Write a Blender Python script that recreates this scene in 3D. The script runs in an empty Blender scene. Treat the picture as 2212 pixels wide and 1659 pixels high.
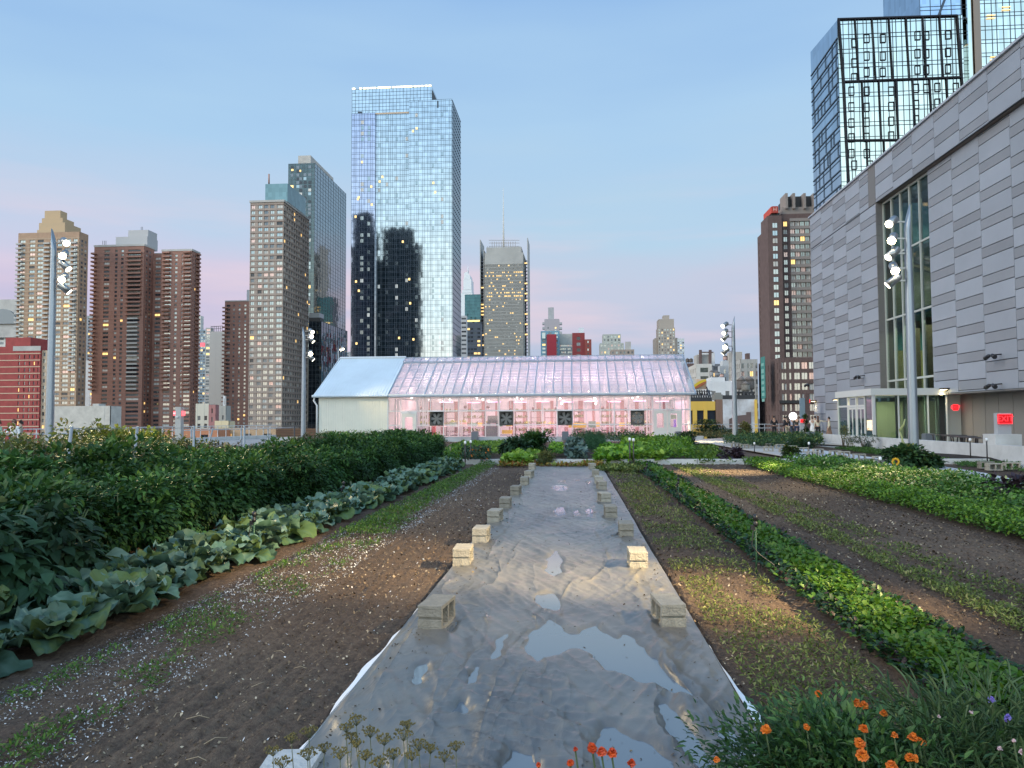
import bpy, bmesh, math, random
import numpy as np
from mathutils import Vector, Matrix, Euler
random.seed(7)
R = math.radians
SC = bpy.context.scene
COL = SC.collection

# ---------------------------------------------------------------- camera
F = 1640.0                      # focal length in the units of a 2212 px wide picture
CH = 1.65
cd = bpy.data.cameras.new('camera'); cam = bpy.data.objects.new('camera', cd); COL.objects.link(cam)
cd.sensor_width = 36; cd.lens = 36 * F / 2212; cd.clip_start = .1; cd.clip_end = 20000
CM = Matrix.Rotation(R(4.6), 3, 'Z') @ Matrix.Rotation(R(90 + 2.62), 3, 'X') @ Matrix.Rotation(R(-.3), 3, 'Z')
cam.matrix_world = Matrix.Translation((0, 0, CH)) @ CM.to_4x4()
SC.camera = cam
SC.view_settings.view_transform = 'Standard'; SC.view_settings.look = 'None'
SC.view_settings.exposure = 0.66; SC.view_settings.gamma = 1
SC.cycles.max_bounces = 6; SC.cycles.diffuse_bounces = 2; SC.cycles.glossy_bounces = 3
SC.cycles.transparent_max_bounces = 10; SC.cycles.transmission_bounces = 3
SC.cycles.sample_clamp_indirect = 4; SC.cycles.caustics_reflective = False; SC.cycles.caustics_refractive = False
SC.cycles.use_denoising = True

def ray(x, y):
    return CM @ Vector(((x - 1106) / F, (829.5 - y) / F, -1))
def at(x, y, Y):                # the point seen at (x, y) that stands Y metres down the rows
    d = ray(x, y); t = Y / d.y
    return Vector((d.x * t, Y, CH + d.z * t))
def gp(x, y, z=0.0):            # the point seen at (x, y) that lies at height z
    d = ray(x, y); t = (z - CH) / d.z
    return Vector((d.x * t, d.y * t, z))
def onx(x, y, X):
    d = ray(x, y); t = X / d.x
    return Vector((X, d.y * t, CH + d.z * t))
def lin(c):
    return tuple((v / 12.92 if v <= .04045 else ((v + .055) / 1.055) ** 2.4) for v in (c[0] / 255, c[1] / 255, c[2] / 255))

# ---------------------------------------------------------------- dusk sky
w = bpy.data.worlds.new('World'); SC.world = w; w.use_nodes = True
nt = w.node_tree; N = nt.nodes; L = nt.links; N.clear()
def nd(t, **k):
    n = N.new(t)
    for a, b in k.items(): setattr(n, a, b)
    return n
def ramp(stops, mul=1.0):
    n = nd('ShaderNodeValToRGB'); e = n.color_ramp.elements
    while len(e) < len(stops): e.new(.5)
    for i, (p, c) in enumerate(stops):
        e[i].position = p; l = lin(c); e[i].color = (l[0], l[1], l[2], 1)
    return n
tc = nd('ShaderNodeTexCoord'); sp = nd('ShaderNodeSeparateXYZ'); L.new(tc.outputs['Generated'], sp.inputs[0])
nz = nd('ShaderNodeTexNoise'); nz.inputs['Scale'].default_value = 2.2; nz.inputs['Detail'].default_value = 3; nz.inputs['Roughness'].default_value = .45
mp = nd('ShaderNodeMapping'); mp.inputs['Scale'].default_value = (1, 1, 5.5); mp.inputs['Rotation'].default_value = (0, R(14), 0)
L.new(tc.outputs['Generated'], mp.inputs[0]); L.new(mp.outputs[0], nz.inputs['Vector'])
ma = nd('ShaderNodeMath', operation='MULTIPLY_ADD'); ma.inputs[1].default_value = .22; ma.inputs[2].default_value = -.11
L.new(nz.outputs['Fac'], ma.inputs[0])
ad = nd('ShaderNodeMath', operation='ADD'); L.new(sp.outputs['Z'], ad.inputs[0]); L.new(ma.outputs[0], ad.inputs[1])
east = ramp([(0, (150, 170, 195)), (.075, (166, 183, 208)), (.13, (178, 188, 212)), (.185, (184, 192, 214)), (.25, (170, 198, 222)), (.36, (160, 194, 226)), (.5, (140, 178, 222)), (1, (98, 140, 196))])
westr = ramp([(0, (252, 232, 210)), (.06, (238, 236, 224)), (.16, (216, 232, 234)), (.27, (190, 218, 234)), (.42, (160, 196, 228)), (.6, (150, 182, 214)), (1, (125, 152, 188))])
L.new(ad.outputs[0], east.inputs[0]); L.new(ad.outputs[0], westr.inputs[0])
wm = nd('ShaderNodeMapRange'); wm.interpolation_type = 'SMOOTHSTEP'
wm.inputs['From Min'].default_value = -.35; wm.inputs['From Max'].default_value = .45; wm.inputs['To Min'].default_value = 1; wm.inputs['To Max'].default_value = 0
L.new(sp.outputs['Y'], wm.inputs['Value'])
# the pink belt opposite the sunset fades towards the right (south)
pk = ramp([(0, (158, 178, 205)), (.075, (176, 180, 210)), (.13, (194, 186, 212)), (.19, (198, 192, 216)), (.25, (176, 196, 222)), (.36, (160, 194, 226)), (.5, (140, 178, 222)), (1, (98, 140, 196))])
L.new(ad.outputs[0], pk.inputs[0])
pr = nd('ShaderNodeMapRange'); pr.interpolation_type = 'SMOOTHSTEP'
pr.inputs['From Min'].default_value = -.55; pr.inputs['From Max'].default_value = .05; pr.inputs['To Min'].default_value = 1; pr.inputs['To Max'].default_value = 0
L.new(sp.outputs['X'], pr.inputs['Value'])
m1 = nd('ShaderNodeMixRGB'); L.new(pr.outputs[0], m1.inputs[0]); L.new(east.outputs[0], m1.inputs[1]); L.new(pk.outputs[0], m1.inputs[2])
wb = nd('ShaderNodeMixRGB', blend_type='MULTIPLY'); wb.inputs[0].default_value = 1; wb.inputs[2].default_value = (1.75, 1.7, 1.65, 1); L.new(westr.outputs[0], wb.inputs[1])
nz2 = nd('ShaderNodeTexNoise'); nz2.inputs['Scale'].default_value = 2.6; nz2.inputs['Detail'].default_value = 4; mp2 = nd('ShaderNodeMapping'); mp2.inputs['Scale'].default_value = (1, 1, 9); mp2.inputs['Rotation'].default_value = (0, R(10), 0); mp2.inputs['Location'].default_value = (.7, 0, .2)
L.new(tc.outputs['Generated'], mp2.inputs[0]); L.new(mp2.outputs[0], nz2.inputs['Vector'])
cm1 = nd('ShaderNodeMapRange'); cm1.interpolation_type = 'SMOOTHSTEP'; cm1.inputs['From Min'].default_value = .46; cm1.inputs['From Max'].default_value = .70; cm1.inputs['To Max'].default_value = .5; L.new(nz2.outputs['Fac'], cm1.inputs['Value'])
cm2 = nd('ShaderNodeMapRange'); cm2.interpolation_type = 'SMOOTHSTEP'; cm2.inputs['From Min'].default_value = .34; cm2.inputs['From Max'].default_value = .14; L.new(sp.outputs['Z'], cm2.inputs['Value'])
cm3 = nd('ShaderNodeMath', operation='MULTIPLY'); L.new(cm1.outputs[0], cm3.inputs[0]); L.new(cm2.outputs[0], cm3.inputs[1])
cw = nd('ShaderNodeMixRGB'); cw.inputs[2].default_value = lin((224, 200, 210)) + (1,); L.new(cm3.outputs[0], cw.inputs[0]); L.new(m1.outputs[0], cw.inputs[1]); m1 = cw
es_ = nd('ShaderNodeMixRGB', blend_type='MULTIPLY'); es_.inputs[0].default_value = 1; es_.inputs[2].default_value = (.75, .74, .72, 1); L.new(m1.outputs[0], es_.inputs[1])
m2 = nd('ShaderNodeMixRGB'); L.new(wm.outputs[0], m2.inputs[0]); L.new(es_.outputs[0], m2.inputs[1]); L.new(wb.outputs[0], m2.inputs[2])
bg = nd('ShaderNodeBackground'); bg.inputs[1].default_value = 1.0; L.new(m2.outputs[0], bg.inputs[0])
wo = nd('ShaderNodeOutputWorld'); L.new(bg.outputs[0], wo.inputs[0])
w.cycles.sampling_method = 'MANUAL'; w.cycles.sample_map_resolution = 512
# afterglow from the west, behind the camera and a little to the left: very soft
sd = bpy.data.lights.new('afterglow', 'SUN'); sd.energy = 1.45; sd.angle = R(34); sd.color = (1, .84, .68)
so = bpy.data.objects.new('afterglow', sd); COL.objects.link(so); so.rotation_euler = (R(62), 0, R(-62))

# ---------------------------------------------------------------- materials
MATS = {}
def mat(name, col, rough=.6, metal=0.0, var=.0, scale=3.0, col2=None, bump=0.0, bscale=None, ior=None, emit=None, es=1.0, spec=None, detail=4, coords='Object', stretch=None, trans=0.0):
    if name in MATS: return MATS[name]
    m = bpy.data.materials.new(name); m.use_nodes = True; t = m.node_tree; b = t.nodes['Principled BSDF']
    b.inputs['Roughness'].default_value = rough; b.inputs['Metallic'].default_value = metal
    if ior: b.inputs['IOR'].default_value = ior
    if spec is not None: b.inputs['Specular IOR Level'].default_value = spec
    c = tuple(col) + (1,)
    if var or col2 or bump:
        tcn = t.nodes.new('ShaderNodeTexCoord'); src = tcn.outputs[coords]
        if stretch:
            mpn = t.nodes.new('ShaderNodeMapping'); mpn.inputs['Scale'].default_value = stretch
            t.links.new(src, mpn.inputs[0]); src = mpn.outputs[0]
    if var or col2:
        n = t.nodes.new('ShaderNodeTexNoise'); n.inputs['Scale'].default_value = scale; n.inputs['Detail'].default_value = detail
        n.inputs['Roughness'].default_value = .65
        t.links.new(src, n.inputs['Vector'])
        rp = t.nodes.new('ShaderNodeValToRGB'); e = rp.color_ramp.elements
        c2 = tuple(col2) if col2 else tuple(min(1, v * (1 + var)) for v in col)
        c1 = tuple(v * (1 - var) for v in col)
        e[0].position = .32; e[0].color = c1 + (1,); e[1].position = .68; e[1].color = c2 + (1,)
        t.links.new(n.outputs['Fac'], rp.inputs[0]); t.links.new(rp.outputs[0], b.inputs['Base Color'])
    else:
        b.inputs['Base Color'].default_value = c
    if bump:
        n2 = t.nodes.new('ShaderNodeTexNoise'); n2.inputs['Scale'].default_value = bscale or scale * 4; n2.inputs['Detail'].default_value = 5
        t.links.new(src, n2.inputs['Vector'])
        bp = t.nodes.new('ShaderNodeBump'); bp.inputs['Strength'].default_value = bump; bp.inputs['Distance'].default_value = .05
        t.links.new(n2.outputs['Fac'], bp.inputs['Height']); t.links.new(bp.outputs[0], b.inputs['Normal'])
    if emit:
        b.inputs['Emission Color'].default_value = tuple(emit) + (1,); b.inputs['Emission Strength'].default_value = es
    MATS[name] = m; return m
def emat(name, col, s):
    if name in MATS: return MATS[name]
    m = bpy.data.materials.new(name); m.use_nodes = True; t = m.node_tree; t.nodes.clear()
    e = t.nodes.new('ShaderNodeEmission'); e.inputs[0].default_value = tuple(col) + (1,); e.inputs[1].default_value = s
    o = t.nodes.new('ShaderNodeOutputMaterial'); t.links.new(e.outputs[0], o.inputs[0]); MATS[name] = m; return m
def leafmat(name, stops, rough=.45, tr=.25, spec=.4):
    m = bpy.data.materials.new(name); m.use_nodes = True; t = m.node_tree; b = t.nodes['Principled BSDF']
    a = t.nodes.new('ShaderNodeAttribute'); a.attribute_name = 'rnd'
    rp = t.nodes.new('ShaderNodeValToRGB'); e = rp.color_ramp.elements
    while len(e) < len(stops): e.new(.5)
    for i, (p, c) in enumerate(stops): e[i].position = p; e[i].color = tuple(c) + (1,)
    t.links.new(a.outputs['Fac'], rp.inputs[0])
    oi = t.nodes.new('ShaderNodeObjectInfo'); mr = t.nodes.new('ShaderNodeMapRange'); mr.inputs['To Min'].default_value = .72; mr.inputs['To Max'].default_value = 1.3; t.links.new(oi.outputs['Random'], mr.inputs['Value'])
    hs = t.nodes.new('ShaderNodeHueSaturation'); t.links.new(mr.outputs[0], hs.inputs['Value']); t.links.new(rp.outputs[0], hs.inputs['Color']); rp = hs
    t.links.new(rp.outputs[0], b.inputs['Base Color'])
    b.inputs['Roughness'].default_value = rough; b.inputs['Specular IOR Level'].default_value = spec
    if tr:
        tl = t.nodes.new('ShaderNodeBsdfTranslucent'); t.links.new(rp.outputs[0], tl.inputs[0])
        mx = t.nodes.new('ShaderNodeMixShader'); mx.inputs[0].default_value = tr
        t.links.new(b.outputs[0], mx.inputs[1]); t.links.new(tl.outputs[0], mx.inputs[2])
        t.links.new(mx.outputs[0], t.nodes['Material Output'].inputs[0])
    MATS[name] = m; return m
def mirror(name, col, pw=1.5, ph=3.1, amt=.012, rough=.04, wob=.01, metal=1.0):
    m = bpy.data.materials.new(name); m.use_nodes = True; t = m.node_tree; b = t.nodes['Principled BSDF']
    b.inputs['Metallic'].default_value = metal; b.inputs['Roughness'].default_value = rough
    g = t.nodes.new('ShaderNodeNewGeometry')
    sn = t.nodes.new('ShaderNodeVectorMath'); sn.operation = 'SNAP'; sn.inputs[1].default_value = (pw, pw, ph)
    t.links.new(g.outputs['Position'], sn.inputs[0])
    wn = t.nodes.new('ShaderNodeTexWhiteNoise'); t.links.new(sn.outputs[0], wn.inputs['Vector'])
    s1 = t.nodes.new('ShaderNodeVectorMath'); s1.operation = 'SUBTRACT'; s1.inputs[1].default_value = (.5, .5, .5); t.links.new(wn.outputs['Color'], s1.inputs[0])
    s2 = t.nodes.new('ShaderNodeVectorMath'); s2.operation = 'SCALE'; s2.inputs['Scale'].default_value = amt; t.links.new(s1.outputs[0], s2.inputs[0])
    nn = t.nodes.new('ShaderNodeTexNoise'); nn.inputs['Scale'].default_value = .28; nn.inputs['Detail'].default_value = 1.5; t.links.new(g.outputs['Position'], nn.inputs['Vector'])
    s3 = t.nodes.new('ShaderNodeVectorMath'); s3.operation = 'SUBTRACT'; s3.inputs[1].default_value = (.5, .5, .5); t.links.new(nn.outputs['Color'], s3.inputs[0])
    s4 = t.nodes.new('ShaderNodeVectorMath'); s4.operation = 'SCALE'; s4.inputs['Scale'].default_value = wob; t.links.new(s3.outputs[0], s4.inputs[0])
    a1 = t.nodes.new('ShaderNodeVectorMath'); a1.operation = 'ADD'; t.links.new(g.outputs['Normal'], a1.inputs[0]); t.links.new(s2.outputs[0], a1.inputs[1])
    a2 = t.nodes.new('ShaderNodeVectorMath'); a2.operation = 'ADD'; t.links.new(a1.outputs[0], a2.inputs[0]); t.links.new(s4.outputs[0], a2.inputs[1])
    nm = t.nodes.new('ShaderNodeVectorMath'); nm.operation = 'NORMALIZE'; t.links.new(a2.outputs[0], nm.inputs[0]); t.links.new(nm.outputs[0], b.inputs['Normal'])
    hv = t.nodes.new('ShaderNodeHueSaturation'); hv.inputs['Color'].default_value = tuple(col) + (1,)
    mr = t.nodes.new('ShaderNodeMapRange'); mr.inputs['To Min'].default_value = .86; mr.inputs['To Max'].default_value = 1.1
    t.links.new(wn.outputs['Value'], mr.inputs['Value']); t.links.new(mr.outputs[0], hv.inputs['Value']); t.links.new(hv.outputs[0], b.inputs['Base Color'])
    MATS[name] = m; return m
def clearmat(name, tint, gl=.15, df=.0, dcol=(.7, .75, .8), rough=.03):
    """thin glazing: mostly clear, some reflection, some milky scatter"""
    m = bpy.data.materials.new(name); m.use_nodes = True; t = m.node_tree; t.nodes.clear()
    tp = t.nodes.new('ShaderNodeBsdfTransparent'); tp.inputs[0].default_value = tuple(tint) + (1,)
    gs = t.nodes.new('ShaderNodeBsdfGlossy'); gs.inputs['Roughness'].default_value = rough
    fr = t.nodes.new('ShaderNodeFresnel'); fr.inputs[0].default_value = 1.5
    mu = t.nodes.new('ShaderNodeMath'); mu.operation = 'ADD'; mu.inputs[1].default_value = gl; mu.use_clamp = True; t.links.new(fr.outputs[0], mu.inputs[0])
    ge = t.nodes.new('ShaderNodeNewGeometry'); iv = t.nodes.new('ShaderNodeMath'); iv.operation = 'SUBTRACT'; iv.inputs[0].default_value = 1; t.links.new(ge.outputs['Backfacing'], iv.inputs[1])
    m9 = t.nodes.new('ShaderNodeMath'); m9.operation = 'MULTIPLY'; t.links.new(mu.outputs[0], m9.inputs[0]); t.links.new(iv.outputs[0], m9.inputs[1]); mu = m9
    mx = t.nodes.new('ShaderNodeMixShader'); t.links.new(mu.outputs[0], mx.inputs[0]); t.links.new(tp.outputs[0], mx.inputs[1]); t.links.new(gs.outputs[0], mx.inputs[2])
    last = mx
    if df:
        dd = t.nodes.new('ShaderNodeBsdfDiffuse'); dd.inputs[0].default_value = tuple(dcol) + (1,)
        tl = t.nodes.new('ShaderNodeBsdfTranslucent'); tl.inputs[0].default_value = tuple(dcol) + (1,)
        m0 = t.nodes.new('ShaderNodeMixShader'); m0.inputs[0].default_value = .5; t.links.new(dd.outputs[0], m0.inputs[1]); t.links.new(tl.outputs[0], m0.inputs[2])
        m3 = t.nodes.new('ShaderNodeMixShader'); m3.inputs[0].default_value = df; t.links.new(mx.outputs[0], m3.inputs[1]); t.links.new(m0.outputs[0], m3.inputs[2]); last = m3
    o = t.nodes.new('ShaderNodeOutputMaterial'); t.links.new(last.outputs[0], o.inputs[0]); MATS[name] = m; return m

# ---------------------------------------------------------------- mesh and naming helpers
def wloc(o):
    v = Vector((0, 0, 0))
    while o is not None: v = v + Vector(o.location); o = o.parent
    return v
def tag(o, label=None, cat=None, group=None, kind=None):
    if label: o['label'] = label
    if cat: o['category'] = cat
    if group: o['group'] = group
    if kind: o['kind'] = kind
    return o
def empty(name, loc, label=None, cat=None, group=None, rz=0):
    o = bpy.data.objects.new(name, None); COL.objects.link(o); o.location = loc; o.rotation_euler = (0, 0, rz); o.empty_display_size = .1
    return tag(o, label, cat, group)
def linkmesh(name, me, parent=None, local=False, loc=None):
    o = bpy.data.objects.new(name, me); COL.objects.link(o)
    if parent is not None:
        o.parent = parent
        if not local: o.location = -wloc(parent)
    if loc is not None: o.location = loc
    return o
def copy_tree(o, parent=None):
    c = o.copy(); COL.objects.link(c); c.parent = parent
    for ch in list(o.children): copy_tree(ch, c)
    return c
class MB:
    def __init__(s): s.v = []; s.f = []; s.m = []; s.sm = []
    def box(s, x0, y0, z0, x1, y1, z1, m=0):
        if x0 > x1: x0, x1 = x1, x0
        if y0 > y1: y0, y1 = y1, y0
        if z0 > z1: z0, z1 = z1, z0
        n = len(s.v)
        s.v += [(x0, y0, z0), (x1, y0, z0), (x1, y1, z0), (x0, y1, z0), (x0, y0, z1), (x1, y0, z1), (x1, y1, z1), (x0, y1, z1)]
        s.f += [(n, n + 3, n + 2, n + 1), (n + 4, n + 5, n + 6, n + 7), (n, n + 1, n + 5, n + 4), (n + 1, n + 2, n + 6, n + 5), (n + 2, n + 3, n + 7, n + 6), (n + 3, n, n + 4, n + 7)]
        s.m += [m] * 6; s.sm += [False] * 6; return s
    def poly(s, pts, m=0):
        n = len(s.v); s.v += [tuple(p) for p in pts]; s.f.append(tuple(range(n, n + len(pts)))); s.m.append(m); s.sm.append(False); return s
    def prism(s, pts, vec, m=0):
        """closed solid: polygon swept along vec"""
        n = len(s.v); k = len(pts); vec = Vector(vec)
        s.v += [tuple(p) for p in pts] + [tuple(Vector(p) + vec) for p in pts]
        s.f.append(tuple(range(n + k - 1, n - 1, -1))); s.f.append(tuple(range(n + k, n + 2 * k)))
        for i in range(k): j = (i + 1) % k; s.f.append((n + i, n + j, n + k + j, n + k + i))
        s.m += [m] * (k + 2); s.sm += [False] * (k + 2); return s
    def bar(s, p, q, w, h=None, m=0, up=(0, 0, 1)):
        p = Vector(p); q = Vector(q); h = h or w; d = (q - p).normalized(); u = Vector(up)
        if abs(d.dot(u)) > .99: u = Vector((0, 1, 0))
        a = d.cross(u).normalized() * w / 2; b = a.cross(d).normalized() * h / 2
        return s.prism([p - a - b, p + a - b, p + a + b, p - a + b], q - p, m)
    def tube(s, pts, rad, n=8, m=0, cap=True):
        pts = [Vector(p) for p in pts]; rad = rad if isinstance(rad, (list, tuple)) else [rad] * len(pts); base = len(s.v)
        prev = None
        for i, p in enumerate(pts):
            d = (pts[min(i + 1, len(pts) - 1)] - pts[max(i - 1, 0)]).normalized()
            if prev is None: a = d.orthogonal().normalized()
            else: a = (prev - d * prev.dot(d)).normalized()
            prev = a; b = d.cross(a)
            for k in range(n):
                t = 2 * math.pi * k / n; s.v.append(tuple(p + (a * math.cos(t) + b * math.sin(t)) * rad[i]))
        for i in range(len(pts) - 1):
            for k in range(n):
                j = (k + 1) % n; s.f.append((base + i * n + k, base + i * n + j, base + (i + 1) * n + j, base + (i + 1) * n + k)); s.m.append(m); s.sm.append(True)
        if cap:
            s.f.append(tuple(base + k for k in range(n - 1, -1, -1))); s.f.append(tuple(base + (len(pts) - 1) * n + k for k in range(n))); s.m += [m, m]; s.sm += [False, False]
        return s
    def lathe(s, c, prof, n=16, m=0, axis=(0, 0, 1)):
        c = Vector(c); ax = Vector(axis).normalized()
        return s.tube([c + ax * z for r, z in prof], [max(r, .0005) for r, z in prof], n, m)
    def mesh(s, name, mats):
        me = bpy.data.meshes.new(name); me.from_pydata(s.v, [], s.f)
        for x in (mats if isinstance(mats, (list, tuple)) else [mats]): me.materials.append(x)
        me.polygons.foreach_set('material_index', s.m); me.polygons.foreach_set('use_smooth', s.sm); me.update(); return me
    def build(s, name, mats, parent=None, local=False, loc=None):
        return linkmesh(name, s.mesh(name, mats), parent, local, loc)
def npmesh(name, V, Fc, mats, rnd=None, midx=None, smooth=False):
    """V (n,3); Fc (m,k) one face size"""
    me = bpy.data.meshes.new(name); V = np.ascontiguousarray(V, dtype=np.float32); Fc = np.ascontiguousarray(Fc, dtype=np.int32)
    k = Fc.shape[1]; me.vertices.add(len(V)); me.vertices.foreach_set('co', V.ravel())
    me.loops.add(Fc.size); me.loops.foreach_set('vertex_index', Fc.ravel())
    me.polygons.add(len(Fc)); me.polygons.foreach_set('loop_start', np.arange(0, Fc.size, k, dtype=np.int32))
    for x in (mats if isinstance(mats, (list, tuple)) else [mats]): me.materials.append(x)
    if midx is not None: me.polygons.foreach_set('material_index', midx.astype(np.int32))
    if smooth: me.polygons.foreach_set('use_smooth', np.ones(len(Fc), dtype=bool))
    me.update(calc_edges=True); me.validate()
    if rnd is not None:
        a = me.attributes.new('rnd', 'FLOAT', 'POINT'); a.data.foreach_set('value', np.ascontiguousarray(rnd, dtype=np.float32))
    return me
RG = np.random.default_rng(11)
def nrm(a): return a / np.maximum(np.linalg.norm(a, axis=1, keepdims=True), 1e-9)
LT = np.array([(0, 0, 0), (.38, .26, .05), (.42, 0, -.02), (.38, -.26, .05), (1, 0, -.13), (.72, .17, .0), (.72, -.17, .0)])
LTF = np.array([(0, 2, 1, 1), (0, 3, 2, 2)])
def leaves(P, D, S, Wd=1.0, up=None, rnd=None, droop=.15, wide=.26):
    """leaf-shaped faces: base P, axis D, length S. Returns V, F(tri), rnd per vertex"""
    n = len(P); D = nrm(D); U = np.tile(np.array([[0, 0, 1.]]), (n, 1)) if up is None else up
    U = U + RG.normal(0, .25, (n, 3)); side = nrm(np.cross(D, U)); U = nrm(np.cross(side, D))
    T = np.array([(0, 0, 0), (.35, wide, .06), (.42, 0, 0), (.35, -wide, .06), (.75, wide * .72, -.02), (.75, -wide * .72, -.02), (1.05, 0, -droop)])
    FT = np.array([(0, 2, 1), (0, 3, 2), (1, 2, 4), (2, 3, 5), (2, 6, 4), (2, 5, 6)])
    S = np.asarray(S).reshape(-1, 1, 1); Wv = np.asarray(Wd).reshape(-1, 1, 1) if np.ndim(Wd) else Wd
    V = P[:, None, :] + S * (T[None, :, 0:1] * D[:, None, :] + T[None, :, 1:2] * Wv * side[:, None, :] + T[None, :, 2:3] * U[:, None, :])
    Fc = (np.arange(n) * 7)[:, None, None] + FT[None]
    r = RG.random(n) if rnd is None else rnd
    return V.reshape(-1, 3), Fc.reshape(-1, 3), np.repeat(r, 7)
def vnoise(x, y, seed=0):
    """smooth 2-D value noise in 0..1"""
    xi = np.floor(x).astype(np.int64); yi = np.floor(y).astype(np.int64); fx = x - xi; fy = y - yi
    fx = fx * fx * (3 - 2 * fx); fy = fy * fy * (3 - 2 * fy)
    def h(a, b):
        n = (a * 374761393 + b * 668265263 + seed * 974634777) & 0xffffffff
        n = ((n ^ (n >> 13)) * 1274126177) & 0xffffffff
        return ((n ^ (n >> 16)) & 0xffff) / 65535.0
    return (h(xi, yi) * (1 - fx) + h(xi + 1, yi) * fx) * (1 - fy) + (h(xi, yi + 1) * (1 - fx) + h(xi + 1, yi + 1) * fx) * fy
def fbm(x, y, o=3, seed=0):
    return sum(vnoise(x * 2 ** i, y * 2 ** i, seed + i) * .5 ** i for i in range(o)) / (2 - .5 ** (o - 1))
def repeat_parts(root, name, meshes, items, limit=100):
    """items: (mesh index, world location); the first LIMIT as objects, the rest joined into one part"""
    wl = wloc(root)
    for mi, p in items[:limit]:
        o = bpy.data.objects.new(name, meshes[mi]); COL.objects.link(o); o.parent = root; o.location = Vector(p) - wl
    rest = items[limit:]
    if rest:
        V = []; Fc = []; M = []; mats = []; n = 0; cache = {}
        for mi, me in enumerate(meshes):
            co = np.empty(len(me.vertices) * 3, dtype=np.float32); me.vertices.foreach_get('co', co)
            ix = []
            for m_ in me.materials:
                if m_ not in mats: mats.append(m_)
                ix.append(mats.index(m_))
            cache[mi] = (co.reshape(-1, 3), [tuple(p.vertices) for p in me.polygons], [ix[p.material_index] for p in me.polygons])
        for mi, p in rest:
            co, fs, ms = cache[mi]; V.append(co + np.array(p, dtype=np.float32)); Fc += [tuple(i + n for i in f) for f in fs]; M += ms; n += len(co)
        me = bpy.data.meshes.new(name); me.from_pydata(np.concatenate(V).tolist(), [], Fc)
        for x in mats: me.materials.append(x)
        me.polygons.foreach_set('material_index', M); me.update()
        o = linkmesh(name, me, root); o['kind'] = 'stuff'
def text(name, s, size, loc, rot, m, parent=None, ext=.004):
    cu = bpy.data.curves.new(name, 'FONT'); cu.body = s; cu.size = size; cu.extrude = ext; cu.align_x = 'CENTER'; cu.align_y = 'CENTER'
    t_ = bpy.data.objects.new(name + '_curve', cu); me = bpy.data.meshes.new_from_object(t_); me.name = name; bpy.data.objects.remove(t_); me.materials.clear(); me.materials.append(m)
    o = bpy.data.objects.new(name, me); COL.objects.link(o); o.rotation_euler = rot
    if parent is not None: o.parent = parent; o.location = Vector(loc) - wloc(parent)
    else: o.location = loc
    return o
# ================================================================ the setting
asph = mat('city_asphalt', (.06, .06, .065), .9, var=.3, scale=.02)
g = MB(); g.box(-9000, -3000, -27, 9000, 14000, -26); tag(g.build('ground', asph), kind='structure')
ZB = -26
# window materials
WG = mat('pane_sky', (.30, .35, .37), .08, metal=.85)
WB = mat('pane_pale', (.40, .42, .41), .16, metal=.7)
WL = mat('pane_blind', (.58, .57, .52), .6)
WD = mat('pane_dark', (.03, .035, .045), .15)
WM = mat('pane_dim', (.16, .18, .2), .2, metal=.4)
WP = mat('pane_pink', (.75, .52, .46), .25, metal=.5)
WW = mat('pane_lamplit', (.5, .4, .2), .4, emit=(1, .62, .2), es=1.0)
PAL = {'apt': [(WB, 7), (WG, 7), (WL, 5), (WM, 6), (WD, 4), (WW, .6)],
       'pale': [(WB, 12), (WG, 5), (WL, 7), (WM, 3), (WD, 1), (WP, 2), (WW, .6)],
       'dark': [(WD, 10), (WM, 7), (WG, 3), (WW, .5)],
       'lit': [(WB, 10), (WL, 4), (WP, 3), (WW, 1)],
       'mix': [(WG, 5), (WM, 6), (WD, 4), (WW, 1.2), (WB, 2)],
       'office': [(WM, 6), (WD, 7), (WW, 5)]}
VPX, HOR = 1238, 903
def fr(O, U, Nn):
    O = Vector((O[0], O[1], 0)); U = Vector((U[0], U[1], 0)); Nn = Vector((Nn[0], Nn[1], 0))
    def P(u, n, z): p = O + U * u + Nn * n; return (p.x, p.y, z)
    return P
def fbox(mb, P, u0, u1, n0, n1, z0, z1, m=0):
    a = P(u0, n0, z0); b = P(u1, n1, z1); mb.box(a[0], a[1], a[2], b[0], b[1], b[2], m)
def face(mb, P, W, zt, zb, fh, bay, wu, wv, d, pal, panes, top=1.2, cols=None, start=0.0, u_end=None):
    """piers and bands in relief over a core set back by d; window panes between them go to PANES"""
    if cols is None:
        nb = max(1, round(W / bay)); bw = W / nb; cols = [((i + .5 - wu / 2) * bw, (i + .5 + wu / 2) * bw) for i in range(nb)]
    edges = [start] + [v for c in cols for v in c] + [W]
    for i in range(0, len(edges), 2): fbox(mb, P, edges[i], edges[i + 1], -d, .05, zb, zt - .03)
    nf = int((zt - top - zb) / fh); z = zt
    names = [p[0] for p in pal]; wt = [p[1] for p in pal]
    for k in range(nf + 1):
        z1 = zt - top - k * fh; z0 = z1 - fh * wv
        fbox(mb, P, start, W, -d, 0, z1 if k else z1, (zt if k == 0 else z1 + fh * (1 - wv)))
        if k == nf: break
        for (a, b) in cols: panes.append((P, a, b, z0, z1, random.choices(names, wt)[0]))
    fbox(mb, P, start, W, -d, 0, zb, zt - top - nf * fh)
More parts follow.
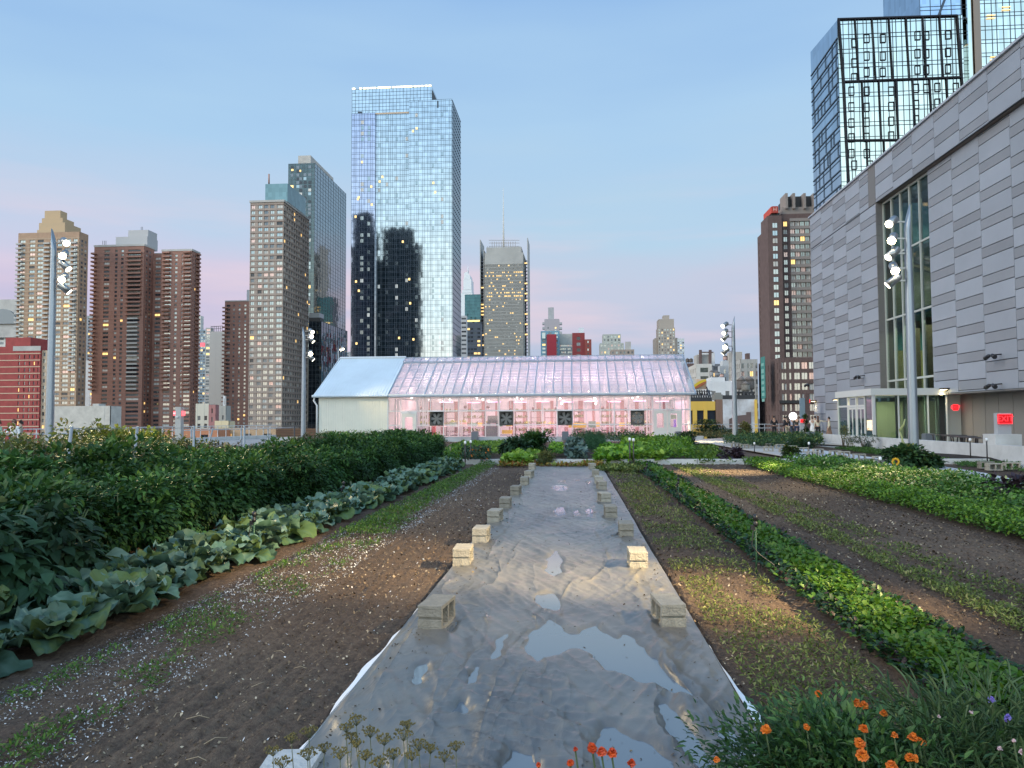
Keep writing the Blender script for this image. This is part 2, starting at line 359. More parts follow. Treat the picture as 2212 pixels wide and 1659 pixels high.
def put_panes(root, panes, d, nind, mull=True):
    """window panes: the first NIND as objects of their own, the rest as one part"""
    shared = {}; ms = [WG, WB, WL, WM, WD, WP, WW]
    def pane(mb, P, a, b, z0, z1, m):
        fbox(mb, P, a, b, -d, -d + .06, z0, z1, m)
        if mull and b - a > 1.0: fbox(mb, P, (a + b) / 2 - .06, (a + b) / 2 + .06, -d + .06, -d + .12, z0, z1, 7)
    fm = mat('window_bar', (.1, .1, .11), .5)
    rest = MB()
    wl = wloc(root)
    for i, (P, a, b, z0, z1, m) in enumerate(panes):
        if i < nind:
            key = (round(b - a, 3), round(z1 - z0, 3), m.name, tuple(round(q, 2) for q in (Vector(P(1, 0, 0)) - Vector(P(0, 0, 0)))))
            o0 = Vector(P(a, 0, z0))
            if key not in shared:
                mb = MB(); P0 = (lambda PP, oo: (lambda u, n, z: tuple(Vector(PP(u, n, z)) - oo)))(P, o0)
                pane(mb, P0, a, b, z0, z1, ms.index(m)); shared[key] = mb.mesh('window', ms + [fm])
            o = bpy.data.objects.new('window', shared[key]); COL.objects.link(o); o.parent = root; o.location = o0 - wl
        else: pane(rest, P, a, b, z0, z1, ms.index(m))
    if rest.f:
        o = rest.build('window', ms + [fm], root)
        if len(panes) - nind > 1: o['kind'] = 'stuff'
def base_of(x0, x1, yt, Y, xs):
    X0 = at(x0, yt, Y).x; X1 = at(x1, yt, Y).x; zt = at((x0 + x1) / 2, yt, Y).z
    if xs is not None:
        r = ray(xs, HOR - 60); r = r.x / r.y
        Y2 = (X1 if xs > x1 else X0) / r
        if Y2 < Y + 4: Y2 = Y + 8
    else: Y2 = Y + min(30, abs(X1 - X0))
    return X0, X1, Y2, zt
def tower(name, label, x0, x1, yt, Y, wall, xs=None, fh=3.0, bay=4.0, wu=.5, wv=.55, pal='apt', nind=40, d=.35, top=1.5, cols=None, scols=None, zb=-14, cat='building', group=None, sbay=None, spal=None, roofm=None, mull=True, swu=None, dep=None):
    X0, X1, Y2, zt = base_of(x0, x1, yt, Y, xs)
    if dep: Y2 = Y + dep
    root = empty(name, ((X0 + X1) / 2, (Y + Y2) / 2, ZB), label, cat, group)
    mb = MB(); panes = []
    right = xs is not None and xs > x1; left = xs is not None and xs < x0
    cx0 = X0 + (d if left else .0); cx1 = X1 - (d if right else .0)
    mb.box(cx0, Y + d, ZB, cx1, Y2, zt - .1)
    P = fr((X0, Y), (1, 0), (0, -1))
    c = [(a * (X1 - X0), b * (X1 - X0)) for a, b in cols] if cols else None
    face(mb, P, X1 - X0, zt, zb, fh, bay, wu, wv, d, PAL[pal], panes, top, c)
    sp_ = []
    if right: PS = fr((X1, Y), (0, 1), (1, 0))
    if left: PS = fr((X0, Y2), (0, -1), (-1, 0))
    if right or left:
        W = Y2 - Y; c = [(a * W, b * W) for a, b in scols] if scols else None
        if right: face(mb, PS, W, zt, zb, fh, sbay or bay, swu or wu, wv, d, PAL[spal or pal], sp_, top, c, start=d)
        else: face(mb, fr((X0, Y2), (0, -1), (-1, 0)), W - d, zt, zb, fh, sbay or bay, swu or wu, wv, d, PAL[spal or pal], sp_, top, c)
    mb.build('wall', wall, root)
    rf = MB(); rf.box(cx0 + .3, Y + d + .3, zt - .1, cx1 - .3, Y2 - .3, zt - .02); rf.build('roof', roofm or mat('roof_grey', (.25, .25, .25), .9, var=.2, scale=.1), root)
    put_panes(root, panes + sp_, d, nind, mull)
    root['dims'] = (X0, X1, Y, Y2, zt)
    return root
def rbox(root, name, m, x0, x1, y0, y1, Y, dep=8, zlow=None, off=0):
    """box part given by its picture rectangle at depth Y"""
    a = at(x0, (y0 + y1) / 2, Y); b = at(x1, (y0 + y1) / 2, Y); xm = (x0 + x1) / 2
    mb = MB(); mb.box(a.x, Y, zlow if zlow is not None else at(xm, y1, Y).z, b.x, Y + dep, at(xm, y0, Y).z)
    return mb.build(name, m, root)
def simple(name, label, x0, x1, yt, Y, wall, xs=None, **k):
    k.setdefault('nind', 12); return tower(name, label, x0, x1, yt, Y, wall, xs, **k)

brickred = mat('brick_red', (.30, .055, .05), .85, var=.15, scale=.4)
brown = mat('brick_brown', (.30, .155, .115), .85, var=.12, scale=.3)
tan = mat('brick_tan', (.38, .25, .165), .85, var=.12, scale=.3)
tan2 = mat('brick_tan_light', (.52, .40, .28), .85)
taupe = mat('brick_taupe', (.33, .27, .225), .85, var=.1, scale=.3)
conc = mat('concrete_city', (.42, .41, .38), .85, var=.15, scale=.15)
pale = mat('stone_pale', (.55, .54, .50), .85, var=.12, scale=.2)
grey = mat('stone_grey', (.33, .34, .35), .8, var=.15, scale=.2)
white = mat('white_render', (.66, .68, .69), .8, var=.08, scale=.3)
dbrown = mat('brick_dark', (.125, .085, .078), .85, var=.15, scale=.4)
metalr = mat('plant_metal', (.36, .4, .42), .4, metal=.6)

# ---- a. far left grey tower with arched top
t = tower('office_tower', 'pale grey office block with arched stone crown at the far left edge', -40, 44, 728, 620, pale, None, fh=4, bay=7, wu=.8, wv=.5, pal='mix', nind=12, top=.5)
rbox(t, 'crown', conc, -40, 44, 647, 729, 618, 40)
a = at(8, 700, 618); mb = MB(); pts = [(a.x + 13 * math.cos(q), 616.5, a.z + 13 * math.sin(q)) for q in [i * math.pi / 14 for i in range(15)]]; mb.prism(pts, (0, 1.4, 0)); mb.build('arched_window', WM, t)
# ---- b. low red brick block
t = tower('brick_block', 'low red brick block with pale belt courses beside the left lamp post', -30, 88, 749, 330, brickred, None, fh=3.05, bay=5.4, wu=.24, wv=.5, pal='mix', nind=30, top=4, mull=False, dep=4, cols=[(.60, .625), (.70, .725), (.79, .815), (.875, .9), (.95, .97)])
X0, X1, Y, Y2, zt = t['dims']
bl = MB()
for k in range(14): bl.box(X0, Y - .12, zt - 4 - k * 3.05 + .55, X1, Y - .06, zt - 4 - k * 3.05 + .95)
bl.build('belt_course', tan2, t)
mb = MB(); mb.box(X0 + (X1 - X0) * .5, Y - .2, zt - 2, X1 + .1, Y - .07, zt + .2); mb.build('cornice', conc, t)
rbox(t, 'penthouse', brickred, 12, 66, 729, 752, 336, 12)
t = tower('cream_block', 'narrow cream brick wing joined to the low red block', 88.5, 104, 757, 331, tan2, None, fh=3.05, bay=4, wu=.35, wv=.55, pal='mix', nind=14, top=1, dep=4)
# ---- c. tan tower, stepped crown
t = tower('apartment_tower', 'tan striped apartment tower with stepped crown behind the left lamp post', 40, 172, 502, 480, tan, 184, fh=2.95, bay=6, wu=.62, wv=.55, pal='pale', nind=70, top=5,
          cols=[(.03, .12), (.19, .28), (.32, .42), (.52, .62), (.64, .72), (.76, .86), (.9, .97)], scols=[(.2, .45), (.6, .85)])
X0, X1, Y, Y2, zt = t['dims']
st = MB()
for k in range(50):
    z = zt - 5 - k * 2.95
    if z < -10: break
    st.box(X0, Y - .16, z + .35, X1, Y - .08, z + .62); st.box(X0, Y - .16, z + .85, X1, Y - .08, z + 1.1)
st.build('brick_banding', tan2, t)
for i, (a_, b_, y0) in enumerate([(80, 140, 496), (84, 140, 481), (90, 135, 471), (96, 130, 455)]):
    q = rbox(t, 'crown_tier', mat('crown_tan', (.45, .33, .2), .8), a_, b_, y0, 515, 488 + i * 3, 22 - i * 5)
bals = []
bm_ = MB(); bm_.box(0, -1.6, 0, 4.2, 0, .18); bm_.box(0, -1.6, .18, 4.2, -1.52, 1.05); bm_.box(0, -1.52, .18, .08, 0, 1.05); bm_.box(4.12, -1.52, .18, 4.2, 0, 1.05)
balm = bm_.mesh('balcony', conc)
bm_ = MB(); bm_.box(0, -1.6, 0, 4.2, 0, .25, 0); bm_.box(0, -1.6, .25, 4.2, -1.52, 1.1, 0); bm_.box(0, -1.52, .25, .08, 0, 1.1, 0); bm_.box(4.12, -1.52, .25, 4.2, 0, 1.1, 0)
balb = bm_.mesh('balcony', brown)
fr_ = [0, .44]
for k in range(30):
    for f_ in (-.015, .435, .87): bals.append((0, (X0 + f_ * (X1 - X0), Y - .05, zt - 8.2 - k * 2.95)))
repeat_parts(t, 'balcony', [balm], bals, 90)
# ---- behind c
simple('slab_block', 'grey slab tower seen between the tan and the brown brick towers', 180, 206, 682, 700, grey, None, fh=3.1, bay=4, pal='mix', nind=10)
simple('slab_block', 'white slab block in the gap left of the brown twin tower', 186, 214, 778, 560, white, None, fh=3, bay=8, wu=.3, pal='pale', nind=8)
# ---- e. brown twin tower
root = empty('apartment_tower', (at(315, 900, 530).x, 540, ZB), 'dark red brick twin apartment tower with stacked corner balconies', 'building')
def wing(x0, x1, yt, Y, Y2, cols, top=3, sc=None, side=None):
    X0 = at(x0, yt, Y).x; X1 = at(x1, yt, Y).x; zt = at((x0 + x1) / 2, yt, Y).z
    mb = MB(); mb.box(X0, Y + .35, ZB, X1 - (.35 if side else 0), Y2, zt - .1); pn = []
    W = X1 - X0; face(mb, fr((X0, Y), (1, 0), (0, -1)), W, zt, -14, 2.98, 4, .5, .52, .35, PAL['apt'], pn, top, [(a * W, b * W) for a, b in cols])
    if side:
        W2 = Y2 - Y; face(mb, fr((X1, Y), (0, 1), (1, 0)), W2, zt, -14, 2.98, 4, .5, .52, .35, PAL['apt'], pn, top, [(a * W2, b * W2) for a, b in sc], start=.35)
    return mb, pn, X0, X1, zt
A = wing(204, 312, 531, 520, 533, [(.20, .31), (.42, .47), (.54, .59), (.68, .93)], sc=[(.2, .35), (.5, .7)], side=True)
Bm = wing(311, 352, 548, 532, 545, [(.25, .45), (.62, .9)])
Cw = wing(350, 415, 541, 522, 533.5, [(.10, .32), (.44, .52), (.66, .72), (.76, .97)], sc=[(.15, .22), (.35, .5), (.7, .85)], side=True)
pn = []
for q in (A, Bm, Cw): q[0].build('wall', brown, root); pn += q[1][:]
random.shuffle(pn); put_panes(root, pn, .35, 90)
pz = MB()
for q in (A, Bm, Cw): pz.box(q[2] - .3, (520 if q is A else 548 if q is Bm else 522) - .3, q[4] - .5, q[3] + .3, 533.8, q[4] + .9)
pz.build('parapet', conc, root)
bl = MB()
for q, yy in ((A, 520), (Cw, 522)):
    for k in range(45): bl.box(q[2], yy - .14, q[4] - 3 - k * 2.98 + .5, q[3], yy - .07, q[4] - 3 - k * 2.98 + .72)
bl.build('belt_course', mat('belt_dusty', (.33, .2, .16), .8), root)
bals = []
WA = A[3] - A[2]; WC = Cw[3] - Cw[2]
b2 = MB(); w2 = WA * .3; b2.box(0, -1.9, 0, w2, 0, .3); b2.box(0, -1.9, .3, w2, -1.8, 1.15); b2.box(0, -1.8, .3, .1, 0, 1.15); b2.box(w2 - .1, -1.8, .3, w2, 0, 1.15)
m1_ = b2.mesh('balcony', brown)
b2 = MB(); b2.box(0, -1.8, 0, 4, 3, .3); b2.box(0, -1.8, .3, 4, -1.7, 1.15); b2.box(0, -1.7, .3, .1, 3, 1.15); m2_ = b2.mesh('balcony', brown)
b2 = MB(); b2.box(0, -1.6, 0, w2 * .7, 0, .25); b2.box(0, -1.6, .25, w2 * .7, -1.52, 1.1); m3_ = b2.mesh('balcony', conc)
b2 = MB(); w4 = 5.6; b2.box(0, -1.8, 0, w4, 0, .3); b2.box(0, -1.8, .3, w4, -1.7, 1.15); b2.box(w4 - .1, -1.7, .3, w4, 0, 1.15); m4_ = b2.mesh('balcony', brown)
b2 = MB(); b2.box(-1.6, 0, 0, 1.8, 5, .3); b2.box(1.7, 0, .3, 1.8, 5, 1.15); m5_ = b2.mesh('balcony', brown)
for k in range(34):
    z = A[4] - 3 - 3.0 - k * 2.98
    bals += [(0 if k < 16 else 2, (A[2] + WA * (.66 if k < 16 else .70), 520, z)), (1, (A[2] - 1.6, 520, z)), (3, (Cw[2] + WC * .04, 522, z)), (3, (Cw[2] + WC * .73, 522, z)), (4, (Cw[3], 527, z))]
repeat_parts(root, 'balcony', [m1_, m2_, m3_, m4_, m5_], bals, 100)
rbox(root, 'penthouse', mat('plant_concrete', (.42, .42, .42), .8), 250, 318, 511, 535, 526, 14); rbox(root, 'water_tank_housing', brown, 277, 320, 512, 532, 528, 10)
rbox(root, 'lift_housing', mat('plant_concrete', (.42, .42, .42), .8), 277, 320, 497, 512, 528, 12)
an = MB()
for xx in (222, 226, 229, 305, 308): p = at(xx, 530, 532); q = at(xx, 520 if xx < 300 else 490, 532); an.bar(p, q, .25)
an.build('antenna', mat('dark_metal', (.08, .08, .09), .5, metal=.5), root)
# ---- f. slivers between e and g
simple('slab_tower', 'stepped pale tower with setbacks far behind the brown twin tower', 422, 434, 682, 1100, pale, None, fh=4, bay=5, pal='pale', nind=6)
t = simple('glass_tower', 'blue glass tower carrying a small red lit panel near its top', 428, 444, 712, 850, mat('blue_wall', (.2, .28, .34), .4), 455, fh=3.6, bay=3, wu=.8, wv=.6, pal='mix', nind=8)
p = at(433, 748, 849); q = at(442, 741, 849); mb = MB(); mb.box(p.x, 848.6, p.z, q.x, 849.2, q.z); mb.build('lit_panel', emat('red_lit', (1, .08, .1), 2.2), t)
simple('lattice_tower', 'unfinished tower with work lights up its corner left of the pale slabs', 444, 456, 708, 820, conc, None, fh=3.4, bay=5, wu=.7, wv=.6, pal='lit', nind=8)
t = simple('slab_tower', 'pale windowless twin slab with a dark slot down the middle', 453, 485, 716, 640, mat('slab_pale', (.47, .46, .43), .85), None, fh=400, cols=[(.42, .47), (.78, .98)], wv=.97, pal='dark', nind=2, top=3)
mb = MB()
for k in range(7): p = at(456 + k * 4, 716, 641); q = at(456 + k * 4, 704, 641); mb.bar(p, q, .3)
p = at(456, 706, 641); q = at(481, 704, 641); mb.bar(p, q, .4); mb.bar(p - Vector((0, 0, 2)), q - Vector((0, 0, 2)), .3); mb.build('roof_truss', mat('dark_metal', (.08, .08, .09), .5), t)
# ---- g. brown brick with balconies
t = tower('apartment_tower', 'slim dark brick tower with balconies on its left corner beside the taupe tower', 486, 545, 651, 560, brown, None, fh=3, bay=4, wv=.5, pal='apt', nind=50, top=2.5, cols=[(.06, .2), (.30, .37), (.5, .57), (.71, .78), (.88, .99)])
X0, X1, Y, Y2, zt = t['dims']; repeat_parts(t, 'balcony', [balb], [(0, (X0 - 1.3, Y - .05, zt - 5.4 - k * 3)) for k in range(30)], 30)
rbox(t, 'lift_housing', grey, 533, 548, 626, 655, 566, 10); mb = MB(); mb.box(X0, Y - .3, zt, X1, Y2, zt + .8); mb.build('parapet', conc, t)
# ---- h. taupe tower
t = tower('apartment_tower', 'tall taupe brick tower with rounded window corners, glass penthouse and mast', 541, 613, 437, 385, taupe, 665, fh=3.02, bay=4.2, wu=.5, wv=.56, pal='pale', nind=100, top=1.5,
          cols=[(.03, .14), (.24, .36), (.42, .54), (.60, .72), (.80, .97)], sbay=3.6, spal='apt', swu=.6)
X0, X1, Y, Y2, zt = t['dims']
mb = MB(); mb.box(X0 - .4, Y - .4, zt, X1 + .4, Y2, zt + 1.1); mb.build('parapet', conc, t)
st = MB()
for k in range(50):
    z = zt - 1.5 - k * 3.02
    if z < -12: break
    st.box(X0, Y - .13, z + .08, X1, Y - .06, z + .3); st.box(X1 + .06, Y + .5, z + .08, X1 + .13, Y2, z + .3)
st.build('belt_course', mat('belt_dark', (.2, .14, .12), .8), t)
pg = mirror('penthouse_glass', (.15, .21, .22), 2, 2.5, .02)
rbox(t, 'penthouse', pg, 573, 621, 397, 436, 395, 28)
mb = MB(); p = at(581, 397, 398); q = at(581, 376, 398); mb.tube([p, q], .45); mb.build('mast', mat('rust_mast', (.35, .2, .15), .6), t)
# ---- glass towers
def gtower(name, label, x0, x1, yt, Y, gm, mm, xs=None, fh=3.1, bay=1.6, zb=-10, pair=.9, mw=.09, smm=None, top=0, pattern=None, side_pane=None):
    X0, X1, Y2, zt = base_of(x0, x1, yt, Y, xs)
    root = empty(name, ((X0 + X1) / 2, (Y + Y2) / 2, ZB), label, 'building')
    mb = MB(); mb.box(X0, Y, ZB, X1, Y2, zt); mb.build('glass_body', gm, root)
    ml = MB(); P = fr((X0, Y), (1, 0), (0, -1)); grid(ml, P, X1 - X0, zt, zb, fh, bay, pair, mw, pattern)
    if xs is not None:
        if xs > x1: P2 = fr((X1, Y), (0, 1), (1, 0))
        else: P2 = fr((X0, Y2), (0, -1), (-1, 0))
        grid(ml, P2, Y2 - Y, zt, zb, fh, bay * 2, 0, mw, None)
    ml.build('mullions', mm, root); root['dims'] = (X0, X1, Y, Y2, zt); return root
def grid(ml, P, W, zt, zb, fh, bay, pair, mw, pattern):
    u = 0; i = 0; pattern = pattern or [1]
    while u < W:
        fbox(ml, P, u, min(W, u + mw), .02, .16, zb, zt); u += bay * pattern[i % len(pattern)]; i += 1
    z = zt
    while z > zb:
        fbox(ml, P, 0, W, .02, .13, z - mw, z)
        if pair: fbox(ml, P, 0, W, .02, .13, z - pair - mw, z - pair)
        z -= fh
def lights(root, P, pts, m, s=(.9, 1.1)):
    for (u, z) in pts:
        mb = MB(); fbox(mb, P, u, u + s[0], .05, .1, z, z + s[1]); mb.build('lit_window', m, root)
mull = mat('mullion_blue', (.035, .06, .09), .6)
gi = mirror('slate_glass', (.30, .335, .36), 1.6, 3.2, .01); gid = mirror('green_black_glass', (.09, .115, .12), 1.6, 3.2, .02, metal=.9)
# i. slate tower: dark front, pale side
X0, X1, Y2, zt = base_of(623, 680, 353, 600, 746)
root = empty('glass_tower', ((X0 + X1) / 2, (600 + Y2) / 2, ZB), 'slate glass tower with dark front and slanted roofline left of the tallest tower', 'building')
mb = MB(); mb.box(X0, 600, ZB, X1, Y2, zt); o = mb.build('glass_body', [gi, gid], root); o.data.polygons[2].material_index = 1
ml = MB(); grid(ml, fr((X0, 600), (1, 0), (0, -1)), X1 - X0, zt, -10, 3.2, 2.4, 1.0, .12, [1, .5, 1, 1.6]); grid(ml, fr((X1, 600), (0, 1), (1, 0)), Y2 - 600, zt, -10, 3.2, 7, 0, .12, None); ml.build('mullions', mat('mull_dark', (.09, .11, .12), .4), root)
rbox(root, 'penthouse', conc, 644, 671, 336, 353, 606, 60); P = fr((X0, 600), (1, 0), (0, -1))
pn = [(P, u, u + 2.4, zt - 4.4 - k * 3.2, zt - 2 - k * 3.2, random.choices([WM, WL, WD, WW, WG], [6, 2, 6, .5, 3])[0]) for k in range(48) for u in (2, 7, 9.4, 13, 17) if random.random() < .6]
put_panes(root, pn, -.14, 60, False)
lights(root, P, [(2.5, zt - 6), (9, zt - 7), (17, zt - 118), (18, zt - 133)], WW, (1.8, 1.6))
# j. black glass block in front
gj = mirror('black_glass', (.10, .14, .18), 1.5, 3, .05, wob=.05)
t = gtower('glass_block', 'black reflective glass block with rooftop plant in front of the slate tower', 667, 694, 694, 430, gj, mat('mull_dark', (.09, .11, .12), .4), 750, bay=2.2)
rbox(t, 'rooftop_plant', metalr, 668, 690, 676, 686, 433, 8); rbox(t, 'roof_louvres', mat('louvre_dark', (.05, .05, .05), .6), 667, 692, 686, 694, 430, 6)
# k. the tallest tower
gk = mirror('sky_glass', (.44, .48, .51), 1.5, 3.1, .003, wob=.004); gk2 = mirror('violet_glass', (.39, .40, .50), 1.5, 3.1, .003, wob=.004)
YK = 400
root = empty('glass_tower', (at(870, 900, YK).x, YK + 15, ZB), 'tallest pale blue glass tower with lit roof edge, rising above the greenhouse', 'building')
XA = at(760.5, 190, YK).x; XB = at(812, 250, YK).x; XC = at(884, 250, YK).x; XD = at(977, 215, YK).x; XE = at(933, 190, YK).x
zt = at(850, 190, YK).z; zl = at(790, 247, YK).z; zr = at(960, 216, YK).z
r = ray(996, 600); Y2 = XD / (r.x / r.y)
mb = MB(); mb.box(XA, YK, ZB, XE, Y2, zt); mb.build('glass_body', gk, root)
mb = MB(); mb.box(XE, YK, ZB, XD, Y2, zr); mb.build('side_glass_body', gk, root)
mb = MB(); mb.box(XA + .3, YK - 1.6, ZB, XB, YK - .02, zl); mb.build('left_bay', gk2, root)
mb = MB(); mb.box(XC, YK - .9, ZB, XD - .02, YK - .02, zr); mb.build('right_bay', gk, root)
ml = MB()
grid(ml, fr((XA + .3, YK - 1.6), (1, 0), (0, -1)), XB - XA - .3, zl, -10, 3.1, 1.45, .8, .085, [1, .7, 1.4, .8, 1, 1.3])
grid(ml, fr((XB, YK), (1, 0), (0, -1)), XC - XB, zt - 14, -10, 3.1, 1.45, .8, .085, [.8, 1, .6, 1.4, 1, .7])
grid(ml, fr((XC, YK - .9), (1, 0), (0, -1)), XD - XC, zr, -10, 3.1, 1.45, .8, .085, [.7, 1.3, 1, .6, 1.5])
grid(ml, fr((XA, YK), (1, 0), (0, -1)), XE - XA, zt, zt - 14, 2.0, 1.9, 0, .11, None)
grid(ml, fr((XD, YK), (0, 1), (1, 0)), Y2 - YK, zr, -10, 3.1, 4, 0, .11, None)
ml.build('mullions', mull, root)
mb = MB(); mb.box(XA, YK - .25, zt - 14.4, XC, YK - .03, zt - 13.6); mb.build('ledge', tan2, root)
mb = MB()
for k in range(22):
    u = XA + (XE - XA) * (k + .1) / 22
    if k in (1,): continue
    mb.box(u, YK - .3, zt + .1, u + (XE - XA) / 22 * random.choice([.5, .9, .9, .7]), YK + .3, zt + .75)
mb.build('roof_lights', emat('roof_glow', (1, .85, .35), 3.2), root)
mb = MB(); mb.box(XE - .3, YK + .5, zr, XE + .3, YK + 14, zt - 2); mb.build('screen_wall', mat('louvre_dark', (.05, .05, .05), .6), root)
rbox(root, 'plant_box', mat('plant_brown', (.22, .19, .16), .7), 890, 900, 211, 218, YK + .5, 4)
rbox(root, 'dark_opening', WD, 944, 947, 218, 232, YK - 1.2, .2); rbox(root, 'dark_opening', WD, 773, 781, 241, 248, YK - .8, .5)
P = fr((XA, YK - 1.62), (1, 0), (0, -1))
for (x, y) in [(773, 430), (775, 426), (892, 283), (900, 277), (936, 395), (802, 403), (768, 468), (803, 442), (870, 522), (769, 608), (775, 628), (884, 603), (886, 655), (940, 415), (782, 350), (826, 382), (862, 730), (770, 742), (893, 733), (820, 392)]:
    yy = YK - 1.62 if x < 812 else (YK - .02 if x < 884 else YK - .92); p = at(x, y, yy - .15)
    mb = MB(); mb.box(p.x - .5, yy - .2, p.z - .6, p.x + .5, yy - .14, p.z + .6); mb.build('lit_window', WW, root)
# panes that stand out paler than the rest
pn = []; names = [WB, WG, WL]
for k in range(64):
    z = zl - 2.9 - k * 3.1
    for (xa, P_) in ((5.2, fr((XA + .3, YK - 1.6), (1, 0), (0, -1))), (8.9, fr((XA + .3, YK - 1.6), (1, 0), (0, -1)))):
        if random.random() < .5 and z > 0: pn.append((P_, xa, xa + 1.6, z, z + 1.9, random.choice(names)))
    for u in (1.2, 5.5, 11, 16.5, 22, 31, 36):
        if random.random() < .3 and z > 0: pn.append((fr((XB, YK - .92), (1, 0), (0, -1)) if u > 17 else fr((XB, YK), (1, 0), (0, -1)), u, u + 1.3, z, z + 1.9, random.choice([WG, WG, WL, gk2 if 0 else WG])))
put_panes(root, pn, -.04, 80, False)
# towers behind the camera, mirrored in k
for (xa, xb, yt, Yb, lab) in ((765, 800, 462, 30, 'dark tower far behind the camera, mirrored in the left bay of the tallest tower'), (826, 889, 492, 60, 'dark stepped tower far behind the camera, mirrored in the middle of the tallest tower'), (812, 827, 640, 90, 'lower dark block far behind the camera, mirrored in the tallest tower')):
    V = 2 * YK + 100 + Yb; Xa = at(xa, yt, V).x; Xb = at(xb, yt, V).x; zz = at((xa + xb) / 2, yt, V).z; yr = 2 * YK - V
    rt = empty('dark_tower', ((Xa + Xb) / 2, yr - 10, ZB), lab, 'building')
    dk = mat('reflected_wall', (.05, .075, .08), .7); mb = MB(); mb.box(Xa, yr - 24, ZB, Xb, yr, zz); st_ = (Xb - Xa) / 4
    mb.box(Xb, yr - 22, ZB, Xb + st_, yr - 2, zz - 22); mb.box(Xa - st_, yr - 22, ZB, Xa, yr - 3, zz - 40); mb.build('wall', dk, rt)
    pp = MB()
    for k in range(60):
        for c_ in range(8):
            if random.random() < .3: u = Xa + (Xb - Xa) * (c_ + .2) / 8; pp.box(u, yr + .02, zz - 5 - k * 3.4, u + 1.6, yr + .1, zz - 3.6 - k * 3.4)
    pp.build('window', WG, rt)['kind'] = 'stuff'
# ---- l..n between k and o
t = simple('stone_slab', 'pale striped slab touching the right edge of the tallest tower', 996, 1008, 682, 520, mat('slab_striped', (.5, .52, .53), .7), None, fh=3, bay=9, wu=.85, wv=.4, pal='dark', nind=12)
root = empty('spire_tower', (at(1010, 600, 1700).x, 1710, ZB), 'distant white tapering tower with a thin spire left of the lattice office tower', 'building')
mb = MB()
for (xa, xb, y0, y1) in ((996, 1020, 633, 780), (998, 1019, 626, 633), (1001, 1018, 603, 626)): a = at(xa, y1, 1700); b = at(xb, y0, 1700); mb.box(a.x, 1700, a.z, b.x, 1740, b.z)
a = at(1002, 603, 1700); b = at(1016, 603, 1700); c = at(1009, 590, 1700); mb.prism([(a.x, 1700, a.z), (b.x, 1700, b.z), (b.x - 1, 1700, b.z + 9), (c.x, 1700, c.z + 3), (a.x + 1, 1700, a.z + 15)], (0, 40, 0))
mb.build('wall', mat('hazy_white', (.6, .64, .66), .4), root); mb = MB(); mb.tube([(c.x, 1715, c.z), (c.x, 1715, at(1008, 571, 1700).z)], [1.6, .5]); mb.build('spire', mat('hazy_white', (.6, .64, .66), .4), root)
t = gtower('glass_block', 'teal glass office block between the tallest tower and the lattice tower', 1004, 1038, 636, 900, mirror('teal_glass', (.05, .10, .115), 3, 4, .02), mull, bay=6, fh=4)
P = fr((t['dims'][0], 900), (1, 0), (0, -1)); W = t['dims'][1] - t['dims'][0]; zt = t['dims'][4]
mb = MB(); fbox(mb, P, 3, W - 1, .17, .3, zt - 33, zt - 31); mb.build('lit_strip', WW, t)
mb = MB(); fbox(mb, P, 0, W, .2, .5, zt - 55, zt - 38); mb.build('pale_band', mirror('mint_glass', (.14, .22, .21), 3, 4, .02), t)
t = simple('office_block', 'dark office block with rows of lit ceilings left of the lattice tower', 1008, 1038, 697, 700, mat('dark_office', (.09, .10, .12), .6), None, fh=3.8, bay=3.4, wu=.8, wv=.5, pal='office', nind=24, top=5)
# ---- o. lattice office tower with mast
Y = 900; X0 = at(1047, 560, Y).x; X1 = at(1130, 560, Y).x; zt = at(1088, 546, Y).z; zd = at(1088, 770, Y).z
root = empty('office_tower', ((X0 + X1) / 2, Y + 25, ZB), 'grey louvred office tower with corner fins, lit floors and a tall needle mast', 'building')
lg = mat('louvre_grey', (.34, .34, .32), .6, var=.1, scale=.05)
mb = MB(); mb.box(X0, Y, ZB, X1, Y + 50, zt); mb.box(X0 + 2, Y + .5, zt, X1 - 2, Y + 48, zt + 7); mb.build('wall', lg, root)
W = X1 - X0; P = fr((X0, Y), (1, 0), (0, -1)); pn = []; fl = MB(); k = 0; z = zt - 14
while z > -20:
    for c_ in range(20):
        lit = random.random() < (.7 if k in (2, 3, 8, 9, 28, 31, 32, 34) else .16)
        if lit: u = W * (c_ + .1) / 20; ww = W / 20 * random.uniform(.4, .9); pn.append((P, u, u + ww, z - 2.2, z - .9, random.choice([WW, WW, WL])))
    for j in range(4): fbox(fl, P, 0, W, .02, .35, z + .1 - j * .9, z + .3 - j * .9)
    z -= 4.1; k += 1
put_panes(root, pn, -.08, 100, False); fl.build('louvre_rods', mat('louvre_dk', (.22, .22, .21), .6), root)
fn = MB(); bx = MB(); lt = []
for s, (xa, xb) in enumerate(((1036.5, 1046), (1131, 1140.5))):
    a = at(xa, 600, Y).x; b = at(xb, 600, Y).x; tz = at(1040, 565, Y).z
    fn.box(a, Y + 1, ZB, a + .8, Y + 40, at(xa, 517 if s == 0 else 550, Y).z); fn.box(b - .8, Y + 1, ZB, b, Y + 40, at(xb, 540 if s == 0 else 513, Y).z)
    z = tz
    while z > -20:
        bx.box(a + .8, Y + 3, z, b - .8, Y + 6, z + .9)
        if random.random() < .3: p = MB(); p.box(a + 1, Y + 5, z + 1.2, b - 1.2, Y + 5.5, z + 2.8); p.build('lit_window', WW, root)
        z -= 4.1
bx.build('corner_floors', mat('dark_office', (.09, .10, .12), .6), root); fn.build('corner_fins', lg, root)
sc_ = MB()
for k in range(15): p = at(1053 + k * 5, 546, Y + 5); q = at(1053 + k * 5, 522 if 1 < k < 13 else 532, Y + 5); sc_.bar(p, q, .45)
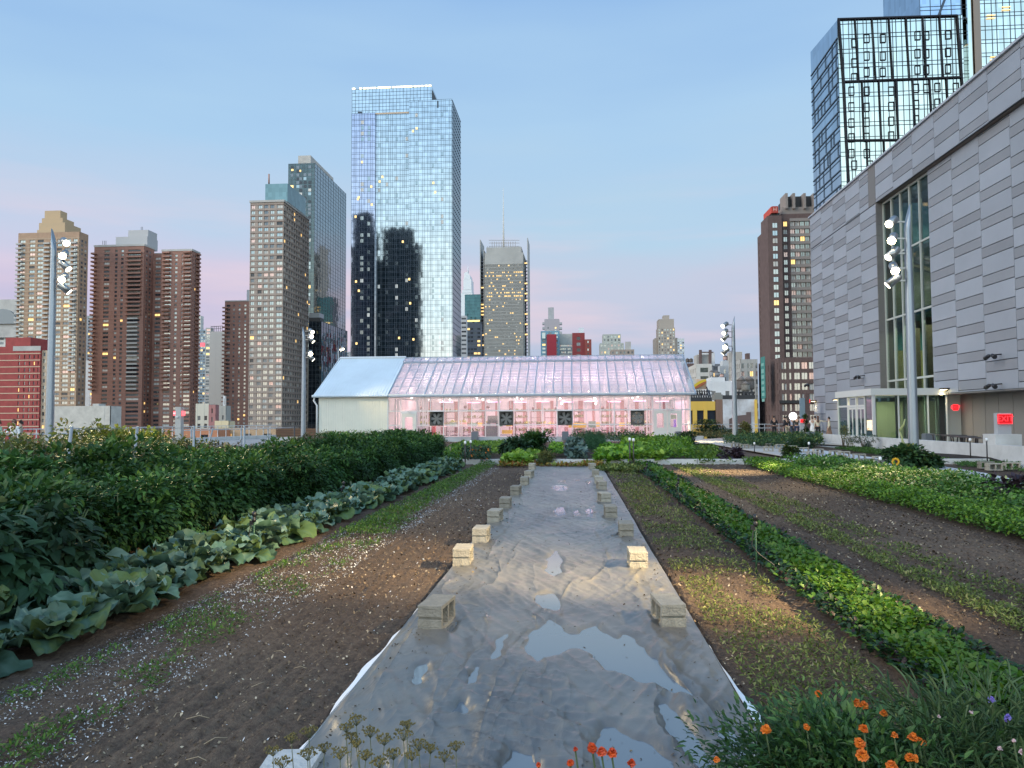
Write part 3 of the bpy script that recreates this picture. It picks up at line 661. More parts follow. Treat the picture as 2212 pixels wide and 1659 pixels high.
for yy in (519, 525, 532, 539): p = at(1056, yy, Y + 5); q = at(1122, yy, Y + 5); sc_.bar(p, q, .4)
sc_.build('roof_screen', mat('plant_brown', (.22, .19, .16), .7), root)
mb = MB(); p = at(1088, 545, Y + 20); q = at(1087, 406, Y + 20); mb.tube([p, p.lerp(q, .4), q], [1.4, .8, .25]); mb.build('mast', pale, root)
# ---- p. small colourful group above the ridge
t = simple('stone_tower', 'distant grey tower with notched ledges and a chimney-like top above the greenhouse ridge', 1176, 1208, 689, 1300, mat('violet_grey', (.33, .31, .33), .8), None, fh=5, bay=12, wu=.2, pal='mix', nind=6, top=14)
rbox(t, 'chimney_top', grey, 1184, 1196, 664, 690, 1305, 14)
for (a_, b_) in ((1171.5, 1176), (1208, 1214)):
    for yy in (696, 706, 716): rbox(t, 'ledge', grey, a_, b_, yy, yy + 5, 1300, 10)
t = simple('blue_block', 'teal blue block with a bright red blank gable above the greenhouse', 1168, 1208, 715, 800, mat('teal_render', (.16, .32, .40), .7), None, fh=4, bay=6, wu=.5, wv=.5, pal='mix', nind=8)
rbox(t, 'red_gable', mat('deep_red', (.33, .03, .045), .8), 1181, 1202, 722, 775, 796, 3); rbox(t, 'upper_glass', WG, 1171, 1178, 720, 731, 796, 1)
simple('striped_block', 'grey block with vertical ribs over lit floors above the ridge', 1208.5, 1236, 721, 820, conc, None, fh=3.6, bay=1.8, wu=.7, wv=.5, pal='lit', nind=20, top=12)
t = simple('brick_block', 'dark red brick block carrying a white roof tank above the ridge', 1236, 1263, 719, 780, mat('deep_red_brick', (.25, .045, .045), .85), None, fh=6, bay=14, wu=.3, pal='mix', nind=4, top=4)
rbox(t, 'roof_tank', white, 1250, 1261, 708, 719, 783, 5)
simple('brick_block', 'lower red brick block with a dark base right of the tank block', 1263, 1277.5, 733, 778, mat('rust_brick', (.28, .07, .055), .85), None, fh=4, bay=8, wu=.2, pal='dark', nind=4)
# ---- q, r
simple('stone_block', 'pale stone block with stepped shoulders and one dark slot above the ridge', 1302, 1341, 722, 760, mat('sage_stone', (.42, .43, .38), .85), None, fh=3.4, bay=3.4, wu=.4, pal='mix', nind=24)
simple('stone_block', 'low wide shoulder of the pale stepped block above the ridge', 1296, 1347.5, 741, 757, mat('sage_stone', (.42, .43, .38), .85), None, fh=3.4, bay=3.4, wu=.4, pal='lit', nind=16)
t = simple('brick_block', 'small cluster of brown rooftops right of the pale stepped block', 1320, 1370, 755, 600, taupe, None, fh=3.2, bay=3, pal='mix', nind=6)
rbox(t, 'water_tank', conc, 1351, 1363, 738, 756, 602, 4)
ws = mat('warm_stone', (.36, .31, .26), .85)
t = simple('setback_tower', 'distant tan tower with stepped shoulders and dark windows above the ridge', 1421, 1458, 708, 1000, ws, None, fh=3.8, bay=4, wu=.4, pal='mix', nind=40)
rbox(t, 'tier', ws, 1415, 1464, 730, 800, 1004, 26); rbox(t, 'tier', ws, 1423, 1456, 689, 712, 1006, 24); rbox(t, 'tier', ws, 1433, 1446, 681, 690, 1009, 14)
simple('white_block', 'white gridded block beside the distant tan setback tower', 1463, 1478, 731, 1050, white, None, fh=3.6, bay=3, wu=.6, wv=.5, pal='mix', nind=10)
# ---- s. midrises behind the right lamp post
def wtank(label, x, y0, y1, wpx, Y, m=None, legs=True):
    """timber water tank: staves, cone roof, stand"""
    c = at(x, y1, Y); top = at(x, y0, Y).z; rr = wpx / 2 / F * Y * 1.0; h = top - c.z
    root = empty('water_tank', (c.x, Y, c.z), label, 'water tank', 'water tanks on the roofs')
    mb = MB(); mb.lathe((c.x, Y, c.z + h * .18), [(rr * .96, 0), (rr, h * .1), (rr * .97, h * .55)], 14); mb.build('barrel', m or mat('tank_wood', (.10, .085, .075), .85, var=.3, scale=3), root)
    mb = MB(); mb.lathe((c.x, Y, c.z + h * .731), [(rr * 1.08, 0), (.01, h * .27)], 14); mb.build('cone_roof', mat('tank_roof', (.16, .14, .13), .8), root)
    mb = MB()
    for q in range(4): a_ = math.pi / 4 + q * math.pi / 2; mb.bar((c.x + rr * .7 * math.cos(a_), Y + rr * .7 * math.sin(a_), c.z - h * .25), (c.x + rr * .7 * math.cos(a_), Y + rr * .7 * math.sin(a_), c.z + h * .18), rr * .12)
    mb.build('stand', mat('dark_metal', (.08, .08, .09), .5), root); return root
t = simple('loft_block', 'beige loft building under a square bulkhead just right of the greenhouse roof', 1504, 1538, 786, 300, pale, 1484, fh=3.3, bay=4.2, wu=.5, wv=.55, pal='pale', nind=40, spal='dark')
rbox(t, 'bulkhead', conc, 1505.5, 1533, 766, 787, 305, 8); rbox(t, 'white_bulkhead', white, 1514, 1544, 762, 790, 316, 8)
mb = MB()
for xx in (1513, 1534): p = at(xx, 787, 304); q = at(xx, 756, 304); mb.bar(p, q, 1.0)
p = at(1513, 761, 304); q = at(1541, 761, 304); mb.bar(p, q, .45); mb.build('chimney_frame', dbrown, t)
t = simple('brick_block', 'brown brick block under two dark water tanks beside the greenhouse ridge', 1478, 1499, 785, 320, dbrown, None, fh=3.4, bay=5, pal='dark', nind=6)
wtank('left one of two dark water tanks on the brown block', 1485, 773, 785, 8, 322); wtank('right one of two dark water tanks on the brown block', 1493, 773, 785, 8, 321)
t = simple('grey_block', 'dim grey block in the gap behind the white stepped building', 1537, 1570, 786, 420, mat('slate_wall', (.14, .15, .17), .8), None, fh=3.4, bay=5, pal='dark', nind=8)
t = simple('white_block', 'pale grey blank-walled block with a pink roof tank behind the lamp post', 1555, 1576, 790, 330, mat('cool_white', (.56, .6, .62), .8), None, fh=3.4, bay=9, wu=.2, pal='pale', nind=4)
rbox(t, 'bulkhead', mat('cool_white', (.56, .6, .62), .8), 1561, 1574, 779, 791, 332, 6)
wtank('pink barrel water tank high on the pale blank block', 1567, 767, 780, 10, 335, mat('tank_pink', (.45, .3, .26), .8))
t = simple('stone_block', 'plain beige tower block half hidden by the slim right lamp post', 1575.5, 1603, 760, 360, mat('beige_wall', (.46, .44, .4), .85), None, fh=60, bay=30, wu=.05, pal='pale', nind=1)
t = simple('loft_block', 'grey corner block with columns of bright windows left of the dark brick tower', 1600, 1636, 776, 280, mat('grey_lofts', (.40, .40, .38), .85), 1575, fh=2.9, bay=3.2, wu=.45, wv=.6, pal='lit', nind=50, spal='dark', cols=[(.02, .2), (.40, .47), (.55, .73), (.88, 1)])
rbox(t, 'roof_tank', dbrown, 1613, 1620, 763, 777, 282, 3)
t = simple('white_block', 'white painted stepped building with small dark windows behind the billboard', 1526, 1586, 823, 230, white, None, fh=3.3, bay=5, wu=.3, wv=.5, pal='mix', nind=20, top=3)
rbox(t, 'upper_storey', white, 1536, 1566, 815, 825, 232, 8)
wtank('small grey water tank above the white stepped building', 1537, 799, 815, 9, 240, mat('tank_grey', (.25, .25, .25), .85)); wtank('second small grey water tank right of the first above the white building', 1549, 801, 815, 11, 242, mat('tank_grey', (.25, .25, .25), .85))
wtank('small reddish water tank above the white stepped building', 1559.5, 806, 816, 9, 236, mat('tank_pink', (.45, .3, .26), .8))
t = simple('painted_wall', 'long low wall of peeling white paint behind the right walkway', 1561, 1631, 862, 150, mat('peeling_paint', (.34, .32, .31), .85, col2=(.62, .64, .66), scale=.35, detail=7), None, fh=90, bay=90, wu=.02, pal='dark', nind=1, top=1)
X0, X1, Y, Y2, zt = t['dims']
mb = MB(); mb.box(X0, Y - .1, zt, X1, Y + 8, zt + .75); mb.build('black_parapet', mat('black_steel', (.02, .02, .022), .5), t)
mb = MB(); mb.prism([(at(1575, 900, Y).x, Y - .2, -12), (at(1575, 900, Y).x, Y - .2, at(1575, 905, Y).z), (at(1590, 900, Y).x, Y - .2, at(1590, 898, Y).z), (at(1612, 900, Y).x, Y - .2, at(1612, 896, Y).z), (at(1612, 900, Y).x, Y - .2, at(1612, 890, Y).z), (at(1622, 900, Y).x, Y - .2, at(1622, 890, Y).z), (at(1622, 900, Y).x, Y - .2, -12)], (0, .15, 0)); mb.build('bare_brick_patch', dbrown, t)
rbox(t, 'yellow_edge', mat('yellow_paint', (.66, .42, .07), .6), 1631, 1636.5, 863, 960, Y - .3, 4)
wtank('large dark timber water tank, left of the pair over the painted wall', 1602, 812, 848, 19, 158); wtank('large dark timber water tank, right of the pair over the painted wall', 1618, 811, 848, 23, 160)
wtank('front timber water tank with a pale cone roof over the painted wall', 1611, 823, 849, 18, 152, mat('tank_front', (.16, .15, .13), .85, var=.3, scale=3))
root = t; mb = MB()
for xx in (1595, 1604, 1611, 1618, 1627): mb.bar(at(xx, 862, 156), at(xx, 846, 156), .35)
mb.bar(at(1592, 848, 155), at(1630, 848, 155), .5, .4); mb.build('tank_platform', mat('black_steel', (.02, .02, .022), .5), t)
t = simple('brick_pier', 'rounded brown brick stair tower between the yellow building and the painted wall', 1545.5, 1560.5, 863, 140, mat('rust_wall', (.2, .12, .085), .85), None, fh=90, bay=90, wu=.02, pal='dark', nind=1, top=1)
rbox(t, 'cap', mat('cap_grey', (.2, .2, .18), .8), 1544, 1561, 852, 864, 140.5, 3); rbox(t, 'cap_top', mat('cap_grey', (.2, .2, .18), .8), 1547, 1558, 848, 853, 141, 2)
t = simple('warehouse', 'yellow painted warehouse with large black windows right of the greenhouse', 1488, 1545, 867, 120, mat('yellow_paint', (.66, .42, .07), .6), None, fh=3.5, bay=5, wu=.62, wv=.62, pal='dark', nind=12, top=1.4, mull=False, cols=[(-.02, .14), (.30, .56), (.69, 1.0)])
X0, X1, Y, Y2, zt = t['dims']
mb = MB(); mb.box(X0, Y + 3, zt, X1, Y + 9, zt + .7); mb.build('roof_curb', mat('black_steel', (.02, .02, .022), .5), t)
# billboard on its frame
root = empty('billboard', (at(1505, 830, 125).x, 126, zt), 'rooftop billboard with a yellow and brown picture above the yellow warehouse', 'billboard')
a = at(1486, 842, 126); b = at(1526, 820, 126)
mb = MB(); mb.box(a.x, 126, at(1505, 841, 126).z, b.x, 126.3, at(1505, 819, 126).z); mb.build('board', mat('board_sky', (.42, .5, .5), .7, col2=(.62, .3, .12), scale=.35), root)
for nm, dx, ru, rv, yy_, m_ in (('yellow_shape', 0, 1.3, .36, 125.7, mat('board_yellow', (.55, .4, .02), .6)), ('brown_shape', .12, 1.2, .22, 125.5, mat('board_brown', (.3, .09, .03), .6))):
    c = at(1510.5, 829, 125.8); n = 14; pts = []
    for i in range(n): q = i / n * 2 * math.pi; u = ru * math.cos(q); v = rv * math.sin(q); pts.append((c.x + dx + u * .86 - v * .5, yy_, c.z - dx * 2 + u * .5 + v * .86))
    mb = MB(); mb.prism(pts, (0, .2, 0)); mb.build(nm, m_, root)
mb = MB(); blk = mat('black_steel', (.02, .02, .022), .5)
for k in range(9): x = 1490 + k * 5.2; mb.bar(at(x, 843, 126), at(x + 6, 868, 123), .14); mb.bar(at(x, 867, 125), at(x, 843, 126), .12)
for yy in (845, 853, 860, 866): mb.bar(at(1490, yy, 125), at(1538, yy, 125), .14)
mb.bar(at(1526, 836, 126), at(1534, 856, 122), .16); mb.build('frame', blk, root)
# ---- u. dark brick tower with green banner and red cube
YU = 300
t = tower('hotel_tower', 'dark brown brick tower with bands of pale windows right of the slim lamp post', 1688, 1790, 461, YU, dbrown, 1643, fh=3.0, bay=3, wv=.62, pal='lit', nind=90, top=3, cols=[(.035, .115), (.18, .27), (.285, .375), (.39, .48), (.495, .585), (.6, .69), (.705, .795)], spal='dark', swu=.22, sbay=5, zb=-12)
X0, X1, Y, Y2, zt = t['dims']
mb = MB(); P = fr((X0, Y), (1, 0), (0, -1)); W = X1 - X0
for k in range(36): z = zt - 3 - k * 3.0; fbox(mb, P, W * .17, W, .06, .3, z, z + 1.15)
mb.build('stone_band', mat('band_grey', (.27, .24, .22), .8), t)
mb = MB(); z = zt - 3
for i, c_ in enumerate([(.035, .115)] + [(.18 + .105 * k, .27 + .105 * k) for k in range(6)]): fbox(mb, P, W * c_[0] - .1, W * c_[0], -.2, .1, -5, zt - 3)
mb.build('window_frames', mat('plant_brown', (.22, .19, .16), .7), t)
rbox(t, 'crown', mat('crown_stone', (.26, .23, .21), .8), 1690, 1760, 447, 462, YU + 1, 20)
for xx in (1697, 1713, 1736, 1757): rbox(t, 'crown_fin', mat('crown_stone', (.26, .23, .21), .8), xx, xx + 5, 417, 450, YU, 8)
rbox(t, 'crown_void', mat('black_steel', (.02, .02, .022), .5), 1699, 1765, 424, 447, YU + 3, 12)
o = rbox(t, 'red_sign_box', mat('sign_red', (.55, .07, .04), .6), 1666, 1681, 446, 460, YU - 2, 12); o['label'] = 'red cube sign with a pale H'
c = at(1674, 452.5, YU - 2.1); text('emblem', 'H', 2.0, (c.x, c.y - .05, c.z), (R(90), 0, 0), mat('sign_pale', (.75, .5, .42), .6), t)
mb = MB(); mb.box(c.x - 1.1, c.y, c.z - 1.3, c.x + 1.1, c.y + .08, c.z + 1.3); mb.build('shield', mat('sign_red2', (.4, .05, .03), .6), t)
rbox(t, 'sign_base', mat('black_steel', (.02, .02, .022), .5), 1666, 1684, 460, 470, YU - 1, 12)
# shaft left of the window bands and the wider foot
mb = MB(); a = at(1658, 470, YU - 3); b = at(1688.3, 470, YU - 3); mb.box(a.x, YU - 3, ZB, b.x, YU + 7.5, at(1672, 470, YU).z); mb.build('stair_shaft', dbrown, t)
mb = MB(); pn = []
for (cx_) in (1673,):
    for k in range(34):
        z = at(1673, 482, YU - 3).z - k * 3.0
        p0 = at(1669, 500, YU - 3).x; pn.append((fr((p0, YU - 3), (1, 0), (0, -1)), 0, 1.7, z - 1.8, z, random.choices([WB, WL, WG, WW], [5, 3, 3, .6])[0]))
put_panes(t, pn, -.03, 34, True)
a = at(1642, 772, 250); b = at(1790, 772, 250); t2 = None
t = tower('hotel_podium', 'wide brick foot of the dark tower with large lit windows and green banner', 1683, 1790, 772, 262, dbrown, 1640, fh=3.55, bay=5.2, wu=.55, wv=.62, pal='lit', nind=90, top=1.6, cols=[(.045, .09), (.1, .145), (.2, .245), (.3, .42), (.45, .57), (.6, .72), (.76, .88)], spal='dark', swu=.25, sbay=4)
X0, X1, Y, Y2, zt = t['dims']
a = at(1660, 780, 275); mb = MB(); pts0 = at(1663, 781, 285)
zt_ = at(1667, 776, 280).z; zb_ = at(1672, 917 - 57, 268).z
gb = MB(); bx0 = at(1668, 850, 262).x
gb.box(bx0 - 1.3, 262.0 + 4, at(1668, 860, 266).z, bx0 - 1.15, 262 + 9.5, zt_); 
o = gb.build('banner', mat('banner_green', (.05, .22, .2), .7), t)
lt_ = MB(); zz = zt_ - 2.2
for k, s in enumerate([1.0, 1.4, 1.3, 1.2, 1.3, 1.1, 1.0]): lt_.box(bx0 - 1.36, 262 + 5, zz - s, bx0 - 1.3, 262 + 8.5, zz); zz -= 2.05
lt_.build('banner_lettering', mat('banner_pale', (.2, .42, .38), .7), t)
mb = MB(); mb.box(X0 - .3, Y - .6, zt - 15.4, X1, Y - .05, zt - 14.4); mb.build('ledge', mat('black_steel', (.02, .02, .022), .5), t)
# ---- v. right glass tower with black frame
YV = 170
gv = mirror('aqua_glass', (.62, .64, .56), 1.2, 3.3, .012, wob=.006); gvs = mirror('aqua_side_glass', (.38, .46, .55), 1.2, 3.3, .012)
X0 = at(1812, 200, YV).x; X1 = at(2084, 200, YV).x; zt = at(1940, 38, YV).z; r = ray(1760, 500); Y2 = X0 / (r.x / r.y)
root = empty('glass_tower', ((X0 + X1) / 2, (YV + Y2) / 2, ZB), 'aqua glass tower in a slanting black steel frame above the grey hall', 'building')
zs = at(1760, 112, Y2).z
mb = MB(); mb.prism([(X0, YV, ZB), (X0, YV, zt), (X0, Y2, zs), (X0, Y2, ZB)], (X1 - X0, 0, 0), 0); o = mb.build('glass_body', [gv, gvs], root); o.data.polygons[0].material_index = 1; o.data.polygons[1].material_index = 1
for p in o.data.polygons:
    p.material_index = 1 if p.normal.x < -.9 or p.normal.x > .9 else 0
ml = MB(); grid(ml, fr((X0, YV), (1, 0), (0, -1)), X1 - X0, zt, 10, 3.3, 1.2, .9, .07, [1, 1, .6])
z = zt
while z > 8: ml.bar((X0 - .1, YV, z - 4), (X0 - .1, Y2, z - 4 + (zs - zt) * 0), .1, .28); ml.bar((X0 - .1, YV, z - 5), (X0 - .1, Y2, z - 5), .08, .08); z -= 3.3 * 1.0
rr_ = random.Random(3)
for k in range(28):
    for q in range(7):
        if rr_.random() < .6: u = YV + (Y2 - YV) * (q + rr_.random() * .5) / 7; z = zt - 4 - k * 3.3; ml.box(X0 - .16, u, z - 3, X0 - .04, u + .09, z)
ml.build('mullions', mull, root)
fb = MB(); ff = mat('frame_black', (.012, .013, .018), .6, spec=.2)
def fpt(x, y, dy=.3): p = at(x, y, YV - dy); return p
Lf = [(1812, 41), (1823, 176), (1829, 303), (1836, 430)]; Rf = [(2068, 33), (2078, 166), (2090, 300), (2098, 430)]
for a_, b_ in zip(Lf, Lf[1:]): fb.bar(fpt(*a_), fpt(*b_), .38, .38)
for a_, b_ in zip(Rf, Rf[1:]): fb.bar(fpt(*a_), fpt(*b_), .32, .32)
for i, (a_, b_) in enumerate(zip(Lf, Rf)):
    fb.bar(fpt(a_[0] - (3 if i == 0 else 0), a_[1]), fpt(*b_), .30, .34)
tiers = [(0, 1, [0, 1, 2, 3, 4, 5, 6]), (1, 2, [0, 1, 2, 3, 4, 5, 6]), (2, 3, [0, 1, 2, 3, 4, 5, 6])]
for (i, j, cs) in tiers:
    for c_ in range(1, 7):
        u = c_ / 7 + (-.005 if i == 0 else .0) + i * .012
        a_ = Vector(Lf[i]).lerp(Vector(Rf[i]), u); b_ = Vector(Lf[j]).lerp(Vector(Rf[j]), u - .008)
        fb.bar(fpt(a_[0], a_[1]), fpt(b_[0], b_[1]), .22, .22)
fb.build('steel_frame', ff, root)
wi = 0
for (xc, rows) in ((1846, (92, 135, 167)), (1873, (82, 120, 155, 196, 231, 263, 296, 331)), (1908, (82, 120, 155)), (1983, (76, 115, 150)), (2002, (76, 115, 150, 190)), (2049, (74, 112, 148)), (1840, (196, 230, 265, 297, 331)), (1926, (196, 229, 261, 293)), (1980, (190, 225, 258)), (2026, (188, 222)), (2066, (188,)), (1846, (356,)), (1880, (356,))):
    for y in rows:
        p = fpt(xc, y, .25); mb = MB(); w_, h_ = .58, 1.0
        mb.box(p.x - w_, p.y, p.z - h_, p.x - w_ + .055, p.y + .2, p.z + h_); mb.box(p.x + w_ - .055, p.y, p.z - h_, p.x + w_, p.y + .2, p.z + h_)
        mb.box(p.x - w_ + .055, p.y, p.z + h_ - .14, p.x + w_ - .055, p.y + .2, p.z + h_); mb.box(p.x - w_ + .055, p.y, p.z - h_, p.x + w_ - .055, p.y + .2, p.z - h_ + .14)
        mb.build('opening_light', ff, root)
# v2: taller one behind, right
YW = 230; X0 = at(1996, 100, YW).x; X1 = at(2330, 100, YW).x; zt = at(2100, -420, YW).z; Xm = at(2113, 100, YW).x
root = empty('glass_tower', ((X0 + X1) / 2, YW + 15, ZB), 'taller aqua glass tower running out of the top right corner of the photo', 'building')
mb = MB(); mb.box(Xm, YW - .4, ZB, X1, YW + 30, zt); mb.build('glass_body', gv, root)
XL = at(2092, 100, YW).x; mb = MB(); mb.box(XL, YW, ZB, Xm, YW + 30, zt); mb.box(X0, YW + 3, ZB, XL, YW + 30, at(2090, 75, YW).z); mb.build('side_glass_body', gv, root)
mb = MB(); q0 = at(2087, 88, YW); mb.prism([(X0, YW + 2, at(1996, 60, YW).z), (q0.x, YW + 2, q0.z), (q0.x, YW + 2, zt), (X0, YW + 2, zt)], (0, 26, 0)); mb.build('canted_glass_body', gvs, root)
ml = MB(); grid(ml, fr((Xm, YW - .4), (1, 0), (0, -1)), X1 - Xm, zt, 20, 4.0, 1.9, 1.1, .1, [1, 1, .7]); grid(ml, fr((X0, YW + 2), (1, 0), (0, -1)), Xm - X0, zt, 20, 4.0, 3, 1.1, .1, None)
a = at(2030, 60, YW + 1.8); b = at(2056, -40, YW + 1.8); ml.bar((a.x - 4, a.y, a.z - 6), b, .5); ml.bar((q0.x - 6, a.y, q0.z - 1), (q0.x + .5, a.y, q0.z + 8), .5)
ml.build('mullions', mull, root)
mb = MB(); mb.box(Xm - 1.3, YW - .8, ZB, Xm + .5, YW - .41, zt); mb.build('corner_column', mat('plant_brown', (.22, .19, .16), .7), root)
for (xx, yy, n_) in ((2140, 130, 3), (2162, 130, 3), (2132, 40, 2), (2165, 22, 2)):
    for k in range(n_):
        p = at(xx, yy + (k - 1) * 6.5, YW - .75); mb = MB(); mb.box(p.x, p.y, p.z, p.x + 2.4, p.y + .1, p.z + .22); mb.build('ceiling_light', WW, root)
# ---- low rises by the left railing
t = simple('concrete_block', 'low bare concrete building right behind the left lamp post', 117, 238, 877, 190, mat('board_concrete', (.50, .48, .43), .9, var=.15, scale=.5), None, fh=4, bay=12, wu=.1, pal='mix', nind=2, top=5, cols=[(.90, .96)], dep=5)
rbox(t, 'parapet', conc, 200, 213, 872, 878, 192, 3)
simple('stone_walkup', 'cream walk-up building with arched windows below the pale slabs', 423, 452, 872, 300, mat('cream_stone', (.55, .52, .43), .85), None, fh=3.2, bay=2.6, wu=.45, pal='dark', nind=18, top=5)
simple('brick_block', 'dusty pink stepped gable beside the cream walk-up building', 451, 466, 874, 290, mat('dusty_pink', (.36, .17, .16), .85), None, fh=3.4, bay=8, wu=.2, pal='dark', nind=4)
simple('stone_walkup', 'grey stone walk-up with square windows right of the pink gable', 465, 488, 876, 300, mat('grey_walkup', (.38, .37, .33), .85), None, fh=3.2, bay=2.8, wu=.4, pal='dark', nind=14, top=4)
t = simple('church_tower', 'small white church tower in front of the pale slabs', 482, 487, 855, 400, white, None, fh=6, bay=3, wu=.3, pal='dark', nind=2)
simple('brick_rowhouse', 'low orange brick building behind the terrace railing', 355, 470, 927, 130, mat('orange_brick', (.45, .2, .11), .85, var=.1), None, fh=3.2, bay=4, wu=.3, wv=.5, pal='dark', nind=12, top=1)
simple('brick_rowhouse', 'low tan brick building with paired windows behind the terrace railing', 470, 600, 925, 135, mat('tan_row', (.45, .31, .19), .85, var=.1), None, fh=3.2, bay=4, wu=.4, wv=.5, pal='dark', nind=14, top=1)
simple('shed', 'small cream roof shed above the low brick buildings', 464, 494, 909, 150, mat('cream_shed', (.62, .53, .34), .8), None, fh=9, bay=30, wu=.02, pal='dark', nind=1, top=1)
root = empty('church_spire', (at(712, 850, 200).x, 200, ZB), 'thin green copper church spire left of the greenhouse', 'spire')
c = at(712, 850, 200); mb = MB(); mb.lathe((c.x, 200, -10), [(1.3, 0), (1.3, at(0, 845, 200).z + 10), (.5, at(0, 828, 200).z + 10), (.03, at(0, 812, 200).z + 10)], 8); mb.build('copper_spire', mat('verdigris', (.18, .33, .28), .7), root)
# generic far blocks so that the gaps are not empty from the side
gmat = [conc, taupe, grey, brown]
for i, (xa, xb, y, Yb) in enumerate([(-240, -160, 800, 700), (-150, -80, 700, 640), (700, 762, 760, 900), (1640, 1700, 800, 620), (2260, 2350, 700, 500)]):
    simple('city_block', ['plain grey block far beyond the left edge', 'taupe block left of the arched tower', 'dull block behind the black glass block', 'brown block behind the dark brick tower', 'block hidden behind the grey hall'][i], xa, xb, y, Yb, gmat[i % 4], None, nind=2, pal='mix') if i in (2,) else None
# ================================================================ roof farm: deck, soil, paths
deckm = mat('roof_deck', (.30, .29, .28), .9, var=.2, scale=.6)
RA = at(10, 900, 44); RB = at(598, 900, 73); RC = (21.5, 64.5)
mb = MB(); mb.prism([(RA.x - 16, -30, -1.2), (75, -30, -1.2), (75, 76, -1.2), (20, 76, -1.2), (20, 65, -1.2), (at(1494, 900, 60).x + .6, 65, -1.2), (at(1494, 900, 60).x + .6, 77, -1.2), (RB.x - .2, 77, -1.2), (RB.x - .2, RB.y + .3, -1.2), (RA.x - .2, RA.y + .3, -1.2)], (0, 0, 1.1)); tag(mb.build('roof_deck', deckm), kind='structure')
mb = MB(); mb.prism([(RA.x - 10, -24, -26), (70, -24, -26), (70, 70, -26), (-12, 70, -26), (RA.x, RA.y - 4, -26)], (0, 0, 24.7)); tag(mb.build('host_building', conc), 'big concrete hall whose roof carries the whole farm', 'building')

def soilmat(name, c1, c2, c3, bump=.6):
    m = bpy.data.materials.new(name); m.use_nodes = True; t = m.node_tree; b = t.nodes['Principled BSDF']; b.inputs['Roughness'].default_value = .92; b.inputs['Specular IOR Level'].default_value = .25
    tcn = t.nodes.new('ShaderNodeTexCoord')
    def noise(sc_, det, r=.6, st=None):
        n = t.nodes.new('ShaderNodeTexNoise'); n.inputs['Scale'].default_value = sc_; n.inputs['Detail'].default_value = det; n.inputs['Roughness'].default_value = r
        if st: q = t.nodes.new('ShaderNodeMapping'); q.inputs['Scale'].default_value = st; t.links.new(tcn.outputs['Object'], q.inputs[0]); t.links.new(q.outputs[0], n.inputs['Vector'])
        else: t.links.new(tcn.outputs['Object'], n.inputs['Vector'])
        return n
    big = noise(.45, 3, .5, (1, .35, 1)); fine = noise(28, 6, .75, (1, .6, 1)); streak = noise(9, 4, .6, (1, .12, 1))
    rp = t.nodes.new('ShaderNodeValToRGB'); e = rp.color_ramp.elements; e.new(.5)
    for i, (p, c) in enumerate([(.3, c1), (.5, c2), (.72, c3)]): e[i].position = p; e[i].color = tuple(c) + (1,)
    ad1 = t.nodes.new('ShaderNodeMath'); ad1.operation = 'MULTIPLY_ADD'; ad1.inputs[1].default_value = .55; t.links.new(fine.outputs['Fac'], ad1.inputs[0])
    ad2 = t.nodes.new('ShaderNodeMath'); ad2.operation = 'MULTIPLY'; ad2.inputs[1].default_value = .45; t.links.new(big.outputs['Fac'], ad2.inputs[0]); t.links.new(ad2.outputs[0], ad1.inputs[2])
    t.links.new(ad1.outputs[0], rp.inputs[0]); t.links.new(rp.outputs[0], b.inputs['Base Color'])
    bp = t.nodes.new('ShaderNodeBump'); bp.inputs['Strength'].default_value = bump; bp.inputs['Distance'].default_value = .03
    a3 = t.nodes.new('ShaderNodeMath'); a3.operation = 'ADD'; t.links.new(fine.outputs['Fac'], a3.inputs[0]); t.links.new(streak.outputs['Fac'], a3.inputs[1]); t.links.new(a3.outputs[0], bp.inputs['Height']); t.links.new(bp.outputs[0], b.inputs['Normal'])
    MATS[name] = m; return m
soil = soilmat('soil_brown', (.030, .022, .017), (.095, .065, .047), (.22, .16, .11), .9)
# near field, raked along the rows
xs_ = np.concatenate([np.arange(-20, -5.2, .25), np.arange(-5.2, 6.2, .035), np.arange(6.2, 14, .2)])
ys_ = [2.0]
while ys_[-1] < 28: ys_.append(ys_[-1] + max(.035, ys_[-1] * .0085))
ys_ = np.array(ys_); GX, GY = np.meshgrid(xs_, ys_)
def soil_h(x, y):
    h = .035 * (fbm(x * 2.2, y * .9, 3, 3) - .5) + .045 * (fbm(x * 13, y * 8, 3, 9) ** 1.5 - .35)
    rk = np.where((x > -2.5) & (x < -1.3), .009 * np.sin((x + .06 * np.sin(y * .8)) * 52) * (.4 + fbm(x * .8, y * .5, 2, 5)), 0) + np.where((x > 2.9) & (x < 5.8), .01 * np.sin((x + .05 * np.sin(y * .6)) * 44) * (.3 + fbm(x, y * .5, 2, 6)), 0)
    fur = -.05 * np.exp(-((x - 1.95) / .12) ** 2) - .05 * np.exp(-((x + 3.5) / .12) ** 2)
    return h + rk + fur - np.where((x > -1.36) & (x < .97) & (y < 26), .06, 0) - .01
GZ = soil_h(GX, GY)
nx = len(xs_); ny = len(ys_); idx = np.arange(nx * ny).reshape(ny, nx)
Fq = np.stack([idx[:-1, :-1], idx[:-1, 1:], idx[1:, 1:], idx[1:, :-1]], -1).reshape(-1, 4)
o = linkmesh('soil', npmesh('soil', np.stack([GX, GY, GZ], -1).reshape(-1, 3), Fq, soil, smooth=True)); tag(o, kind='structure')
mb = MB(); mb.prism([(-19.5, -2, -.1), (14.5, -2, -.1), (14.5, 57, -.1), (-19.5, 57, -.1)], (0, 0, .035)); tag(mb.build('soil_bed', soil), kind='structure')
def patch(name, px, z, m, th=.03, kind='structure', label=None, cat=None):
    mb = MB(); mb.prism([(p.x, p.y, z - th) for p in (gp(x, y, z) for x, y in px)], (0, 0, th)); o = mb.build(name, m); return tag(o, label, cat, None, kind)
pathm = mat('path_concrete', (.46, .43, .39), .85, var=.12, scale=.8, bump=.1)
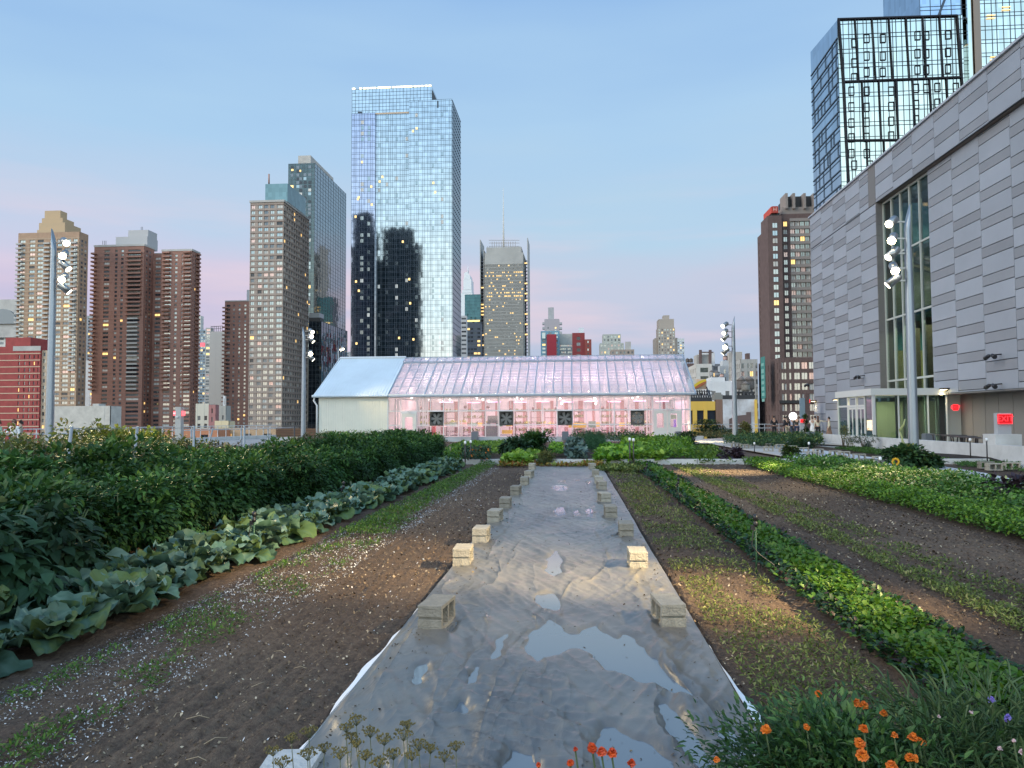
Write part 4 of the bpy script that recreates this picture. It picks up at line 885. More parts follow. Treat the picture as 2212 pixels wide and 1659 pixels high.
patch('path', [(1500, 949), (1560, 946), (1600, 954), (1640, 963), (1712, 977), (1705, 987), (1640, 976), (1580, 966), (1530, 957), (1500, 957)], .05, pathm)
patch('terrace_floor', [(1575, 943), (1640, 936), (1790, 939), (2212, 958), (2400, 966), (2400, 1010), (2000, 968), (1700, 955)], 0.03, mat('terrace_stone', (.42, .40, .37), .85, var=.1, scale=1), .05)
# cover over the far right beds: white woven fabric
patch('ground_cover_sheet', [(1641, 964), (1680, 961), (1780, 973), (1900, 990), (2010, 1003), (2130, 1022), (2260, 1050), (2260, 1085), (2060, 1050), (1900, 1018), (1706, 988), (1713, 978)], .03, mat('woven_white', (.50, .53, .56), .55, var=.25, scale=1.6, bump=.2), .02, 'thing', 'pale woven weed cover held down by concrete blocks beside the path', 'ground sheet')
for lab, px in (('dark freshly dug bed below the white terrace wall', [(1960, 975), (2130, 985), (2187, 1002), (2070, 998), (1960, 985)]),):
    patch('soil_bed', px, .05, soilmat('soil_black', (.012, .009, .008), (.03, .022, .017), (.06, .045, .035)), .1)
# cross curb between the two fields
curb = mat('curb_white', (.58, .57, .54), .75, var=.15, scale=2)
segs = [(-14.5, -5.9), (-5.88, -3.4), (-3.38, -.9), (-.88, 1.7), (1.72, 4.4), (4.42, 7.6), (7.62, 14.4)]
for i, (a, b) in enumerate(segs):
    mb = MB(); mb.box(a, 27.7, -.1, b, 27.95, .17); o = mb.build('curb', curb); tag(o, 'white concrete curb piece across the field, %s' % ['far left behind the pepper bushes', 'behind the last cabbages', 'left of the sheet end', 'straight behind the far end of the plastic sheet', 'just right of the sheet end', 'behind the mustard row', 'behind the bean rows at right'][i], 'curb', 'curb pieces across the field')
# low wall before the greenhouse
gm = mat('curb_grey', (.40, .41, .41), .85, var=.12, scale=1.5)
a = at(600, 950, 57.6); b = at(1520, 950, 57.6); mb = MB(); mb.box(a.x, 57.6, -.1, b.x, 57.95, .30); tag(mb.build('low_wall', gm), 'long low concrete wall in front of the greenhouse', 'wall')
# terrace knee wall on the right
XW = 16.2; y0 = onx(1981, 973, XW).y; y1 = onx(2187, 1000, XW).y; wm_ = mat('wall_white', (.52, .53, .52), .8, var=.12, scale=1.2)
mb = MB(); zt_ = .55; mb.box(XW, 20, -.1, XW + .35, 29, zt_ + .02); mb.box(XW, 29.01, -.1, XW + .35, 52, zt_); tag(mb.build('knee_wall', wm_), 'white concrete knee wall along the terrace by the grey hall', 'wall')

# ---------------------------------------------------------------- plastic sheet with standing water
def inpoly(px, py, poly):
    c = np.zeros(px.shape, bool); n = len(poly)
    for i in range(n):
        x1, y1 = poly[i]; x2, y2 = poly[(i + 1) % n]
        c ^= ((y1 > py) != (y2 > py)) & (px < (x2 - x1) * (py - y1) / (y2 - y1 + 1e-12) + x1)
    return c
PUD = [[(1133, 1392), (1138, 1372), (1160, 1360), (1185, 1338), (1212, 1362), (1250, 1380), (1262, 1358), (1285, 1352), (1310, 1368), (1330, 1386), (1348, 1375), (1378, 1380), (1400, 1415), (1440, 1450), (1475, 1485), (1508, 1525), (1490, 1522), (1455, 1510), (1420, 1488), (1380, 1478), (1350, 1462), (1300, 1452), (1278, 1420), (1240, 1406), (1200, 1424), (1165, 1432), (1140, 1415)],
       [(1155, 1308), (1160, 1292), (1185, 1281), (1208, 1290), (1216, 1308), (1200, 1322), (1165, 1322)],
       [(1178, 1240), (1182, 1210), (1196, 1190), (1213, 1203), (1212, 1243), (1195, 1249)],
       [(1196, 1105), (1208, 1096), (1222, 1099), (1222, 1112), (1210, 1118), (1197, 1113)],
       [(1262, 1102), (1275, 1098), (1282, 1108), (1280, 1120), (1268, 1118)], [(1234, 1108), (1248, 1102), (1255, 1112), (1244, 1117)],
       [(1190, 1055), (1200, 1048), (1225, 1050), (1228, 1060), (1205, 1063)], [(1205, 1040), (1222, 1038), (1220, 1045), (1208, 1046)], [(1265, 1040), (1278, 1039), (1276, 1045), (1266, 1046)], [(1243, 1037), (1252, 1036), (1252, 1040), (1244, 1040)],
       [(1081, 1376), (1094, 1372), (1092, 1398), (1084, 1418), (1066, 1432), (1060, 1425), (1074, 1402)], [(1000, 1500), (1012, 1470), (1035, 1448), (1044, 1452), (1030, 1482), (1008, 1502)],
       [(975, 1545), (1000, 1510), (1022, 1530), (1030, 1545), (1000, 1550)],
       [(870, 1490), (905, 1440), (930, 1425), (925, 1450), (895, 1492), (885, 1500)], [(1480, 1238), (1488, 1232), (1495, 1250), (1490, 1256)] if 0 else [(1313, 1228), (1322, 1230), (1329, 1244), (1322, 1246)],
       [(1290, 1600), (1296, 1582), (1330, 1592), (1390, 1612), (1430, 1640), (1480, 1690), (1300, 1690)], [(1420, 1530), (1440, 1522), (1470, 1555), (1520, 1610), (1570, 1680), (1540, 1690), (1490, 1640), (1440, 1590)],
       [(1530, 1572), (1548, 1560), (1580, 1590), (1615, 1640), (1600, 1650), (1560, 1610)], [(1085, 1640), (1100, 1620), (1160, 1625), (1165, 1690), (1060, 1690)],
       [(955, 1360), (975, 1345), (987, 1350), (975, 1372), (962, 1372)], [(1090, 1060 + 18), (1100, 1072), (1103, 1082), (1094, 1088)], [(1066, 1098 + 4), (1078, 1096), (1080, 1108), (1070, 1112)]]
tx = np.arange(-1.34, .9501, .0145); ty = [3.05]
while ty[-1] < 25.7: ty.append(ty[-1] + max(.016, ty[-1] * .0045))
ty = np.array(ty); TX, TY = np.meshgrid(tx, ty)
msk = np.zeros(TX.shape)
for pl in PUD:
    wp = [(gp(x, y, .02).x, gp(x, y, .02).y) for x, y in pl]
    jx = TX + .10 * (fbm(TX * 9, TY * 5, 4, 31) - .5); jy = TY + .30 * (fbm(TX * 8, TY * 5, 4, 37) - .5)
    msk = np.maximum(msk, inpoly(jx, jy, wp).astype(float))
def blur(a, n, ax):
    for _ in range(n):
        p = np.pad(a, [(1, 1) if i == ax else (0, 0) for i in range(2)], mode='edge')
        a = (p[:-2, :] + 2 * p[1:-1, :] + p[2:, :]) / 4 if ax == 0 else (p[:, :-2] + 2 * p[:, 1:-1] + p[:, 2:]) / 4
    return a
ms_ = blur(blur(msk, 3, 0), 3, 1)
# folds: fans pulled from the blocks, crosswise crumples near the camera
wx = TX + .12 * (fbm(TX * 1.7, TY * 1.1, 2, 41) - .5)
def ridge(v, p=2.2): return (1 - np.abs(2 * v - 1)) ** p
fold = .030 * (.6 * ridge(fbm((wx * 1.5 + TY * .55) * 2.6, (TY - wx * .2) * .42, 2, 51), 7) + .4 * ridge(fbm((wx * 1.5 + TY * .75) * 6, TY * .9, 2, 52), 4)) * np.clip(1.2 - np.abs(TX + .6) * .7, 0, 1)
fold += .030 * (.6 * ridge(fbm((wx * 1.5 - TY * .5) * 2.8, (TY + wx * .2) * .40, 2, 57), 7) + .4 * ridge(fbm((wx * 1.5 - TY * .7) * 6, TY * .9, 2, 58), 4)) * np.clip((TX + .3) * 1.1, 0, 1)
cr = ridge(fbm(TX * 3.0 + TY, TY * 7 + TX * 2, 2, 61), 4) * .026 + .012 * ridge(fbm(TX * 6, TY * 14 + TX * 6, 2, 63), 3)
near = np.clip((5.6 - TY) / 1.4, 0, 1) * np.clip((.25 - TX) * 2.2, 0, 1) * np.clip((TX + 1.0) * 2, 0, 1); fold = fold * (1 - .5 * near) + cr * near
fine = .007 * ridge(fbm(TX * 8 + TY * 3, TY * 3.0, 2, 71), 4) + .006 * ridge(fbm(TX * 7 - TY * 4, TY * 4.0, 2, 72), 4) + .002 * fbm(TX * 24, TY * 9, 2, 73)
edge = np.minimum(TX + 1.34, .95 - TX)
rz_ = .020 * np.exp(-((TX - (.62 + .05 * np.sin(TY * .7) - .02 * (TY - 5) * 0)) / .045) ** 2) * np.clip((9.5 - TY) / 3, 0, 1) * np.clip((TY - 3.3), 0, 1)
damp = np.clip(edge / .12, .15, 1)
far = np.clip(1.25 - TY * .03, .45, 1)
H = .008 + (fold + fine) * damp * far * (1 - ms_ * .96) + rz_ * (1 - ms_) - .016 * ms_
H = np.maximum(H, -.03) + .028
WLV = .028 + .0045
nx = len(tx); ny = len(ty); idx = np.arange(nx * ny).reshape(ny, nx)
Fq = np.stack([idx[:-1, :-1], idx[:-1, 1:], idx[1:, 1:], idx[1:, :-1]], -1).reshape(-1, 4)
# wavering cut edges
ex = np.where(edge < .05, 1, 0) * .02 * (fbm(TY * .9, TY * 0 + 2, 3, 77) - .5)
V = np.stack([TX + ex, TY, H], -1).reshape(-1, 3)
tm = bpy.data.materials.new('silver_plastic'); tm.use_nodes = True; t = tm.node_tree; b = t.nodes['Principled BSDF']
tcn = t.nodes.new('ShaderNodeTexCoord')
def tn(scale, det, st=(1, 1, 1), seed=0):
    n = t.nodes.new('ShaderNodeTexNoise'); n.inputs['Scale'].default_value = scale; n.inputs['Detail'].default_value = det; q = t.nodes.new('ShaderNodeMapping'); q.inputs['Scale'].default_value = st; q.inputs['Location'].default_value = (seed, seed, 0)
    t.links.new(tcn.outputs['Object'], q.inputs[0]); t.links.new(q.outputs[0], n.inputs['Vector']); return n
def rp_(src, stops):
    r_ = t.nodes.new('ShaderNodeValToRGB'); e = r_.color_ramp.elements
    while len(e) < len(stops): e.new(.5)
    for i, (p, c) in enumerate(stops): e[i].position = p; e[i].color = tuple(c) + (1,)
    t.links.new(src, r_.inputs[0]); return r_
n1 = tn(1.1, 5, (1, .6, 1)); c1 = rp_(n1.outputs['Fac'], [(.3, (.075, .073, .070)), (.5, (.125, .12, .112)), (.74, (.21, .19, .155))])
n2 = tn(6, 6, (1, .7, 1), 3); c2 = rp_(n2.outputs['Fac'], [(.6, (0, 0, 0)), (.76, (1, 1, 1))])
mxd = t.nodes.new('ShaderNodeMixRGB'); mxd.inputs[2].default_value = (.30, .25, .18, 1); mf = t.nodes.new('ShaderNodeMath'); mf.operation = 'MULTIPLY'; mf.inputs[1].default_value = .45
t.links.new(c2.outputs[0], mf.inputs[0]); t.links.new(mf.outputs[0], mxd.inputs[0]); t.links.new(c1.outputs[0], mxd.inputs[1]); t.links.new(mxd.outputs[0], b.inputs['Base Color'])
r2 = t.nodes.new('ShaderNodeMapRange'); r2.inputs['To Min'].default_value = .24; r2.inputs['To Max'].default_value = .46; t.links.new(n2.outputs['Fac'], r2.inputs['Value']); t.links.new(r2.outputs[0], b.inputs['Roughness'])
b.inputs['Specular IOR Level'].default_value = .75
n3 = tn(14, 5, (1, .5, 1), 5); bp = t.nodes.new('ShaderNodeBump'); bp.inputs['Strength'].default_value = .4; bp.inputs['Distance'].default_value = .010; t.links.new(n3.outputs['Fac'], bp.inputs['Height']); 
def creases(scale, st, seed, rot, strength, dist, prev):
    n = t.nodes.new('ShaderNodeTexNoise'); n.inputs['Scale'].default_value = scale; n.inputs['Detail'].default_value = 3; n.inputs['Distortion'].default_value = .6
    q = t.nodes.new('ShaderNodeMapping'); q.inputs['Scale'].default_value = st; q.inputs['Rotation'].default_value = (0, 0, R(rot)); q.inputs['Location'].default_value = (seed, 0, 0); t.links.new(tcn.outputs['Object'], q.inputs[0]); t.links.new(q.outputs[0], n.inputs['Vector'])
    s1 = t.nodes.new('ShaderNodeMath'); s1.operation = 'SUBTRACT'; s1.inputs[1].default_value = .5; t.links.new(n.outputs['Fac'], s1.inputs[0])
    s2 = t.nodes.new('ShaderNodeMath'); s2.operation = 'ABSOLUTE'; t.links.new(s1.outputs[0], s2.inputs[0])
    s3 = t.nodes.new('ShaderNodeMapRange'); s3.inputs['From Max'].default_value = .13; s3.inputs['To Min'].default_value = 1; s3.inputs['To Max'].default_value = 0; t.links.new(s2.outputs[0], s3.inputs['Value'])
    s4 = t.nodes.new('ShaderNodeMath'); s4.operation = 'POWER'; s4.inputs[1].default_value = 2.2; t.links.new(s3.outputs[0], s4.inputs[0])
    b2 = t.nodes.new('ShaderNodeBump'); b2.inputs['Strength'].default_value = strength; b2.inputs['Distance'].default_value = dist; t.links.new(s4.outputs[0], b2.inputs['Height']); t.links.new(prev, b2.inputs['Normal']); return b2.outputs[0]
nrm_ = bp.outputs[0]
for a_ in ((1.3, (1, .2, 1), 1, 24, .6, .028), (1.5, (1, .2, 1), 4, -22, .6, .028), (3.4, (1, .35, 1), 8, 40, .2, .008)): nrm_ = creases(*a_, nrm_)
t.links.new(nrm_, b.inputs['Normal'])
sheet = linkmesh('plastic_sheet', npmesh('plastic_sheet', V, Fq, tm, smooth=True)); tag(sheet, 'long wrinkled silver grey plastic sheet with puddles, running from the camera between the block rows', 'plastic sheet')
mb = MB()
for s, e0 in ((-1, -1.345), (1, .955)):
    prev = None
    for y in np.arange(3.05, 6.6 if s < 0 else 5.6, .12):
        f_ = .022 + .014 * math.sin(y * 3.1 + s) + .01 * math.sin(y * 9)
        f_ *= min(1, max(.15, (6.6 - y) if s < 0 else (5.7 - y)))
        cur = (e0 + s * f_ * 1.3, y, .012 + .008 * math.sin(y * 7)); base = (e0 - s * .01, y, .034)
        if prev: mb.prism([prev[1], prev[0], cur, base], (0, 0, .006))
        prev = (cur, base)
mb.build('white_underside', mat('film_white', (.8, .82, .84), .5), sheet)
# water: one flat sheet per pool, following the hollows
wet = (H < WLV + .004) & (ms_ > .04)
lab = np.zeros(wet.shape, int); cur = 0; pools = []
cells = wet[:-1, :-1] | wet[1:, :-1] | wet[:-1, 1:] | wet[1:, 1:]
seen = np.zeros(cells.shape, bool)
for (i0, j0) in zip(*np.nonzero(cells)):
    if seen[i0, j0]: continue
    st_ = [(i0, j0)]; seen[i0, j0] = True; comp = []
    while st_:
        i, j = st_.pop(); comp.append((i, j))
        for di, dj in ((1, 0), (-1, 0), (0, 1), (0, -1)):
            a_, b_ = i + di, j + dj
            if 0 <= a_ < cells.shape[0] and 0 <= b_ < cells.shape[1] and cells[a_, b_] and not seen[a_, b_]: seen[a_, b_] = True; st_.append((a_, b_))
    if len(comp) > 14: pools.append(comp)
wmat_ = mat('puddle_water', (.12, .14, .16), .015, ior=2.0, bump=.004, scale=3)
for comp in pools:
    c = np.array(comp); q = idx[c[:, 0], c[:, 1]]
    Fp = np.stack([q, idx[c[:, 0], c[:, 1] + 1], idx[c[:, 0] + 1, c[:, 1] + 1], idx[c[:, 0] + 1, c[:, 1]]], -1)
    u, inv = np.unique(Fp, return_inverse=True); Vp = V[u].copy(); Vp[:, 2] = WLV
    o = linkmesh('puddle', npmesh('puddle', Vp, inv.reshape(-1, 4), wmat_)); tag(o, kind='structure')

# ---------------------------------------------------------------- concrete blocks
def block_mesh():
    mb = MB(); W, D_, Hh = .194, .39, .194; t_ = .03
    mb.box(-W / 2, -D_ / 2, 0, W / 2, D_ / 2, t_); mb.box(-W / 2, -D_ / 2, Hh - t_, W / 2, D_ / 2, Hh)
    for (a, b) in ((-.012, .012),): mb.box(-W / 2 + .002, a - .003, t_, W / 2 - .002, b + .003, Hh - t_)
    for s in (-1, 1):
        y0 = s * (D_ / 2 - .018); y1 = s * (D_ / 2 - .042); mb.box(-W / 2 + .002, y0, t_, W / 2 - .002, y1, Hh - t_)
        mb.box(-W / 2 + .001, s * D_ / 2, t_, W / 2 - .001, y0, .088); mb.box(-W / 2 + .001, s * D_ / 2, .106, W / 2 - .001, y0, Hh - t_)
    return mb
bmx = mat('block_concrete', (.36, .33, .27), .9, var=.14, scale=14, bump=.4, bscale=60)
_t = bmx.node_tree; _b = _t.nodes['Principled BSDF']; _src = _b.inputs['Base Color'].links[0].from_socket; _oi = _t.nodes.new('ShaderNodeObjectInfo'); _mr = _t.nodes.new('ShaderNodeMapRange'); _mr.inputs['To Min'].default_value = .62; _mr.inputs['To Max'].default_value = 1.12
_t.links.new(_oi.outputs['Random'], _mr.inputs['Value']); _hs = _t.nodes.new('ShaderNodeHueSaturation'); _t.links.new(_src, _hs.inputs['Color']); _t.links.new(_mr.outputs[0], _hs.inputs['Value']); _t.links.new(_hs.outputs[0], _b.inputs['Base Color'])
bmesh_ = block_mesh().mesh('concrete_block', bmx)
def add_block(x, y, rz, lab, grp, s=1, z=.035, base=None):
    o = bpy.data.objects.new('concrete_block', bmesh_); COL.objects.link(o); o.location = (x, y, z); o.rotation_euler = (0, 0, rz); o.scale = (s, s, s)
    bv = o.modifiers.new('soft_edge', 'BEVEL'); bv.width = .004; bv.segments = 2; bv.limit_method = 'ANGLE'
    return tag(o, lab, 'concrete block', grp)
LB = [(934, 1365, 58), (995, 1225, 36), (1036, 1175, 29), (1067, 1131, 26), (1090, 1100, 22), (1113, 1071, 19), (1132.5, 1048.7, 17), (1142.5, 1033, 15), (1149, 1014.7, 13)]
RBk = [(1450, 1362, 56), (1380, 1233, 39), (1354, 1163, 31), (1320, 1120.5, 24), (1306, 1088, 22), (1300, 1059, 19.5), (1294, 1047, 17), (1287, 1031, 16), (1279.5, 1014.7, 13)]
ordw = ['nearest', 'second', 'third', 'fourth', 'fifth', 'sixth', 'seventh', 'eighth', 'farthest']
for side, arr in (('left', LB), ('right', RBk)):
    for i, (x, y, w_) in enumerate(arr):
        p = gp(x, y, .03); lit = ' in warm lamplight' if i == 1 else ''
        add_block(p.x, p.y + .2, R(random.uniform(-7, 7) - (4 if side == 'left' else -3)), '%s grey concrete block%s on the %s edge of the plastic sheet' % (ordw[i], lit, side), 'blocks holding down the plastic sheet', z=.03)
# stray soil heaps beside the left blocks
far_blocks = [(1589, 963), (1609, 965.5), (1662, 964), (1686, 966), (1660, 972), (1711, 969.5), (1694, 974), (1736, 974), (1756, 984), (1767, 977.5), (1804, 982), (1823, 984), (1814, 993), (1856, 990), (1900, 996), (1872, 1002)]
fb_lab = ['beside the path, nearest the greenhouse', 'beside the path, second from the greenhouse', 'first on the far edge', 'second on the far edge', 'first on the near edge', 'third on the far edge', 'second on the near edge', 'fourth on the far edge', 'third on the near edge', 'fifth on the far edge', 'sixth on the far edge', 'seventh on the far edge', 'fourth on the near edge', 'eighth on the far edge', 'left of the sunflower', 'just behind the bean tops']
for (x, y), lb in zip(far_blocks, fb_lab):
    p = gp(x, y + 3, .05); add_block(p.x, p.y, R(90 + random.uniform(-12, 12)), 'weathered grey block, ' + lb + ' of the pale cover' if 'edge' in lb else 'weathered grey block, ' + lb, 'blocks on the pale weed cover', z=.05, s=1.15)
for (x, y, lb) in ((2130, 1012, 'left block of the pair right of the tall lamp post'), (2147, 1016, 'middle block right of the tall lamp post'), (2185, 1014, 'right block of the pair right of the tall lamp post')):
    p = gp(x, y, .03); add_block(p.x, p.y, R(88 + random.uniform(-8, 8)), 'grey concrete block, ' + lb, 'blocks on the pale weed cover', z=.03, s=1.1)
# pavers at the bottom corners
pvm = mat('paver_concrete', (.48, .47, .44), .85, var=.12, scale=5, bump=.3, bscale=40)
for (px, h_, lb) in (([(560, 1659), (587, 1619), (700, 1617), (672, 1659), (640, 1720), (520, 1720)], .08, 'pale concrete slab at the bottom left corner of the plastic sheet'), ([(1605, 1631), (1650, 1629), (1685, 1660), (1710, 1700), (1625, 1705)], .14, 'pale concrete block at the bottom right corner of the plastic sheet')):
    mb = MB(); mb.prism([(p.x, p.y, -.05) for p in (gp(x, y, h_) for x, y in px)], (0, 0, h_ + .05)); tag(mb.build('paver', pvm), lb, 'paving slab')

# ---------------------------------------------------------------- greenhouse
YG = 60.0; GW = 6.5
gx = lambda x: at(x, 880, YG).x
gz = lambda y: at(1100, y, YG).z
XL = gx(689.5); XS = gx(839); XR = gx(1492); ze = gz(851.5); zr_ = at(1100, 773, YG + GW).z; zb_ = .1
gh = empty('greenhouse', ((XL + XR) / 2, YG + GW, 0), 'long greenhouse with a pitched glass roof glowing pink inside', 'greenhouse')
alum = mat('frame_white', (.62, .64, .64), .45); alum2 = mat('roof_bar', (.30, .36, .43), .45)
clad = mat('cladding_cream', (.74, .73, .63), .6, var=.04, scale=1)
mb = MB(); mb.box(XL, YG, zb_, XS, YG + 2 * GW, ze)
mb.prism([(XL, YG, ze), (XL, YG + 2 * GW, ze), (XL, YG + GW, zr_ - .12)], (XS - XL, 0, 0)); mb.build('solid_wall', clad, gh)
mb = MB(); n = 30
for i in range(n + 1): u = XL + (XS - XL) * i / n; mb.box(u - .02, YG - .035, zb_ + .1, u + .02, YG - .003, ze - .1)
mb.build('cladding_ribs', clad, gh)
roofm = mat('roof_sheet_blue', (.60, .68, .72), .5, metal=.1, var=.05, scale=.5)
sl = Vector((0, GW, zr_ - ze)); nl = Vector((0, -(zr_ - ze), GW)).normalized()
def roofpt(x, f, h=0): return Vector((x, YG, ze)) + sl * f + nl * h
mb = MB(); mb.prism([roofpt(XL - .45, -.05, .02), roofpt(XS - .02, -.05, .02), roofpt(XS - .02, 1, .02), roofpt(XL - .25, 1, .02)], nl * .1)
for i in range(26): u = XL - .35 + (XS - XL + .3) * i / 25; mb.bar(roofpt(u, -.05, .13), roofpt(u, 1, .13), .05, .04)
mb.build('solid_roof', roofm, gh)
mb = MB(); mb.prism([roofpt(XL - .3, .985, .13), roofpt(XS, .985, .13), roofpt(XS, 1.01, .13), roofpt(XL - .3, 1.01, .13)], nl * .12); mb.build('ridge_cap', mat('gutter_white', (.66, .68, .68), .5), gh)
# eave gutter, corner pipe, base rail
mb = MB(); mb.box(XL - .55, YG - .22, ze - .12, XR + .25, YG - .04, ze + .05); mb.build('gutter', mat('gutter_white', (.66, .68, .68), .5), gh)
mb = MB(); mb.tube([(XL - .35, YG - .1, ze - .1), (XL - .42, YG - .1, ze - .4), (XL - .15, YG - .1, ze - .8), (XL - .15, YG - .1, .2)], .07); mb.build('downpipe', mat('gutter_white', (.66, .68, .68), .5), gh)
mb = MB(); mb.box(XS, YG - .1, 0, XR, YG + .15, gz(944.8)); mb.build('base_rail', mat('base_cream', (.6, .58, .52), .6), gh)
mb = MB(); mb.box(XL - .2, YG - .3, -.1, XR + .3, YG + 2 * GW, .06); mb.build('floor_slab', mat('gh_floor', (.5, .48, .45), .7), gh)
cols_ = [838, 866, 901, 930, 958.5, 990, 1018.5, 1048.5, 1078.5, 1109.7, 1141, 1172, 1203.5, 1236.7, 1266, 1296, 1326.7, 1358, 1390, 1409.8, 1425.5, 1440.5, 1456.7, 1472, 1490.5]
rows_ = [852.5, 886.8, 917.8, 944.8]
fans = [(929, 958), (1079, 1108.6), (1204.5, 1235.5), (1361.8, 1391)]
fm = MB()
for i, x in enumerate(cols_):
    w_ = .05 if i % 4 else .085; lo = zb_
    if 1409 < x < 1473 and x not in (1409.8, 1472): lo = gz(888)
    fm.box(gx(x) - w_ / 2, YG - .06, lo, gx(x) + w_ / 2, YG + .02, ze - .12)
for j, y in enumerate(rows_[1:]):
    for i in range(len(cols_) - 1):
        a, b = cols_[i], cols_[i + 1]
        if j > 0 and (a == 866 or 1409 < a < 1472): continue
        fm.box(gx(a) + .045, YG - .045, gz(y) - .04, gx(b) - .045, YG + .01, gz(y) + .04)
fm.box(XS, YG - .07, ze - .2, XR, YG - .005, ze - .125)
fm.build('wall_frame', alum, gh)
# panes: each wall pane its own
gl = clearmat('wall_glazing', (.93, .93, .95), .04, .05, (.85, .85, .88))
cnt = 0
for j in range(3):
    for i in range(len(cols_) - 1):
        a, b = cols_[i], cols_[i + 1]
        if j > 0 and (a == 866 or 1409 < a < 1472): continue
        if j == 1 and any(abs(a - f[0]) < 3 for f in fans): continue
        mb = MB(); mb.box(gx(a) + .03, YG - .02, gz(rows_[j + 1]) + .03, gx(b) - .03, YG - .012, (gz(rows_[j]) if j else ze - .15) - .03); mb.build('glass_pane', gl, gh); cnt += 1
# back wall, gable wall and inner curtain
poly_ = clearmat('milky_sheet', (.8, .82, .85), .0, .75, (.80, .79, .80))
mb = MB(); mb.box(XS, YG + 2 * GW - .1, zb_, XR, YG + 2 * GW - .05, ze); mb.build('back_wall', mat('inner_white', (.72, .68, .68), .8), gh)
mb = MB(); mb.prism([(XR - .02, YG, zb_), (XR - .02, YG + 2 * GW, zb_), (XR - .02, YG + 2 * GW, ze), (XR - .02, YG + GW, zr_), (XR - .02, YG, ze)], (.03, 0, 0)); mb.build('gable_glazing', poly_, gh)
mb = MB(); mb.prism([(XS + .02, YG + .05, zb_), (XS + .02, YG + 2 * GW - .1, zb_), (XS + .02, YG + 2 * GW - .1, ze), (XS + .02, YG + GW, zr_ - .2), (XS + .02, YG + .05, ze)], (.02, 0, 0)); mb.build('inner_gable', mat('inner_white', (.72, .68, .68), .8), gh)
# roof glazing front slope and back slope
rg = clearmat('roof_glazing', (.92, .93, .95), .03, .24, (.90, .93, .98), .10)
RX = [XS + (XR + .35 - XS) * i / 33 for i in range(34)]
for i in range(33):
    mb = MB(); a, b = RX[i], RX[i + 1]
    mb.prism([roofpt(a + .03, -.03, .03), roofpt(b - .03, -.03, .03), roofpt(b - .03, .86, .03), roofpt(a + .03, .86, .03)], nl * .012); mb.build('roof_pane', rg, gh)
for i in range(33):
    mb = MB(); a, b = RX[i], RX[i + 1]
    mb.prism([roofpt(a + .03, .84, .24), roofpt(b - .03, .84, .24), roofpt(b - .03, 1.0, .10), roofpt(a + .03, 1.0, .10)], nl * .012); mb.build('ridge_vent_pane', rg, gh)
mb = MB(); mb.prism([(XS, YG + 2 * GW, ze), (XR, YG + 2 * GW, ze), (XR, YG + GW, zr_), (XS, YG + GW, zr_)], (0, 0, .02)); mb.build('back_roof', rg, gh)
rb_ = MB()
for i in range(34):
    w_ = .06 if i % 4 else .10
    rb_.bar(roofpt(RX[i], -.05, .05), roofpt(RX[i], .86, .05), w_, .07); rb_.bar(roofpt(RX[i], .84, .28), roofpt(RX[i], 1.0, .14), w_ * .7, .05)
rb_.bar(roofpt(XS, .85, .12), roofpt(XR + .35, .85, .12), .09, .16); rb_.bar(roofpt(XS, -.04, .05), roofpt(XR + .35, -.04, .05), .08, .12); rb_.bar(roofpt(XS, 1.0, .12), roofpt(XR + .35, 1.0, .12), .07, .07)
for f in (.22, .43, .64): rb_.bar(roofpt(XS, f, .01), roofpt(XR, f, .01), .035, .05)
rb_.bar(roofpt(XR + .36, -.05, .06), roofpt(XR + .36, 1, .1), .1, .14)
rb_.build('roof_bars', alum2, gh)
# inner trusses, purlins and pipes
tr = MB(); wm2 = mat('truss_white', (.68, .64, .62), .5)
for i in range(0, 34, 4):
    x = RX[i]; tr.bar((x, YG + .15, ze - .1), (x, YG + 2 * GW - .2, ze - .1), .06); tr.bar((x, YG + .2, ze), (x, YG + GW, zr_ - .25), .06); tr.bar((x, YG + 2 * GW - .2, ze), (x, YG + GW, zr_ - .25), .06)
    for k in range(1, 6): y_ = YG + GW * 2 * k / 6; h_ = (zr_ - ze) * (1 - abs(k / 3 - 1)) - .3; tr.bar((x, y_, ze - .1), (x, y_, ze + max(.1, h_)), .04)
    tr.bar((x, YG + .3, 0.1), (x, YG + .3, ze - .1), .08); tr.bar((x, YG + 2 * GW - .4, .1), (x, YG + 2 * GW - .4, ze), .08)
for k in range(14):
    f = k / 14; tr.bar((XS + .1, YG + GW * f + .3, ze + (zr_ - ze) * f - .22), (XR - .1, YG + GW * f + .3, ze + (zr_ - ze) * f - .22), .035)
    tr.bar((XS + .1, YG + 2 * GW - GW * f - .3, ze + (zr_ - ze) * f - .22), (XR - .1, YG + 2 * GW - GW * f - .3, ze + (zr_ - ze) * f - .22), .035)
for y_ in (1, 2.2, 3.6, 5, 8, 10.4): tr.bar((XS + .1, YG + y_, ze - .28), (XR - .1, YG + y_, ze - .28), .05)
tr.build('trusses', wm2, gh)
